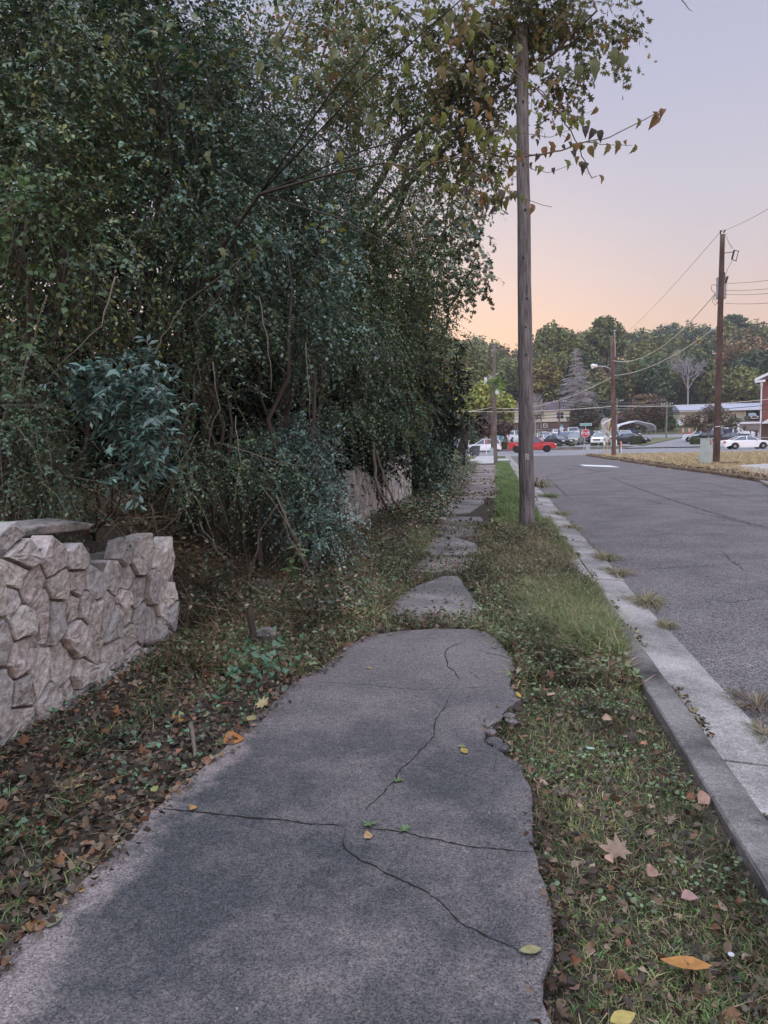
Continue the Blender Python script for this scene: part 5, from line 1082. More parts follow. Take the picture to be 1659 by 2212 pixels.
# coiled jumper and hanging loops
jp = [W(1567+16*t+1.2*math.sin(t*60), 503+34*t**.7+1.2*math.cos(t*60), D4) for t in np.linspace(0,1,60)]
MB().tube(jp, .008, 4).build('jumper_wire', MT['wire'], p4)
MB().tube([W(1582,562,D4), W(1570,585,D4), W(1565,604,D4)], .01, 4).tube([W(1545,634,D4), W(1537,626,D4), W(1536,618,D4), W(1542,614,D4), W(1550,618,D4)], .014, 5).tube([W(1545,634,D4), W(1538,650,D4), W(1545,660,D4), W(1552,650,D4)], .014, 5).tube([W(1546,636,D4), W(1543,646,D4), W(1550,656,D4), W(1553,640,D4)], .012, 5).build('service_loop', MT['wire'], p4)
MB().tube([W(1545,922,D4-.2), W(1556,921,D4-.2)], .02, 5).build('strap', MT['white'], p4)
c0 = W(1540,712,D4-.1); MB().ball(tuple(c0), .11, 8, 6, (1.5,.8,.7)).tube([c0, W(1533,716,D4-.1)], .03, 5).build('splice_box', MT['grey'], p4)

def wire(name, label, a, b, sag, r, m='wire', n=18, group=None):
    a, b = Vector(a), Vector(b); P = [a.lerp(b, i/n)-Vector((0,0,sag*4*(i/n)*(1-i/n))) for i in range(n+1)]
    o = MB().tube(P, r, 5, cap=False).build(name, MT[m], smooth=True); tag(o, label, 'cable', group); return o
D_ = D4
wire('power_line', 'thin line running up and right from the tall brown pole top', W(1567,497,D_), W(1740,402,22), .1, .009)
far = W(1360,701,120); wire('power_line', 'thin line sloping down left from the tall pole top toward the wooded ridge', W(1556,501,D_), W(1330,735,125), .6, .012)
for k, (y0, y1, lb) in enumerate([(612,597,'uppermost'),(627,619,'second'),(636,630,'third'),(655,653,'lowest')]):
    wire('service_line', lb+' of the four thin wires leaving the transformer rightwards', W(1566,y0,D_), W(1760,y1-10,30), .12, .010)
wire('service_cable', 'thick sagging cable from the transformer to the lamp pole', W(1545,634,D_), W(1324,779,D3), 1.25, .026, 'bwire')
wire('telephone_cable', 'pale cable below the transformer running down to lower part of lamp pole', W(1534,716,D_), W(1326,811,D3), .55, .026, 'bwire')
wire('telephone_cable', 'cable passing the tall pole at height of the ridge line, going right', W(1563,702,D_), W(1760,690,30), .05, .022)
wire('telephone_cable', 'pale cable from the lamp pole going left to the far poles', W(1326,813,D3), W(1063,880.5,86), 1.0, .034, 'bwire')
wire('telephone_cable', 'pale cable running left from the brown intersection pole into the trees', W(1063,880,86), W(900,893,84), .3, .03, 'bwire')
for k, (y0, y1, m, lb) in enumerate([(882,853,'bwire','highest and palest'),(891,866,'wire','middle dark'),(898,876.5,'wire','lowest dark')]):
    pm = W(1330, [877,887,893][k], 84)
    wire('street_cable', lb+' of the three long cables along the cross street, left span', W(940, y0+5, 84), pm, .35, .035, m)
    wire('street_cable', lb+' of the three long cables along the cross street, right span', pm, W(1760, y1-4, 84), .5, .035, m)
sg = empty('traffic_signal', W(1044,893,84), 0, 'dark boxy signal hanging from street cables by the yellow green tree', 'traffic signal')
MB().box(W(1044,894,84), (.62,.5,.46), rz=.5, taper=1.1).build('housing', MT['black'], sg); MB().bar(W(1044,888,84), W(1044,884,84), .06).build('hanger', MT['black'], sg)
MB().tube([W(1064,892,84), W(1038,890,84)], .025, 5).build('support_wire', MT['wire'], sg)
o = MB().bar(W(1077,895,83.5), W(1089,889.5,84), .14).build('splice_case', MT['black']); tag(o, 'black tube-like case strung on street cables just left of the big pole', 'cable case')
# small poles in the background
for lb, vx, vt, D, r, m, arm_ in [('brown pole with crossarm in front of the cream house', 1209, 862, 128, .16, 'p3', 1), ('short bare pole left of the cream house', 1170, 862, 125, .15, 'p2', 0), ('grey pole with crossarm behind the lamp pole', 1333, 861, 132, .14, 'p2', 1),
                              ('pale pole with small crossarm standing past the carport', 1441, 868, 142, .17, 'p2', 1), ('pole with crossarm behind the small autumn tree', 1551, 832, 150, .16, 'p2', 1)]:
    b_ = P0(vx-2, D); t_ = W(vx, vt, D); q = pole(lb, b_, t_, r, r*.75, MT[m], n=8)
    if arm_:
        a_ = MB(); zc = t_-Vector((0,0,.5)); a_.bar(zc-Vector((1.1,0,0)), zc+Vector((1.1,0,.1)), .1); a_.build('crossarm', MT['palebark'], q)
        for k in (-1,-.5,.6,1): MB().tube([zc+Vector((k,0,.05)), zc+Vector((k,0,.3))], .06, 6).build('insulator', MT['white'], q)
for k, (y0, y1) in enumerate([(868,856),(862,848),(874,868)]):
    wire('street_cable', ['middle','upper','lower'][k]+' of three faint wires in front of the wood, right of the lamp pole', W(1209,y0-4+k,128), W(1441,y0+2-k,142), .8, .016, 'steel'); 
# tall bare stems top right
o = MB().tube([W(1466,-8,4), W(1480,8,4), W(1488,20,4), W(1496,24,4)], [.003,.0025,.002,.001], 5).build('bare_twig', MT['twig']); tag(o, 'tiny bare twig tip hanging at top right of the sky', 'twig')
# ------------------------------------------------------------------ vehicles
def arc(cx, cz, r, a0, a1, n=7): return [(cx+r*math.cos(R(a0+(a1-a0)*i/n)), cz+r*math.sin(R(a0+(a1-a0)*i/n))) for i in range(n+1)]
KIND = {
 'sedan': dict(W=1.82, wb=(-1.38,1.42), r=.33, low=.24, top=[(-2.36,.45),(-2.38,.78),(-2.30,.98),(-1.75,1.02),(1.0,.98),(1.9,.86),(2.28,.72),(2.38,.5),(2.34,.3)], gh=[(-1.95,1.0),(-1.15,1.42),(-.4,1.47),(.15,1.45),(1.15,.97)]),
 'suv':   dict(W=1.88, wb=(-1.38,1.42), r=.37, low=.28, top=[(-2.32,.5),(-2.36,.85),(-2.30,1.10),(-1.9,1.13),(1.0,1.10),(2.0,1.0),(2.28,.86),(2.38,.6),(2.32,.34)], gh=[(-2.25,1.10),(-1.95,1.66),(-.8,1.72),(.1,1.70),(1.15,1.08)]),
 'coupe': dict(W=1.86, wb=(-1.30,1.42), r=.34, low=.22, top=[(-2.30,.40),(-2.36,.70),(-2.28,.93),(-1.6,.98),(.7,.95),(1.8,.86),(2.2,.74),(2.36,.52),(2.30,.28)], gh=[(-1.55,.96),(-.75,1.30),(-.1,1.36),(.3,1.33),(1.05,.93)]),
 'pickup':dict(W=1.98, wb=(-1.85,1.75), r=.42, low=.42, top=[(-2.88,.62),(-2.90,1.0),(-2.88,1.26),(-.98,1.26),(-.97,1.24),(1.25,1.24),(2.45,1.17),(2.78,1.02),(2.86,.7),(2.80,.45)], gh=[(-1.0,1.22),(-.86,1.86),(-.5,1.93),(.45,1.92),(1.35,1.22)]),
}
def make_car(kind, paint, rimm='rim', name='parked_car', tint=None):
    K = KIND[kind]; Wd = K['W']/2; r = K['r']; low = K['low']; root = empty(name, (0,0,0))
    ax, bx = K['wb']
    bot = [(K['top'][-1][0]-.04, low)] + [p for p in arc(bx, r, r*1.16, 12, 168, 8)] + [(bx-r*1.3, low-.02), (ax+r*1.3, low-.02)] + [p for p in arc(ax, r, r*1.16, 12, 168, 8)] + [(K['top'][0][0]+.04, low)]
    out_ = K['top'] + bot; n = len(out_)
    zt = max(z for x, z in K['top'])
    V, Fc = [], []
    ysec = [(-Wd, -.07, .965), (-Wd+.03, -.03, .99), (-Wd+.16, 0, 1), (Wd-.16, 0, 1), (Wd-.03, -.03, .99), (Wd, -.07, .965)]
    for y, dz, sx in ysec:
        for x, z in out_:
            zz = z+dz if z > low+.3 and (x, z) in K['top'] else z
            yy = y*(.94 if abs(x) > 2.1 else 1)*(.97 if z > zt-.12 else 1)
            V.append((x*sx if (x, z) in K['top'] else x, yy, zz))
    Fc.append(tuple(range(n-1, -1, -1))); Fc.append(tuple(5*n+i for i in range(n)))
    for s in range(5):
        for i in range(n): Fc.append((s*n+i, s*n+(i+1) % n, (s+1)*n+(i+1) % n, (s+1)*n+i))
    body = mesh_np('body', V, [f for f in Fc], paint, root, world=False)
    g = K['gh']; hb, ht = Wd-.07, Wd-.27; m = len(g)
    zb = g[0][1]; zr = max(z for x, z in g)
    V, Fc = [], []
    for sgn in (-1, 1):
        for x, z in g: V.append((x, sgn*(hb+(ht-hb)*(z-zb)/(zr-zb)), z-.01))
    Fc = [tuple(range(m-1, -1, -1)), tuple(range(m, 2*m))] + [(i, i+1, m+i+1, m+i) for i in range(m-1)]
    mesh_np('window_glass', V, Fc, MT['glass'], root, world=False)
    # roof panel and pillars in body colour
    rm = MB(); roof = g[1:-1]
    for i in range(len(roof)-1):
        (x0, z0), (x1, z1) = roof[i], roof[i+1]; ya = hb+(ht-hb)*(z0-zb)/(zr-zb)+.012; yb = hb+(ht-hb)*(z1-zb)/(zr-zb)+.012
        rm.add([(x0,-ya,z0-.05),(x1,-yb,z1-.05),(x1,yb,z1-.05),(x0,ya,z0-.05),(x0,-ya+.05,z0+.02),(x1,-yb+.05,z1+.02),(x1,yb-.05,z1+.02),(x0,ya-.05,z0+.02)], [(3,2,1,0),(4,5,6,7),(0,1,5,4),(1,2,6,5),(2,3,7,6),(3,0,4,7)])
    for sgn in (-1, 1):
        Y = lambda z: sgn*(hb+(ht-hb)*(z-zb)/(zr-zb)+.006)
        (x0, z0), (x1, z1) = g[0], g[1]; rm.bar((x0, Y(z0), z0), (x1, Y(z1), z1), .10 if kind != 'pickup' else .16, .05)
        (x0, z0), (x1, z1) = g[-1], g[-2]; rm.bar((x0, Y(z0), z0), (x1, Y(z1), z1), .06, .05)
        xm = -.15; rm.bar((xm, Y(zb), zb), (xm+.0, Y(zr-.03), zr-.03), .07, .03)
        if kind == 'suv': rm.bar((-1.25, Y(zb), zb), (-1.15, Y(zr-.03), zr-.04), .09, .03)
        if kind == 'sedan': rm.bar((-1.3, Y(zb), zb), (-1.15, Y(1.4), 1.4), .08, .03)
    rm.build('roof', paint, root, world=False)
    for sx, nm in ((ax, 0), (bx, 1)):
        for sgn in (-1, 1):
            w_ = MB().tube([(sx, sgn*(Wd-.22), r), (sx, sgn*(Wd-.20), r), (sx, sgn*(Wd-.01), r), (sx, sgn*(Wd+.005), r)], [r*.93, r, r, r*.93], 18).build('wheel', MT['tyre'], root, world=False)
            rr_ = MB().tube([(sx, sgn*(Wd-.02), r), (sx, sgn*(Wd+.012), r)], r*.26, 10)
            for q in range(6):
                a = q*math.pi/3; rr_.bar((sx, sgn*(Wd+.008), r), (sx+math.cos(a)*r*.64, sgn*(Wd+.008), r+math.sin(a)*r*.64), .075, .02)
            rr_.tube([(sx, sgn*(Wd-.0), r), (sx, sgn*(Wd+.007), r)], r*.30, 10)
            rim = rr_.build('rim', MT[rimm], w_, world=False)
    fx = K['top'][-3][0]; fz = K['top'][-3][1]; bxx = K['top'][1][0]; bz = K['top'][1][1]
    fx2 = K['top'][-2][0]
    for sgn in (-1, 1):
        MB().box((fx-.06, sgn*(Wd-.27), fz-.07), (.26, .40, .16)).build('headlight', MT['headlight'], root, world=False)
        MB().box((bxx+.07, sgn*(Wd-.17), bz+.05), (.20, .26 if kind != 'pickup' else .16, .18 if kind != 'pickup' else .3)).build('tail_light', MT['taillight'], root, world=False)
        MB().box((g[-1][0]-.25, sgn*(Wd+.08), zb+.07), (.14, .2, .12)).build('mirror', paint, root, world=False)
    MB().box((fx2-.02, 0, fz-.17), (.08, Wd*1.0, .20)).build('grille', MT['black'], root, world=False)
    MB().box((fx2-.01, 0, low+.14), (.12, Wd*1.7, .16)).build('bumper', paint if kind != 'pickup' else MT['chrome'], root, world=False)
    MB().box((K['top'][0][0]+.0, 0, low+.22), (.12, Wd*1.7, .18)).build('bumper', paint if kind != 'pickup' else MT['chrome'], root, world=False)
    MB().box((K['top'][0][0]-.055, 0, low+.42), (.02, .34, .14)).build('number_plate', MT['headlight'], root, world=False)
    if kind == 'pickup':
        MB().box((-1.92, 0, 1.255), (1.75, Wd*1.62, .03)).build('bed_cover', MT['black'], root, world=False)
    if kind == 'suv':
        q = MB()
        for sgn in (-1, 1): q.bar((-1.7, sgn*.62, 1.75), (-.1, sgn*.62, 1.76), .04)
        q.build('roof_rail', MT['chrome'], root, world=False)
    return root
PAINT = {}
def paint(nm, c, rough=.25):
    if nm not in PAINT: PAINT[nm] = mat('car_paint_'+nm, c, rough, .6)
    return PAINT[nm]
PC = dict(white=(.85,.86,.88), silver=(.68,.69,.72), grey=(.30,.31,.33), black=(.02,.02,.024), blue=(.03,.12,.45), navy=(.03,.04,.08), red=(.48,.012,.02), gold=(.42,.38,.30), purple=(.3,.26,.33), olive=(.24,.24,.21))
proto = {}
def car(kind, col, vx, D, rz, label, zoff=0.0, rim='rim', group='cars standing in the parking lot', sc=1.0):
    pm = paint(col, PC[col]); key = (kind, rim)
    if key not in proto:
        r = make_car(kind, pm, rim); proto[key] = r
    else: r = copy_tree(proto[key])
    for ch in r.children:
        if ch.name.split('.')[0] in ('body', 'roof', 'mirror', 'bumper') and not (kind == 'pickup' and ch.name.startswith('bumper')):
            ch.material_slots[0].link = 'OBJECT'; ch.material_slots[0].material = pm
    for k in list(r.keys()): del r[k]
    p = P0(vx, D, zoff); r.location = p; r.rotation_euler = (0, 0, R(rz)); r.scale = (sc,)*3
    tag(r, label, {'pickup': 'pickup truck'}.get(kind, 'car'), group); r.name = {'suv': 'parked_suv', 'sedan': 'parked_car', 'coupe': 'coupe', 'pickup': 'pickup_truck'}[kind]
    return r
LZ = .06
# on the street
car('pickup', 'red', 1149, 90, 0, 'bright red pickup crossing the intersection behind the big pole', .10, 'darkrim', None)
car('suv', 'white', 1044, 98, 180, 'white suv on cross street behind the grey trash bin', .10, 'rim', None)
car('coupe', 'white', 1611, 83, 0, 'white two door coupe on the cross street at right frame edge', .10, 'rim', None, 1.08)
# the lot; headings: 0 faces right, -90 faces the camera, 90 shows its tail
lot = [('sedan','black',1205,118,-60,'black sedan in front row just right of the red pickup'),('suv','blue',1220,125,85,'bright blue suv seen from behind, left of the silver and black jeep-like car'),
 ('suv','olive',1242,119,-108,'dark olive suv facing camera left of the stop sign'),('pickup','black',1268,124,70,'black pickup directly behind the stop sign post'),('suv','white',1297,117,-110,'white suv with black grille facing camera right of stop sign'),
 ('suv','silver',1318,124,-95,'silver suv between the warning sign and the lamp pole'),('suv','grey',1345,121,-80,'grey suv just right of the lamp pole'),('sedan','black',1366,117,-35,'black sedan parked before the metal carport'),
 ('sedan','silver',1181,124,-75,'silver sedan in front row touching big pole on the right'),('suv','silver',1176,133,90,'silver suv in second row by the white slatted enclosure'),('sedan','white',1192,136,-85,'white sedan in the second row left'),
 ('sedan','gold',1208,134,-70,'pale gold sedan behind the black one in second row'),('suv','silver',1234,134,-100,'silver suv behind the olive one'),('suv','white',1281,130,88,'white suv seen from behind right of the stop sign'),
 ('suv','white',1204,150,-92,'white suv in the back row left'),('pickup','white',1236,150,95,'white pickup in back row above the stop sign left'),('sedan','purple',1254,152,-90,'mauve sedan in back row next to the white pickup'),
 ('sedan','silver',1171,148,-95,'silver sedan in the back row nearest the big pole'),('pickup','black',1362,139,-85,'black pickup under the metal carport'),('suv','white',1350,131,-90,'white suv behind the grey one near the lamp pole'),
 ('suv','white',1080,150,-80,'white suv seen between the slim grey pole and sign'),('pickup','white',1108,140,60,'white pickup left of big pole above the hedge'),('suv','black',1078,119,-100,'black suv mostly behind the slim grey pole'),
 ('suv','black',1530,112,160,'black suv behind crape myrtle trunks and grey cabinet'),('suv','silver',1510,119,170,'silver suv nose showing left of the black one by autumn tree'),('sedan','black',1573,107,168,'black sedan just right of the tall brown pole'),
 ('suv','navy',1574,118,5,'dark blue suv with chrome window trim right of tall pole'),('suv','white',1569,132,-20,'white suv in the rear of the right hand lot'),('pickup','white',1586,124,-20,'white pickup nose beside the white walkway frame'),
 ('sedan','silver',1240,142,-90,'silver sedan in third row above the olive suv'),('sedan','white',1215,143,-90,'white sedan in third row middle'),('suv','grey',1303,136,-90,'grey suv in second row behind the white one with black grille')]
for a in lot: car(a[0], a[1], a[2], a[3], a[4], a[5], LZ, sc=1.1)
car('pickup', 'black', 1622, 176, -95, 'dark pickup parked inside the ranch house garage', .5, 'rim', None)

# ------------------------------------------------------------------ people, far off in the lot at right
def person(label, base, hgt, pose, shirt, trousers, hairc, rz=0):
    s = hgt/1.75; root = empty('person', base, rz, label, 'person'); J = pose
    def skin(name, chains, m, par=root):
        V, E, Rd = [], [], []; ix = {}
        for ch in chains:
            last = None
            for (k, r) in ch:
                key = k
                if key not in ix: ix[key] = len(V); V.append(tuple(c*s for c in J[k])); Rd.append(r*s)
                if last is not None: E.append((last, ix[key]))
                last = ix[key]
        me = bpy.data.meshes.new(name); me.from_pydata(V, E, []); o = bpy.data.objects.new(name, me); COL.objects.link(o); o.parent = par
        o.modifiers.new('s', 'SKIN')
        sv = me.skin_vertices[0].data
        for i, r in enumerate(Rd): sv[i].radius = (r, r)
        sv[0].use_root = True
        sb = o.modifiers.new('u', 'SUBSURF'); sb.levels = 1; sb.render_levels = 1
        me.materials.append(m); return o
    skinm = mat('skin', (.14,.075,.05), .6, .3)
    body = skin('body', [[('hip',.12),('waist',.11),('chest',.14),('neck',.05),('head0',.075),('head',.095),('crown',.07)], [('chest',.14),('shL',.06),('elL',.042),('haL',.032),('fiL',.02)], [('chest',.14),('shR',.06),('elR',.042),('haR',.032),('fiR',.02)],
                         [('hip',.12),('hpL',.085),('knL',.06),('anL',.045),('toL',.035)], [('hip',.12),('hpR',.085),('knR',.06),('anR',.045),('toR',.035)]], skinm)
    skin('shirt', [[('hip',.135),('waist',.135),('chest',.16)], [('chest',.16),('shL',.078),('elL',.058),('cuL',.045)], [('chest',.16),('shR',.078),('elR',.058),('cuR',.045)]], mat('shirt', shirt, .8, .2))
    skin('trousers', [[('hip',.14),('hpL',.10),('knL',.078),('anL',.06)], [('hip',.14),('hpR',.10),('knR',.078),('anR',.06)]], mat('trousers', trousers, .85, .2))
    hx, hy, hz = [c*s for c in J['head']]
    MB().ball((hx-.015*s, hy, hz+.05*s), .115*s, 10, 8, (1,.9,1.0)).build('hair', mat('hair', hairc, .8, .2), root, world=False, smooth=True)
    MB().ball((J['toL'][0]*s-.05*s, J['toL'][1]*s, .035*s), .06*s, 8, 5, (2.1,1,.7)).build('shoe', MT['black'], root, world=False); MB().ball((J['toR'][0]*s-.05*s, J['toR'][1]*s, .035*s), .06*s, 8, 5, (2.1,1,.7)).build('shoe', MT['black'], root, world=False)
    return root
def pose(stride=.12, armb=.05, lean=0.0, elb=0.0):
    return dict(hip=(0,0,.95), waist=(lean*.3,0,1.12), chest=(lean*.7,0,1.34), neck=(lean,0,1.50), head0=(lean+.01,0,1.57), head=(lean+.02,0,1.64), crown=(lean+.02,0,1.72),
        shL=(lean*.7,.20,1.40), elL=(-armb,.25,1.13), haL=(-armb+.10+elb,.22,.90+elb*.8), cuL=(-armb+.07+elb*.8,.225,.96+elb*.6), fiL=(-armb+.13+elb*1.2,.2,.82+elb*1.0),
        shR=(lean*.7,-.20,1.40), elR=(armb,-.25,1.13), haR=(armb+.14+elb,-.22,.92+elb*.8), cuR=(armb+.1+elb*.8,-.225,.97+elb*.6), fiR=(armb+.18+elb*1.2,-.2,.84+elb*1.0),
        hpL=(0,.09,.86), knL=(stride*.7,.10,.5), anL=(stride,.10,.09), toL=(stride+.13,.10,.04), hpR=(0,-.09,.86), knR=(-stride*.1,-.10,.49), anR=(-stride,-.10,.10), toR=(-stride+.12,-.10,.04))
person('man in dark clothes walking framed by the white walkway posts', P0(1607,146,.02), 1.8, pose(.2, .08, .02), (.02,.022,.03), (.02,.02,.026), (.01,.01,.01), R(200))
person('woman in a white top standing behind the white coupe', P0(1620,112,.02), 1.66, pose(.04, .02, .03, .12), (.7,.7,.72), (.05,.05,.08), (.01,.008,.008), R(-20))
person('person in dark jacket and pale trousers at the building corner', P0(1634,113,.02), 1.78, pose(.05, .0, .0, .05), (.015,.02,.02), (.55,.54,.52), (.01,.01,.01), R(170))

# ------------------------------------------------------------------ signs, boxes, bins, cones
def post(base, h_, r, m, parent, nm='post', n=8): return MB().tube([base-Vector((0,0,.2)), base+Vector((0,0,h_))], r, n).build(nm, m, parent)
def octo(c, r, th, m, parent, nm, rot):
    P = [(r*math.cos(R(22.5+45*i)), r*math.sin(R(22.5+45*i))) for i in range(8)]
    fr = Matrix.Translation(c) @ rot; return MB().prism(P, th, fr).build(nm, m, parent)
Dz = (G(1260,977.5,-.05)-camv).dot(Vector(_f)); bs = G(1260,977.5,-.05); sg = empty('stop_sign', bs, 0, 'red octagonal stop sign with teal street name blade above', 'sign')
sc_ = W(1264.5,936,Dz-.05); dirv = (camv-sc_); dirv.z = 0; dirv.normalize(); ang = math.atan2(dirv.x, -dirv.y)
Rt = Matrix.Rotation(ang, 4, 'Z'); toc = Vector((math.sin(ang), -math.cos(ang), 0)); rgt = Vector((math.cos(ang), math.sin(ang), 0))
MB().tube([bs-Vector((0,0,.2)), W(1265.5,920,Dz)], .032, 8).build('post', MT['steel'], sg)
octo(sc_, .46, .012, MT['white'], sg, 'sign_border', Rt); face = octo(sc_+toc*.010, .415, .012, MT['red'], sg, 'sign_face', Rt)
def text(body, loc, size, m, rz, parent, name='lettering', ext=.003, ax='CENTER', sx=1.0):
    cu = bpy.data.curves.new(name, 'FONT'); cu.body = body; cu.size = size; cu.extrude = ext; cu.align_x = ax; cu.align_y = 'CENTER'; cu.offset = size*.02; cu.materials.append(m)
    o = bpy.data.objects.new(name, cu); COL.objects.link(o); o.location = loc; o.rotation_euler = (R(90), 0, rz); o.scale = (sx, 1, 1)
    bpy.context.view_layer.update()
    me = bpy.data.meshes.new_from_object(o); o2 = bpy.data.objects.new(name, me); COL.objects.link(o2); o2.location = loc; o2.rotation_euler = (R(90), 0, rz); o2.scale = (sx, 1, 1)
    bpy.data.objects.remove(o); o2.name = name
    if parent: adopt(o2, parent)
    return o2
text('STOP', sc_+toc*.022, .40, MT['white'], ang, sg, sx=.86)
bc = W(1265.5,917,Dz); bl_ = MB().prism([(-.62,-.14),(.62,-.14),(.62,.14),(-.62,.14)], .012, Matrix.Translation(bc) @ Rt).build('street_name_blade', MT['white'], sg)
MB().prism([(-.58,-.105),(.58,-.105),(.58,.105),(-.58,.105)], .012, Matrix.Translation(bc+toc*.006) @ Rt).build('blade_face', MT['teal'], bl_)
st_ = MB(); rr = random.Random(4); x = -.48
while x < .45:
    w_ = rr.uniform(.05,.09); st_.box(bc+toc*.016+rgt*(x+w_/2)+Vector((0,0,rr.uniform(-.01,.01))), (w_*.55, .004, rr.uniform(.06,.11)), rz=ang); x += w_+rr.choice([.02,.02,.05])
st_.build('worn_lettering', MT['white'], bl_)
def sign_panel(c, w_, h_, m, parent, nm, rz=0, roll=0, th=.02):
    fr = Matrix.Translation(c) @ Matrix.Rotation(rz, 4, 'Z') @ Matrix.Rotation(roll, 4, 'Y'); return MB().prism([(-w_/2,-h_/2),(w_/2,-h_/2),(w_/2,h_/2),(-w_/2,h_/2)], th, fr).build(nm, m, parent)
MT['signback'] = mat('sign_back_metal', (.42,.42,.43), .5, .5, metal=.3, var=.15, vscale=9)
# railroad style round sign seen from behind + diamond + plates
D5 = 70; bs = P0(1305,D5); s5 = empty('warning_sign', bs, 0, 'sign post with round and diamond sign backs, right of stop sign', 'sign')
MB().tube([bs-Vector((0,0,.2)), W(1305.5,917,D5)], .03, 8).build('post', MT['steel'], s5)
c_ = W(1308,913.5,D5+.05); MB().tube([c_, c_+Vector((.02,.03,0))], .5, 20).build('round_sign', MT['signback'], s5)
MB().prism([(0,-.62),(.35,0),(0,.55),(-.35,0)], .015, Matrix.Translation(W(1305,929,D5-.05)) @ Matrix.Rotation(.3,4,'Z')).build('diamond_sign', MT['signback'], s5)
sign_panel(W(1303,920,D5-.1), .32, .3, MT['signback'], s5, 'small_plate'); sign_panel(W(1306.5,912.5,D5-.1), .62, .13, MT['white'], s5, 'arrow_plate', roll=-.6)
sign_panel(W(1305.5,957,D5-.06), .16, .42, MT['white'], s5, 'number_strip')
bs = P0(1311.5,69); s6 = empty('marker_pole', bs, 0, 'thin yellow pole with slanted white plate beside the warning sign', 'pole'); MT['yellow'] = mat('yellow_paint', (.55,.38,.05), .6, .3, var=.2, vscale=4)
MB().tube([bs-Vector((0,0,.2)), W(1314,935,69), W(1314.5,911,69)], [.035,.04,.05], 7).build('post', MT['yellow'], s6); sign_panel(W(1318,906,68.9), .55, .14, MT['white'], s6, 'white_plate', roll=-.65)
bs = P0(1342,76); s7 = empty('marker_post', bs, 0, 'white post with red sleeve right of the lamp pole base', 'post'); post(bs, 1.3, .05, MT['white'], s7); MB().tube([bs+Vector((0,0,.75)), bs+Vector((0,0,1.28))], .065, 10).build('red_sleeve', MT['orange'], s7); MB().tube([bs+Vector((0,0,.92)), bs+Vector((0,0,.98))], .07, 10).tube([bs+Vector((0,0,1.1)), bs+Vector((0,0,1.15))], .07, 10).build('reflective_band', MT['white'], s7)
bs = P0(1339,78); s8 = empty('sign_board', bs, 0, 'small white sign board hung from dark post by the lamp pole', 'sign'); post(bs, 1.55, .06, MT['p4'], s8); MB().bar(bs+Vector((0,0,1.5)), bs+Vector((-.95,0,1.55)), .07).build('arm', MT['p4'], s8); sign_panel(bs+Vector((-.6,0,1.12)), .62, .66, MT['white'], s8, 'panel')
# utility pedestal by stop sign, and the green ones at left
def pedestal(vx, vy, w_, h_, lb, m, z=-.05):
    b_ = G(vx, vy, z); o = empty('utility_pedestal', b_, 0, lb, 'utility box'); MB().box(b_+Vector((0,0,h_/2)), (w_, w_*.8, h_), taper=.92).build('housing', m, o, bevel=.02); MB().box(b_+Vector((0,0,h_+.02)), (w_*1.0, w_*.85, .06), taper=.8).build('lid', m, o, bevel=.01); return o
MT['palegreen'] = mat('utility_pale_green', (.36,.45,.44), .6, .3, var=.12, vscale=6); MT['cab'] = mat('cabinet_grey_green', (.42,.48,.46), .6, .35, var=.15, vscale=3)
pedestal(1269.5,979.5,.38,.80,'pale box beside the foot of the stop sign', MT['palegreen'])
pedestal(1061.5,984,.32,.75,'pale green utility box left of the slim grey pole', MT['palegreen']); pedestal(1067,981,.3,.55,'smaller pale green utility box touching the slim grey pole', MT['palegreen'])
# white marker with red cap in front of white suv
b_ = G(1051,981,-.05); o = empty('marker_post', b_, 0, 'thin white post with orange top in front of the white suv', 'post'); post(b_, 1.55, .045, MT['white'], o); MB().tube([b_+Vector((0,0,1.1)), b_+Vector((0,0,1.58))], .06, 8).build('orange_top', MT['orange'], o)
# trash bin
b_ = G(1028,985.5,0); o = empty('trash_bin', b_, .4, 'dark grey wheeled trash bin by the white gate post', 'trash bin'); MT['bin'] = mat('bin_plastic', (.085,.09,.105), .5, .4)
MB().box((0,0,.5), (.52,.5,.86), taper=1.25).build('tub', MT['bin'], o, world=False, bevel=.03); MB().box((0,-.02,.97), (.72,.72,.07), taper=.9).box((0,.36,.93), (.5,.06,.05)).build('lid', MT['bin'], o, world=False, bevel=.02)
for sx in (-.27,.27): MB().tube([(sx-.03,.28,.13),(sx+.03,.28,.13)], .13, 12).build('wheel', MT['tyre'], o, world=False)
# gate post and picket fence run
b_ = G(1010,986,0); o = empty('gate_post', b_, .1, 'white panelled gate post left of the trash bin', 'gate post'); MB().box((0,0,.7), (.30,.30,1.5)).box((0,0,1.5), (.40,.40,.08)).box((-.1,1.6,.72), (.08,2.9,1.2)).build('post', MT['white'], o, world=False, bevel=.01)
MB().box((0,-.16,.72), (.18,.02,1.1)).build('panel', MT['palegreen'], o, world=False)
# white slatted enclosure behind big pole
p_, q_ = P0(1110,113), P0(1160,113); o = empty('slatted_fence', p_, 0, 'white slatted enclosure behind the red pickup', 'fence'); L_ = (q_-p_).length; dx = (q_-p_).normalized()
f_ = MB()
for k in range(34): c_ = p_+dx*(L_*k/33); f_.box(c_+Vector((0,0,.75)), (.045,.03,1.3))
f_.build('slats', MT['white'], o); f_ = MB()
for zz in (.15,1.42): f_.bar(p_+Vector((0,0,zz)), q_+Vector((0,0,zz)), .12)
f_.build('rail', MT['white'], o)
for k in (0,.3,.66,1): MB().box(p_+dx*(L_*k)+Vector((0,-.04,.78)), (.16,.16,1.6)).build('post', MT['white'], o)
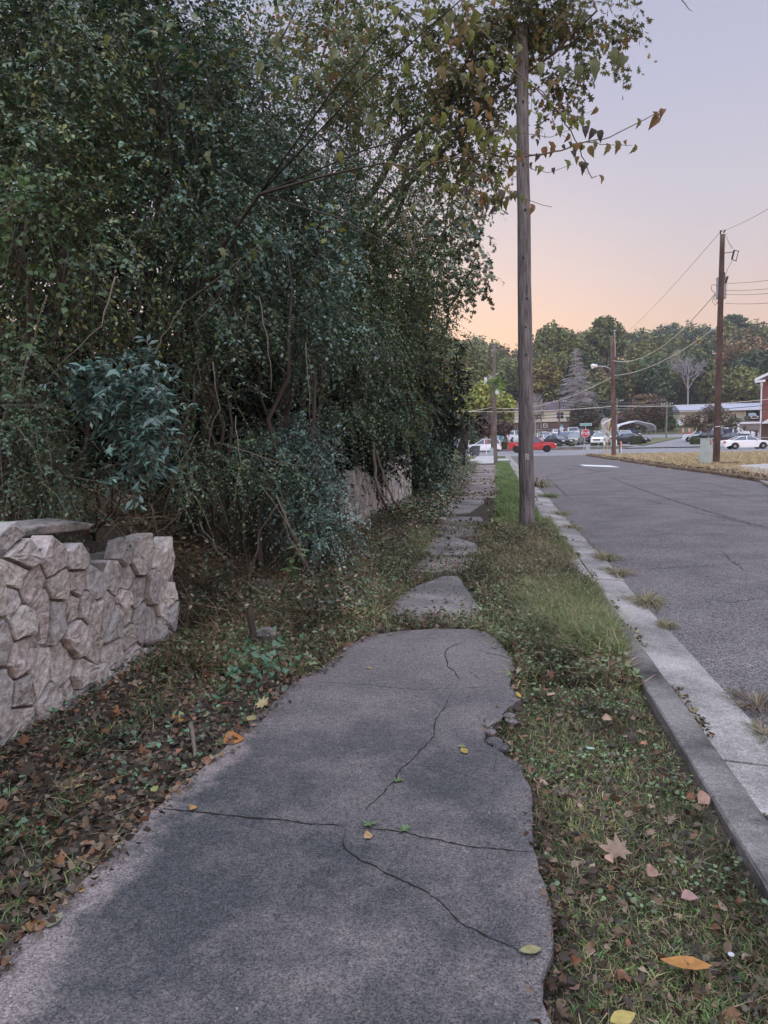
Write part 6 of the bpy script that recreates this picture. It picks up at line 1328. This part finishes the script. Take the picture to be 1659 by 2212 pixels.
# grey-green cabinet with red mark
b_ = G(1525,1001.5,-.02); o = empty('utility_cabinet', b_, 0, 'tall pale grey green electrical cabinet with a red L mark', 'utility cabinet')
Dc = (b_-camv).dot(Vector(_f)); hC = 1.33; rzc = .62
MB().box((0,0,hC/2), (.50,.42,hC)).box((0,0,hC+.015), (.55,.47,.045)).build('housing', MT['cab'], o, world=False, bevel=.01); o.rotation_euler = (0,0,-rzc)
MB().box((-.0,-.215,hC/2+.02), (.42,.012,hC-.16)).build('door', MT['cab'], o, world=False, bevel=.004); MB().box((.05,-.23,hC*.45), (.03,.02,.12)).box((.13,-.23,hC*.45), (.02,.02,.1)).build('handle', MT['steel'], o, world=False)
MB().box((.255,-.08,hC-.17), (.012,.10,.26)).box((.255,.0,hC-.26), (.012,.10,.08)).build('red_mark', mat('red_tape', (.45,.03,.02), .6, .3), o, world=False)
b_ = G(1514,1000,-.02); o = empty('meter_box', b_, -.4, 'low narrow green box tucked against left side of the cabinet', 'utility box'); MB().box((0,0,.31), (.16,.2,.62)).box((0,0,.63), (.19,.23,.04)).build('housing', MT['cab'], o, world=False, bevel=.01); MB().box((0,-.104,.3), (.12,.01,.45)).build('door', MT['cab'], o, world=False)
b_ = G(1575,1002,-.02); tag(MB().tube([b_-Vector((.5,0,-.03)), b_+Vector((.5,.1,.04))], .06, 8).build('timber', MT['p4']), 'short dark timber lying by the foot of the tall brown pole', 'timber')
# cones
cproto = None
for k, (vx, lb) in enumerate([(1475,'orange barrier cone at head of the lot drive, leftmost'),(1488.6,'orange barrier cone at head of the lot drive, middle'),(1503.5,'orange barrier cone partly hidden by the autumn tree')]):
    b_ = P0(vx, 152, .02)
    if cproto is None:
        o = empty('traffic_cone', b_, 0); cproto = o
        MB().box((0,0,.03), (.45,.45,.06)).tube([(0,0,.05),(0,0,.5),(0,0,1.1)], [.2,.16,.12], 12).build('cone_body', MT['orange'], o, world=False); MB().tube([(0,0,.45),(0,0,.6)], [.175,.165], 12, cap=False).tube([(0,0,.75),(0,0,.9)], [.155,.145], 12, cap=False).build('reflective_band', MT['white'], o, world=False)
        MB().tube([(0,0,1.1),(0,0,1.2)], .05, 8).build('handle', MT['orange'], o, world=False)
    else: o = copy_tree(cproto); o.location = b_
    tag(o, lb, 'traffic cone', 'orange cones at head of the lot drive')
# street signs at left
for vx, vt, D, lb in [(1082,938,110,'teal sign on thin post just right of slim grey pole'),(1213,916,126,'teal and white sign post before the cream house')]:
    b_ = P0(vx, D); t_ = W(vx, vt, D); o = empty('street_sign', b_, 0, lb, 'sign'); MB().tube([b_, t_], .035, 6).build('post', MT['steel'], o)
    sign_panel(t_-Vector((0,0,.3)), .5, .95 if vx < 1100 else .35, MT['teal'], o, 'teal_plate')
    if vx > 1100: MB().tube([t_-Vector((0,.03,.8)), t_-Vector((0,.06,.8))], .36, 16).build('white_plate', MT['white'], o)

# ------------------------------------------------------------------ buildings
def brickmat(name, c1, c2, sc):
    m = bpy.data.materials.new(name); m.use_nodes = True; n = m.node_tree; b = n.nodes['Principled BSDF']; b.inputs['Roughness'].default_value = .9
    t = n.nodes.new('ShaderNodeTexBrick'); t.inputs['Scale'].default_value = sc; t.inputs['Color1'].default_value = (*c1, 1); t.inputs['Color2'].default_value = (*c2, 1); t.inputs['Mortar'].default_value = (.22,.18,.17,1); t.inputs['Mortar Size'].default_value = .012
    tc = n.nodes.new('ShaderNodeTexCoord'); mp = n.nodes.new('ShaderNodeMapping'); mp.inputs['Rotation'].default_value = (R(90), 0, 0); n.links.new(tc.outputs['Object'], mp.inputs[0]); n.links.new(mp.outputs[0], t.inputs[0]); n.links.new(t.outputs[0], b.inputs['Base Color']); return m
MT['brick'] = brickmat('red_brick', (.22,.07,.055), (.16,.05,.045), 3.5); MT['brick2'] = brickmat('brown_brick', (.14,.085,.07), (.10,.06,.055), 3)
MT['cream'] = mat('cream_siding', (.62,.58,.47), .7, .3, var=.08, vscale=2); MT['roofgrey'] = mat('grey_shingle', (.36,.37,.43), .8, .2, var=.15, vscale=4); MT['roofdark'] = mat('dark_shingle', (.10,.08,.09), .85, .2, var=.2, vscale=3)
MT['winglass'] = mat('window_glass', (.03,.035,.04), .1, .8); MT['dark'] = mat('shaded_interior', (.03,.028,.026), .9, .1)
MT['metalroof'] = mat('white_sheet_metal', (.68,.70,.74), .4, .5)
def house_window(par, c, w_, h_, n=2, fr='white', y=-.02):
    f = MB().box((c[0], c[1]-.03, c[2]+h_/2+.05), (w_+.2,.06,.1)).box((c[0], c[1]-.03, c[2]-h_/2-.05), (w_+.2,.08,.1)).box((c[0]-w_/2-.05, c[1]-.03, c[2]), (.1,.06,h_)).box((c[0]+w_/2+.05, c[1]-.03, c[2]), (.1,.06,h_))
    for k in range(1, n): f.box((c[0]-w_/2+w_*k/n, c[1]-.03, c[2]), (.06,.05,h_))
    f.box((c[0], c[1]-.03, c[2]), (w_,.045,.05)); fo = f.build('window', MT[fr], par, world=False)
    MB().box((c[0], c[1]-.005, c[2]), (w_,.02,h_)).build('pane', MT['winglass'], fo, world=False)
# cream house at left
b_ = P0(1190, 170); b_.z -= .1; h1 = empty('house', b_, .03, 'two storey house, cream siding over brick, seen above the lot', 'house')
MB().box((-2.0,3,1.1), (12,7,2.3)).build('brick_base', MT['brick2'], h1, world=False); MB().box((-2.0,2.9,3.5), (12.3,7.3,2.5)).build('wall', MT['cream'], h1, world=False)
rf = MB().prism([(-4.1,0),(4.1,0),(0,2.2)], 13, Matrix.Translation((-2.0,2.9,4.75)) @ Matrix.Rotation(R(90),4,'Z')); rf.build('roof', MT['roofdark'], h1, world=False)
house_window(h1, (2.0,-.76,3.6), 1.5, 1.5); house_window(h1, (-3.2,-.76,3.6), 2.0, 1.3, 3); house_window(h1, (-1.3,-.52,1.4), .7, .7, 1); house_window(h1, (-4.5,-.52,1.4), .7, .7, 1)
MB().box((1.0,-.54,1.05), (2.0,.06,2.0)).build('door', MT['brick2'], h1, world=False)
# ranch house at right
b_ = P0(1553, 180); h2 = empty('house', b_, .03, 'long low ranch house with grey roof and open garage', 'house')
wl = MB(); wl.box((-6.0,3.5,1.5), (6.2,7,3.2)).box((3.0,3.7,1.5), (6.0,6.6,3.2)); wl.build('wall', MT['cream'], h2, world=False)
MB().box((.0,3.9,1.5), (6,6.4,3.1)).build('porch_wall', MT['brick2'], h2, world=False)
MB().box((8.2,6.6,1.4), (4.6,.2,2.9)).box((10.5,3.5,1.4), (.2,6.4,2.9)).box((8.2,3.5,2.85), (4.6,6.4,.1)).build('garage_shell', MT['dark'], h2, world=False)
MB().box((5.9,.15,1.5), (.35,.35,3.0)).build('garage_post', MT['cream'], h2, world=False)
MB().prism([(-4.6,0),(4.6,0),(4.6,.18),(0,1.75),(-4.6,.18)], 20.6, Matrix.Translation((.7,3.7,3.1)) @ Matrix.Rotation(R(90),4,'Z')).build('roof', MT['roofgrey'], h2, world=False)
MB().box((.7,-1.0,3.12), (20.7,.1,.26)).build('fascia', MT['white'], h2, world=False)
house_window(h2, (-.5,.68,1.6), 1.4, 1.4); house_window(h2, (3.4,.38,1.6), 1.2, 1.3)
# brick building with gable at right frame edge
b_ = P0(1640, 106); bb = empty('brick_building', b_, -.33, 'tall red brick building with white downspout at right frame edge', 'building')
Hh = 9.0
MB().box((4.5,4.0,Hh/2), (9,8,Hh)).build('wall', MT['brick'], bb, world=False)
MB().prism([(-5.2,-.1),(5.2,-.1),(5.2,.15),(0,2.6),(-5.2,.15)], 8.8, Matrix.Translation((4.5,3.9,Hh+.1))).build('roof', MT['roofdark'], bb, world=False)
g_ = MB(); g_.bar((-.75,-.55,Hh+.05), (4.5,-.55,Hh+2.55), .12, .35).bar((-.75,-.4,Hh-.18), (.6,-.4,Hh-.1), .3, .3).bar((-.7,-.5,Hh+.02), (-.7,8,Hh+.02), .2); g_.build('eaves_trim', MT['white'], bb, world=False)
MB().tube([(.12,-.12,-.2),(.12,-.12,Hh-.9),(.12,-.12,Hh-.8),(.12,-.12,Hh-.3)], [.1,.1,.18,.18], 4).build('downspout', MT['white'], bb, world=False)
MB().box((1.5,-.02,8.2+Hh*.0+3.0), (.5,.5,2.4)).build('white_chimney', MT['white'], bb, world=False)
MB().prism([(-1.2,-.15),(1.6,-.15),(1.6,.9),(.2,.9),(-1.2,0)], 1.6, Matrix.Translation((1.5,-.9,3.0))).build('entrance_canopy', MT['metalroof'], bb, world=False)
MB().box((.95,-.04,1.6), (1.4,.08,2.8)).build('door', MT['brick2'], bb, world=False)
MB().bar((.3,-.9,.9),(2.6,-.9,.9),.06).bar((2.2,-.9,0),(2.2,-.9,.95),.06).build('railing', MT['white'], bb, world=False)
# white walkway frame
p_ = P0(1594, 106); fw = empty('walkway_frame', p_, 0, 'white box-section walkway frame against the brick building', 'frame')
MB().box((0,0,1.5), (.28,.3,3.2)).build('post', MT['white'], fw, world=False); MB().box((1.45,0,3.05), (3.1,.32,.26)).build('beam', MT['white'], fw, world=False)
MB().box((0,2.2,1.5), (.2,.2,3.1)).box((0,1.1,3.05), (.2,2.2,.2)).build('rear_post', MT['white'], fw, world=False)
# retaining wall behind the walkway
p_ = P0(1622, 150); tag(MB().box(p_+Vector((1.5,0,.9)), (7.5,.4,2.6)).box(p_+Vector((1.5,-.1,2.25)), (7.6,.6,.12)).build('concrete_wall', MT['walk2']), 'plain grey concrete wall seen through the walkway frame', 'wall')
# carport
p_ = P0(1367, 140); cp = empty('carport', p_, .1, 'white sheet metal carport with rounded eaves at back of lot', 'carport')
prof = [(-3.5,1.7),(-3.42,2.35),(-3.0,2.7),(0,3.45),(3.0,2.7),(3.42,2.35),(3.5,1.7)]
V = []; Fc = []
for y in (-2.8, 2.8):
    for off in (0, -.07):
        for x, z in prof: V.append((x*(1+off*.02), y, z+off))
n_ = 7
for i in range(n_-1): Fc += [(i, i+1, 14+i+1, 14+i), (7+i, 21+i, 21+i+1, 7+i+1), (i, 7+i, 7+i+1, i+1), (14+i, 14+i+1, 21+i+1, 21+i)]
mesh_np('roof', V, Fc, MT['metalroof'], cp, world=False)
q = MB()
for k in range(15): y = -2.7+k*.385; q.bar((-3.0,y,2.74),(0,y,3.49),.04).bar((0,y,3.49),(3.0,y,2.74),.04)
q.build('roof_rib', MT['metalroof'], cp, world=False)
for x in (-3.4,3.4):
    for y in (-2.6,0,2.6): MB().box((x,y,1.0), (.07,.07,2.6)).build('post', MT['steel'], cp, world=False)
# small white shed wall left of the ranch house
p_ = P0(1468,176); tag(MB().box(p_+Vector((0,0,.5)), (1.6,.3,1.2)).box(p_+Vector((0,0,1.15)), (1.7,.4,.08)).build('low_wall', MT['white']), 'low whitish block wall left of ranch house', 'wall')
# chain link run in front of the wood
p_, q_ = P0(1150,158), P0(1450,162); o = empty('wire_fence', p_, 0, 'thin wire fence along the back of the lot', 'fence')
for k in range(16): c_ = p_.lerp(q_, k/15); c_.z = gz1(c_.x, c_.y); MB().tube([c_, c_+Vector((0,0,1.3))], .035, 5).build('post', MT['steel'], o)
tp_ = MB(); tp_.tube([Vector((p_.lerp(q_, k/15).x, p_.lerp(q_, k/15).y, gz1(p_.lerp(q_, k/15).x, p_.lerp(q_, k/15).y)+1.3)) for k in range(16)], .03, 5); tp_.build('top_rail', MT['steel'], o)

# ------------------------------------------------------------------ hedges and trees of the lot and hill
FARG = [(0.158, 0.188, 0.064), (0.205, 0.227, 0.072), (0.121, 0.155, 0.057), (0.242, 0.236, 0.079), (0.139, 0.171, 0.072)]
FARD = [(0.074, 0.114, 0.051), (0.093, 0.13, 0.057), (0.065, 0.098, 0.051)]
FARY = [(0.234, 0.221, 0.065), (0.276, 0.221, 0.072), (0.179, 0.195, 0.065), (0.22, 0.169, 0.078)]
FARO = [(0.234, 0.156, 0.078), (0.193, 0.13, 0.072), (0.276, 0.182, 0.078), (0.165, 0.13, 0.065)]
LIME = [(.30,.34,.07),(.36,.37,.08),(.22,.28,.07),(.27,.25,.08)]
RUST = [(.13,.085,.07),(.11,.075,.065),(.15,.09,.07),(.09,.07,.055)]
def crown(blobs, n, size, pal, seed, tmpl=CLUMP4, gate=-.35, flat=.9, topl=.5):
    rs = np.random.RandomState(seed); Bn = np.array([b[:6] for b in blobs], float); w = Bn[:,3]*Bn[:,5]; bi = rs.choice(len(blobs), n, p=w/w.sum()); Bq = Bn[bi]
    d = randunit(rs, n); r = 1-.55*rs.uniform(0,1,n)**1.5; bp = 1+.25*sn(d+Bq[:,:3]*.3, 2.6, seed % 5)+.14*sn(d+Bq[:,:3]*.3, 7, 1)
    P = Bq[:,:3]+d*Bq[:,3:6]*(r*bp)[:,None]; L_ = Bq[:,3].mean(); keep = sn(P/L_, 5.5, seed % 7) > gate; P, d = P[keep], d[keep]; n = len(P)
    Z = norm(d*.6+np.array([0,0,.5])+rs.normal(size=(n,3))*.5); X = norm(np.cross(Z, rs.normal(size=(n,3)))); Y = np.cross(Z, X)
    V, Fc = scatter(tmpl[0], tmpl[1], P, X, Y, Z, size*rs.uniform(.5,1.4,n)); c = palette(rs, n, pal, .2)*np.clip(1+.25*sn(P/L_, 3, 1), .5, 1.6)[:,None]
    return V, Fc, np.repeat(c, len(tmpl[0]), 0)
def limbs(rnd, base, blobs, r, kk=5):
    tm = MB(); ctr = sum((Vector(b[:3]) for b in blobs), Vector())/len(blobs); fk = base.lerp(ctr, .45)
    tm.tube([base-Vector((0,0,.4)), base.lerp(fk,.5)+Vector((rnd.gauss(0,.05)*r*4,0,0)), fk], [r*1.2, r, r*.75], 8)
    for b in blobs[:kk]:
        e_ = Vector(b[:3])+Vector((0,0,b[5]*.3)); tm.tube(wander(rnd, fk, e_, 4, .08), [r*.6,r*.45,r*.32,r*.2,r*.08], 6)
        for q in range(3):
            a = fk.lerp(e_, rnd.uniform(.4,.9)); tm.tube([a, a+Vector((rnd.gauss(0,1), rnd.gauss(0,1), rnd.uniform(0,1))).normalized()*b[3]*.7], [r*.2,r*.06], 5)
    return tm
def ftree(label, vx, D, blobs, n, size, pal, seed, r=.3, bark='bark', group='trees round the lot and on the hill', name='tree', bx=None, **kw):
    base = P0(bx or vx, D); root = empty(name, base, 0, label, 'tree', group)
    V, Fc, c = crown(blobs, n, size, pal, seed, **kw); mesh_np('crown', V, Fc, MT['farleaf'], root, col=c)
    limbs(random.Random(seed), base, blobs, r).build('trunk', MT[bark], root, smooth=True); return root
def FB(vx, vy, D, rpx, rzpx=None): return B(vx, vy, D, rpx*D/F, None, (rzpx or rpx)*D/F)
T_ = [
 ('yellow green tree behind the slim grey pole',1058,112,[FB(1050,868,112,38,28),FB(1088,876,112,28,24),FB(1012,876,112,30,28),FB(1040,842,112,24,16),FB(1095,905,112,16,12),FB(1008,905,112,16,14)],8840,0.33,LIME,1,.22),
 ('rusty brown tree below the yellow green one',1058,104,[FB(1050,920,104,34,22),FB(1085,925,104,22,16),FB(1030,935,104,18,14)],7140,0.23,RUST,2,.14),
 ('dark shrubby tree at foot of the rusty one, left',1015,100,[FB(1008,935,100,18,20),FB(1025,955,100,14,12)],2550,0.23,FARD,3,.1),
 ('autumn crape myrtle with thin trunks beside the grey cabinet',1528,96,[FB(1515,905,96,26,17),FB(1555,900,96,24,20),FB(1490,908,96,18,13),FB(1540,885,96,22,14),FB(1585,915,96,14,14),FB(1520,925,96,22,8)],5100,0.16,RUST+FARG[:1]+[(.17,.13,.10)],4,.09,'palebark'),
 ('brown leaved tree beside the cream house',1262,150,[FB(1262,890,150,28,24),FB(1280,910,150,20,16),FB(1245,905,150,16,16)],4420,0.33,[(.10,.085,.055),(.08,.075,.05),(.12,.09,.06)],5,.2),
 ('small bare tree before cream house, left of brown pole',1165,140,[FB(1165,885,140,16,22),FB(1150,900,140,12,14)],850,0.20,RUST+FARG,6,.12,'palebark'),
 ('russet tree behind the carport',1390,158,[FB(1395,875,158,36,24),FB(1370,895,158,24,14),FB(1420,890,158,20,18)],7140,0.31,FARO+RUST,7,.2),
 ('light green young tree behind the carport, right',1432,160,[FB(1432,895,160,18,26),FB(1448,915,160,16,14),FB(1420,918,160,14,10)],4420,0.30,[(.11,.15,.05),(.09,.12,.045)],8,.15),
 ('dark green bush at left end of ranch house',1492,168,[FB(1492,925,168,20,9),FB(1460,928,168,16,9)],2550,0.28,FARD+FARG[:1],9,.1),
 ('round dark bush at garage of the ranch house',1590,165,[FB(1590,915,165,14,12),FB(1575,920,165,10,9)],1870,0.27,FARD,10,.1),
 ('tall leafy tree on skyline just right of the big pole',1205,205,[FB(1190,725,205,26,26),FB(1215,735,205,26,26),FB(1170,740,205,18,24),FB(1240,750,205,18,22),FB(1200,780,205,44,30)],8840,0.58,FARG,11,.4),
 ('tallest tree on the skyline left of the lamp pole',1305,215,[FB(1305,700,215,24,16),FB(1325,715,215,20,18),FB(1290,725,215,26,20),FB(1315,745,215,34,24)],7820,0.58,FARG+FARD,12,.4),
 ('yellowing tree low on hill right of the big pole',1160,180,[FB(1170,800,180,26,24),FB(1195,815,180,20,22),FB(1160,830,180,24,20)],5440,0.47,FARY,13,.3),
 ('dark dense tree behind the grey conifer',1240,210,[FB(1225,800,210,40,40),FB(1265,790,210,36,44),FB(1290,840,210,34,36)],9520,0.58,FARD+FARG[:2],14,.4),
 ('big dark tree right of the lamp pole at mid hill',1370,205,[FB(1370,820,205,38,40),FB(1405,845,205,34,32),FB(1345,850,205,28,34)],9520,0.56,FARD+FARG,15,.4),
 ('yellow tinged tree high on hill right of the lamp pole',1390,240,[FB(1385,765,240,28,24),FB(1415,770,240,22,22)],5100,0.62,FARY+FARG,16,.4),
 ('dark tree above left roof of the ranch house',1470,205,[FB(1450,850,205,26,28),FB(1480,860,205,24,22),FB(1440,880,205,22,20)],7140,0.55,FARD+FARG[:2],17,.4),
 ('dark tree above the middle of the ranch house',1560,205,[FB(1545,840,205,30,30),FB(1580,845,205,26,28)],7140,0.58,FARD+FARG,18,.4),
 ('tall dark tree above right part of the ranch house',1615,210,[FB(1610,810,210,34,44),FB(1640,800,210,30,46)],9520,0.58,FARD+[(.045,.075,.055)],19,.4),
 ('flat topped pine on the ridge right of the tall brown pole',1590,300,[FB(1582,685,300,18,5),FB(1592,692,300,22,5),FB(1575,700,300,14,5),FB(1605,703,300,12,4)],1530,0.70,FARD,20,.4),
 ('green tree at the left foot of the hill by slim pole',1025,150,[FB(1010,820,150,30,34),FB(1035,800,150,24,22),FB(1000,780,150,26,30)],7140,0.43,FARG+FARY[2:],21,.3),
 ('tall dark tree left of the slim grey pole',1000,190,[FB(985,770,190,36,34),FB(1012,765,190,24,22)],7140,0.55,FARG,22,.4),
]
for t in T_:
    lb, vx, D, bl, n, sz, pal, sd = t[:8]; ftree(lb, vx, D, bl, n, sz, pal, sd, r=t[8], bark=t[9] if len(t) > 9 else 'bark', bx=None)
# grey dead conifer: whorls of bare drooping branches
def dead_conifer(label, vx, vt, vb, D, halfpx, seed, rising=False):
    base = P0(vx, D); top = W(vx-3, vt, D); zb = W(vx, vb, D).z; root = empty('dead_tree', base, 0, label, 'tree'); rnd = random.Random(seed); H = top.z-zb; Rm = halfpx*D/F
    MB().tube([base-Vector((0,0,.3)), base.lerp(top,.5), top], [.32,.2,.03], 8).build('trunk', MT['deadwood'], root)
    m = MB()
    for k in range(260):
        t = rnd.random()**.85; z = zb+H*(1-t)*.98; L_ = Rm*(.12+.88*t)*rnd.uniform(.6,1.1); a = rnd.uniform(0,6.28); c0 = Vector((base.x+(top.x-base.x)*(1-t), base.y, z)); dv = Vector((math.cos(a), math.sin(a), 0))
        up = .35 if rising else -.12
        mid = c0+dv*L_*.5+Vector((0,0,L_*(.05+up*.4))); e_ = c0+dv*L_+Vector((0,0,L_*up)); m.tube([c0, mid, e_], [.06,.045,.015], 4, cap=False)
        for q in range(7):
            s = rnd.uniform(.3,1); pq = c0.lerp(e_, s); sv = Vector((-dv.y, dv.x, 0))*rnd.choice([-1,1])*L_*.28*rnd.uniform(.4,1)+dv*L_*.12+Vector((0,0,-L_*.06 if not rising else L_*.12)); m.tube([pq, pq+sv], [.035,.012], 3, cap=False)
    m.build('bare_branch', MT['deadwood'], root)
MT['deadwood'] = mat('dead_grey_wood', (.36,.33,.34), .9, .2, var=.2, vscale=2)
dead_conifer('dead grey conifer with tiers of bare drooping branches', 1246, 752, 895, 172, 64, 3)
def bare_tree(label, vx, D, blobs, r, seed, m='deadwood'):
    base = P0(vx, D); root = empty('dead_tree', base, 0, label, 'tree'); rnd = random.Random(seed); tm = MB(); ctr = sum((Vector(b[:3]) for b in blobs), Vector())/len(blobs); fk = base.lerp(ctr, .55)
    tm.tube([base, fk], [r, r*.7], 8); tm.build('trunk', MT[m], root); br = MB()
    def grow(p, d, L_, rr_, dep):
        e_ = p+d*L_; br.tube([p, e_], [rr_, rr_*.6], 4, cap=False)
        if dep == 0: return
        for _ in range(4): grow(p.lerp(e_, rnd.uniform(.5,1)), (d+Vector((rnd.gauss(0,.55), rnd.gauss(0,.55), rnd.gauss(.1,.35)))).normalized(), L_*.68, rr_*.58, dep-1)
    for b in blobs:
        d = (Vector(b[:3])-fk); grow(fk, d.normalized(), d.length*.6, r*.5, 4)
    br.build('bare_branch', MT[m], root)
bare_tree('leafless grey tree high on the hill left of the tall brown pole', 1485, 192, [FB(1465,795,192,20),FB(1490,780,192,20),FB(1510,800,192,20),FB(1480,770,192,10)], .25, 4)
bare_tree('small leafless tree right beside the big pole', 1158, 118, [FB(1150,880,118,8),FB(1166,860,118,8),FB(1145,860,118,8)], .12, 5)
# clipped box hedges along the lot front
for k, (vx, D, w_, lb) in enumerate([(1208,113,.8,'low clipped box shrub before the black sedan'),(1235,112.5,.8,'low clipped box shrub before the olive suv'),(1283,112.5,.8,'low clipped box shrub right of stop sign post'),(1301,112.5,.7,'low clipped box shrub behind the warning sign'),(1317,113,.8,'clipped box shrub left of the lamp pole'),
        (1337,113,.8,'clipped box shrub right of the lamp pole'),(1374,113,1.7,'large clipped round hedge at the lot drive corner'),(1503,109,1.5,'clipped hedge left of crape myrtle trunks'),(1567,101,1.9,'clipped hedge beside the tall brown pole'),(1098,112,2.2,'leafy hedge left of big pole behind red pickup'),(1088,110.5,.9,'small leafy shrub by the teal sign')]):
    b_ = P0(vx, D); big = w_ > 1.2; hh = 1.35 if vx == 1374 else (.95 if big else .5); rs = np.random.RandomState(k)
    n = 2600 if big else 1100; d = rs.uniform(-1,1,(n,3)); ax = rs.randint(0,3,n); d[np.arange(n), ax] = np.sign(d[np.arange(n), ax])*rs.uniform(.85,1.05,n); nr = norm(d**3)
    d = np.sign(d)*np.abs(d)/np.maximum(1, (np.linalg.norm(d, axis=1)/1.35))[:,None]
    P = np.array(b_)+d*np.array([w_/2,.4,hh/2])+np.array([0,0,hh/2]); X = norm(np.cross(nr, rs.normal(size=(n,3)))); Y = np.cross(nr, X); V, Fc = scatter(CLUMP4[0], CLUMP4[1], P, X, Y, nr, .12*rs.uniform(.6,1.4,n))
    r_o = empty('clipped_hedge', b_, 0, lb, 'hedge', 'clipped hedges along the lot'); mesh_np('foliage', V, Fc, MT['farleaf'], r_o, col=np.repeat(palette(rs, n, [(.05,.075,.03),(.07,.095,.035),(.06,.07,.03)]), 4, 0))
    MB().box(b_+Vector((0,0,hh*.45)), (w_*.8,.6,hh*.75)).tube([b_-Vector((0,0,.2)), b_+Vector((0,0,.3))], .1, 6).build('stems', MT['dark'], r_o)  # box is a dark core, interior shade put into its colour; tube is stem
# the wood on the hill, read as one mass
rs = np.random.RandomState(99); VV, FF, CC = [], [], []; off = 0; tr = MB(); rnd = random.Random(5)
for k in range(430):
    D = 200+230*rs.rand()**1.1; lat = rs.uniform(-.28, .62); x = lat*D; y = D; z0 = gz1(x, y)
    Ht = rs.uniform(11, 19)*(1.0 if D < 330 else .95); rr_ = rs.uniform(2.8, 5.2)
    if .33 < lat < .45 and D < 215: continue
    blobs = [(x, y, z0+Ht*.72, rr_, rr_, Ht*.30)]+[(x+rs.uniform(-1,1)*rr_*.7, y+rs.uniform(-1,1)*rr_*.6, z0+Ht*rs.uniform(.45,.85), rr_*rs.uniform(.45,.7), rr_*.6, rr_*.55) for _ in range(4)]
    pal = [FARG, FARD, FARG, FARY, FARO, FARG+FARY, FARD][rs.randint(0, 7)]
    V, Fc, c = crown(blobs, int(1250 if D < 270 else 700), .62 if D < 270 else .9, pal, k, gate=-.45); VV.append(V); FF.append(Fc+off); CC.append(c); off += len(V)
    if D < 300: tr.tube([(x, y, z0-.5), (x+rnd.gauss(0,.4), y, z0+Ht*.7)], [.3,.12], 5, cap=False)
wood_ = mesh_np('wooded_hillside', np.concatenate(VV), np.concatenate(FF), MT['farleaf'], col=np.concatenate(CC)); tag(wood_, 'dense mixed autumn wood covering the hill behind the lot', 'wood', kind='stuff')
tag(tr.build('wood_trunks', MT['bark']), 'trunks within the hillside wood', 'wood', kind='stuff')
# understorey scrub hiding the foot of the wood
VV, FF, CC = [], [], []; off = 0
for k in range(150):
    D = rs.uniform(162, 206); lat = rs.uniform(-.25, .55); x = lat*D; y = D; z0 = gz1(x, y); r1 = rs.uniform(1.2, 2.6)
    if (.20 < lat < .40 and D < 200) or (-.02 < lat < .13 and D < 182): continue
    V, Fc, c = crown([(x, y, z0+r1*.8, r1*1.3, r1, r1)], 260, .6, [FARD, FARG, FARO, RUST][rs.randint(0,4)], k+900, gate=-.6); VV.append(V); FF.append(Fc+off); CC.append(c); off += len(V)
tag(mesh_np('scrub', np.concatenate(VV), np.concatenate(FF), MT['farleaf'], col=np.concatenate(CC)), 'scrubby undergrowth at foot of the wood', 'scrub', kind='stuff')
# dry field grass at right
def fld(rs, n):
    y = 27*(73/27)**rs.rand(n); x0 = redge(y)+.12; return np.stack([x0+(rs.rand(n)**1.3)*(y*.62-x0+4), y], 1)
def fm(xy, rs):
    a, b_, c_ = G(1592,1006,0), G(1659,1003,0), G(1645,1027,0)
    return ~((xy[:,0] > a.x-.2) & (xy[:,1] < a.y+.3) & (xy[:,1] > c_.y-.3))
FLD = [(.48,.37,.22),(.44,.34,.20),(.52,.41,.26),(.40,.33,.18),(.44,.31,.20)]
ground_scatter('dry_grass', 'golden dry grass of the field between the streets', fld, 110000, bladeT(.04,1.0), .17, FLD, 161, mask=fm, up=.7)
ground_scatter('dry_grass', 'green tinged grass within the dry field', fld, 34000, bladeT(.04,1.0), .16, [(.20,.24,.09),(.24,.26,.11),(.16,.18,.07)], 162, mask=lambda xy, rs: fm(xy, rs) & (sn(np.c_[xy, xy[:,0]*0], .5, 3) > .25), up=.8)
ke = lambda rs, n: (lambda y: np.stack([redge(y)+.1+np.abs(rs.normal(size=n))*.35, y], 1))(27*(70/27)**rs.rand(n))
ground_scatter('leaf_litter', 'brown litter caught along the right hand kerb', ke, 1800, OVAL2, .10, DEAD, 163, flat=.6, lift=.03, zj=.1, m='dryleaf')

# ------------------------------------------------------------------ evening air
hz = MB().box((80, 200, 75), (1500, 620, 155)); MTh = bpy.data.materials.new('haze'); MTh.use_nodes = True; n_ = MTh.node_tree; n_.nodes.clear()
o_ = n_.nodes.new('ShaderNodeOutputMaterial'); v_ = n_.nodes.new('ShaderNodeVolumePrincipled'); v_.inputs['Color'].default_value = (.80,.82,.9,1); v_.inputs['Density'].default_value = .0004; v_.inputs['Anisotropy'].default_value = .3; n_.links.new(v_.outputs[0], o_.inputs['Volume'])
tag(hz.build('haze', MTh), 'thin evening haze in the air', 'haze', kind='stuff')
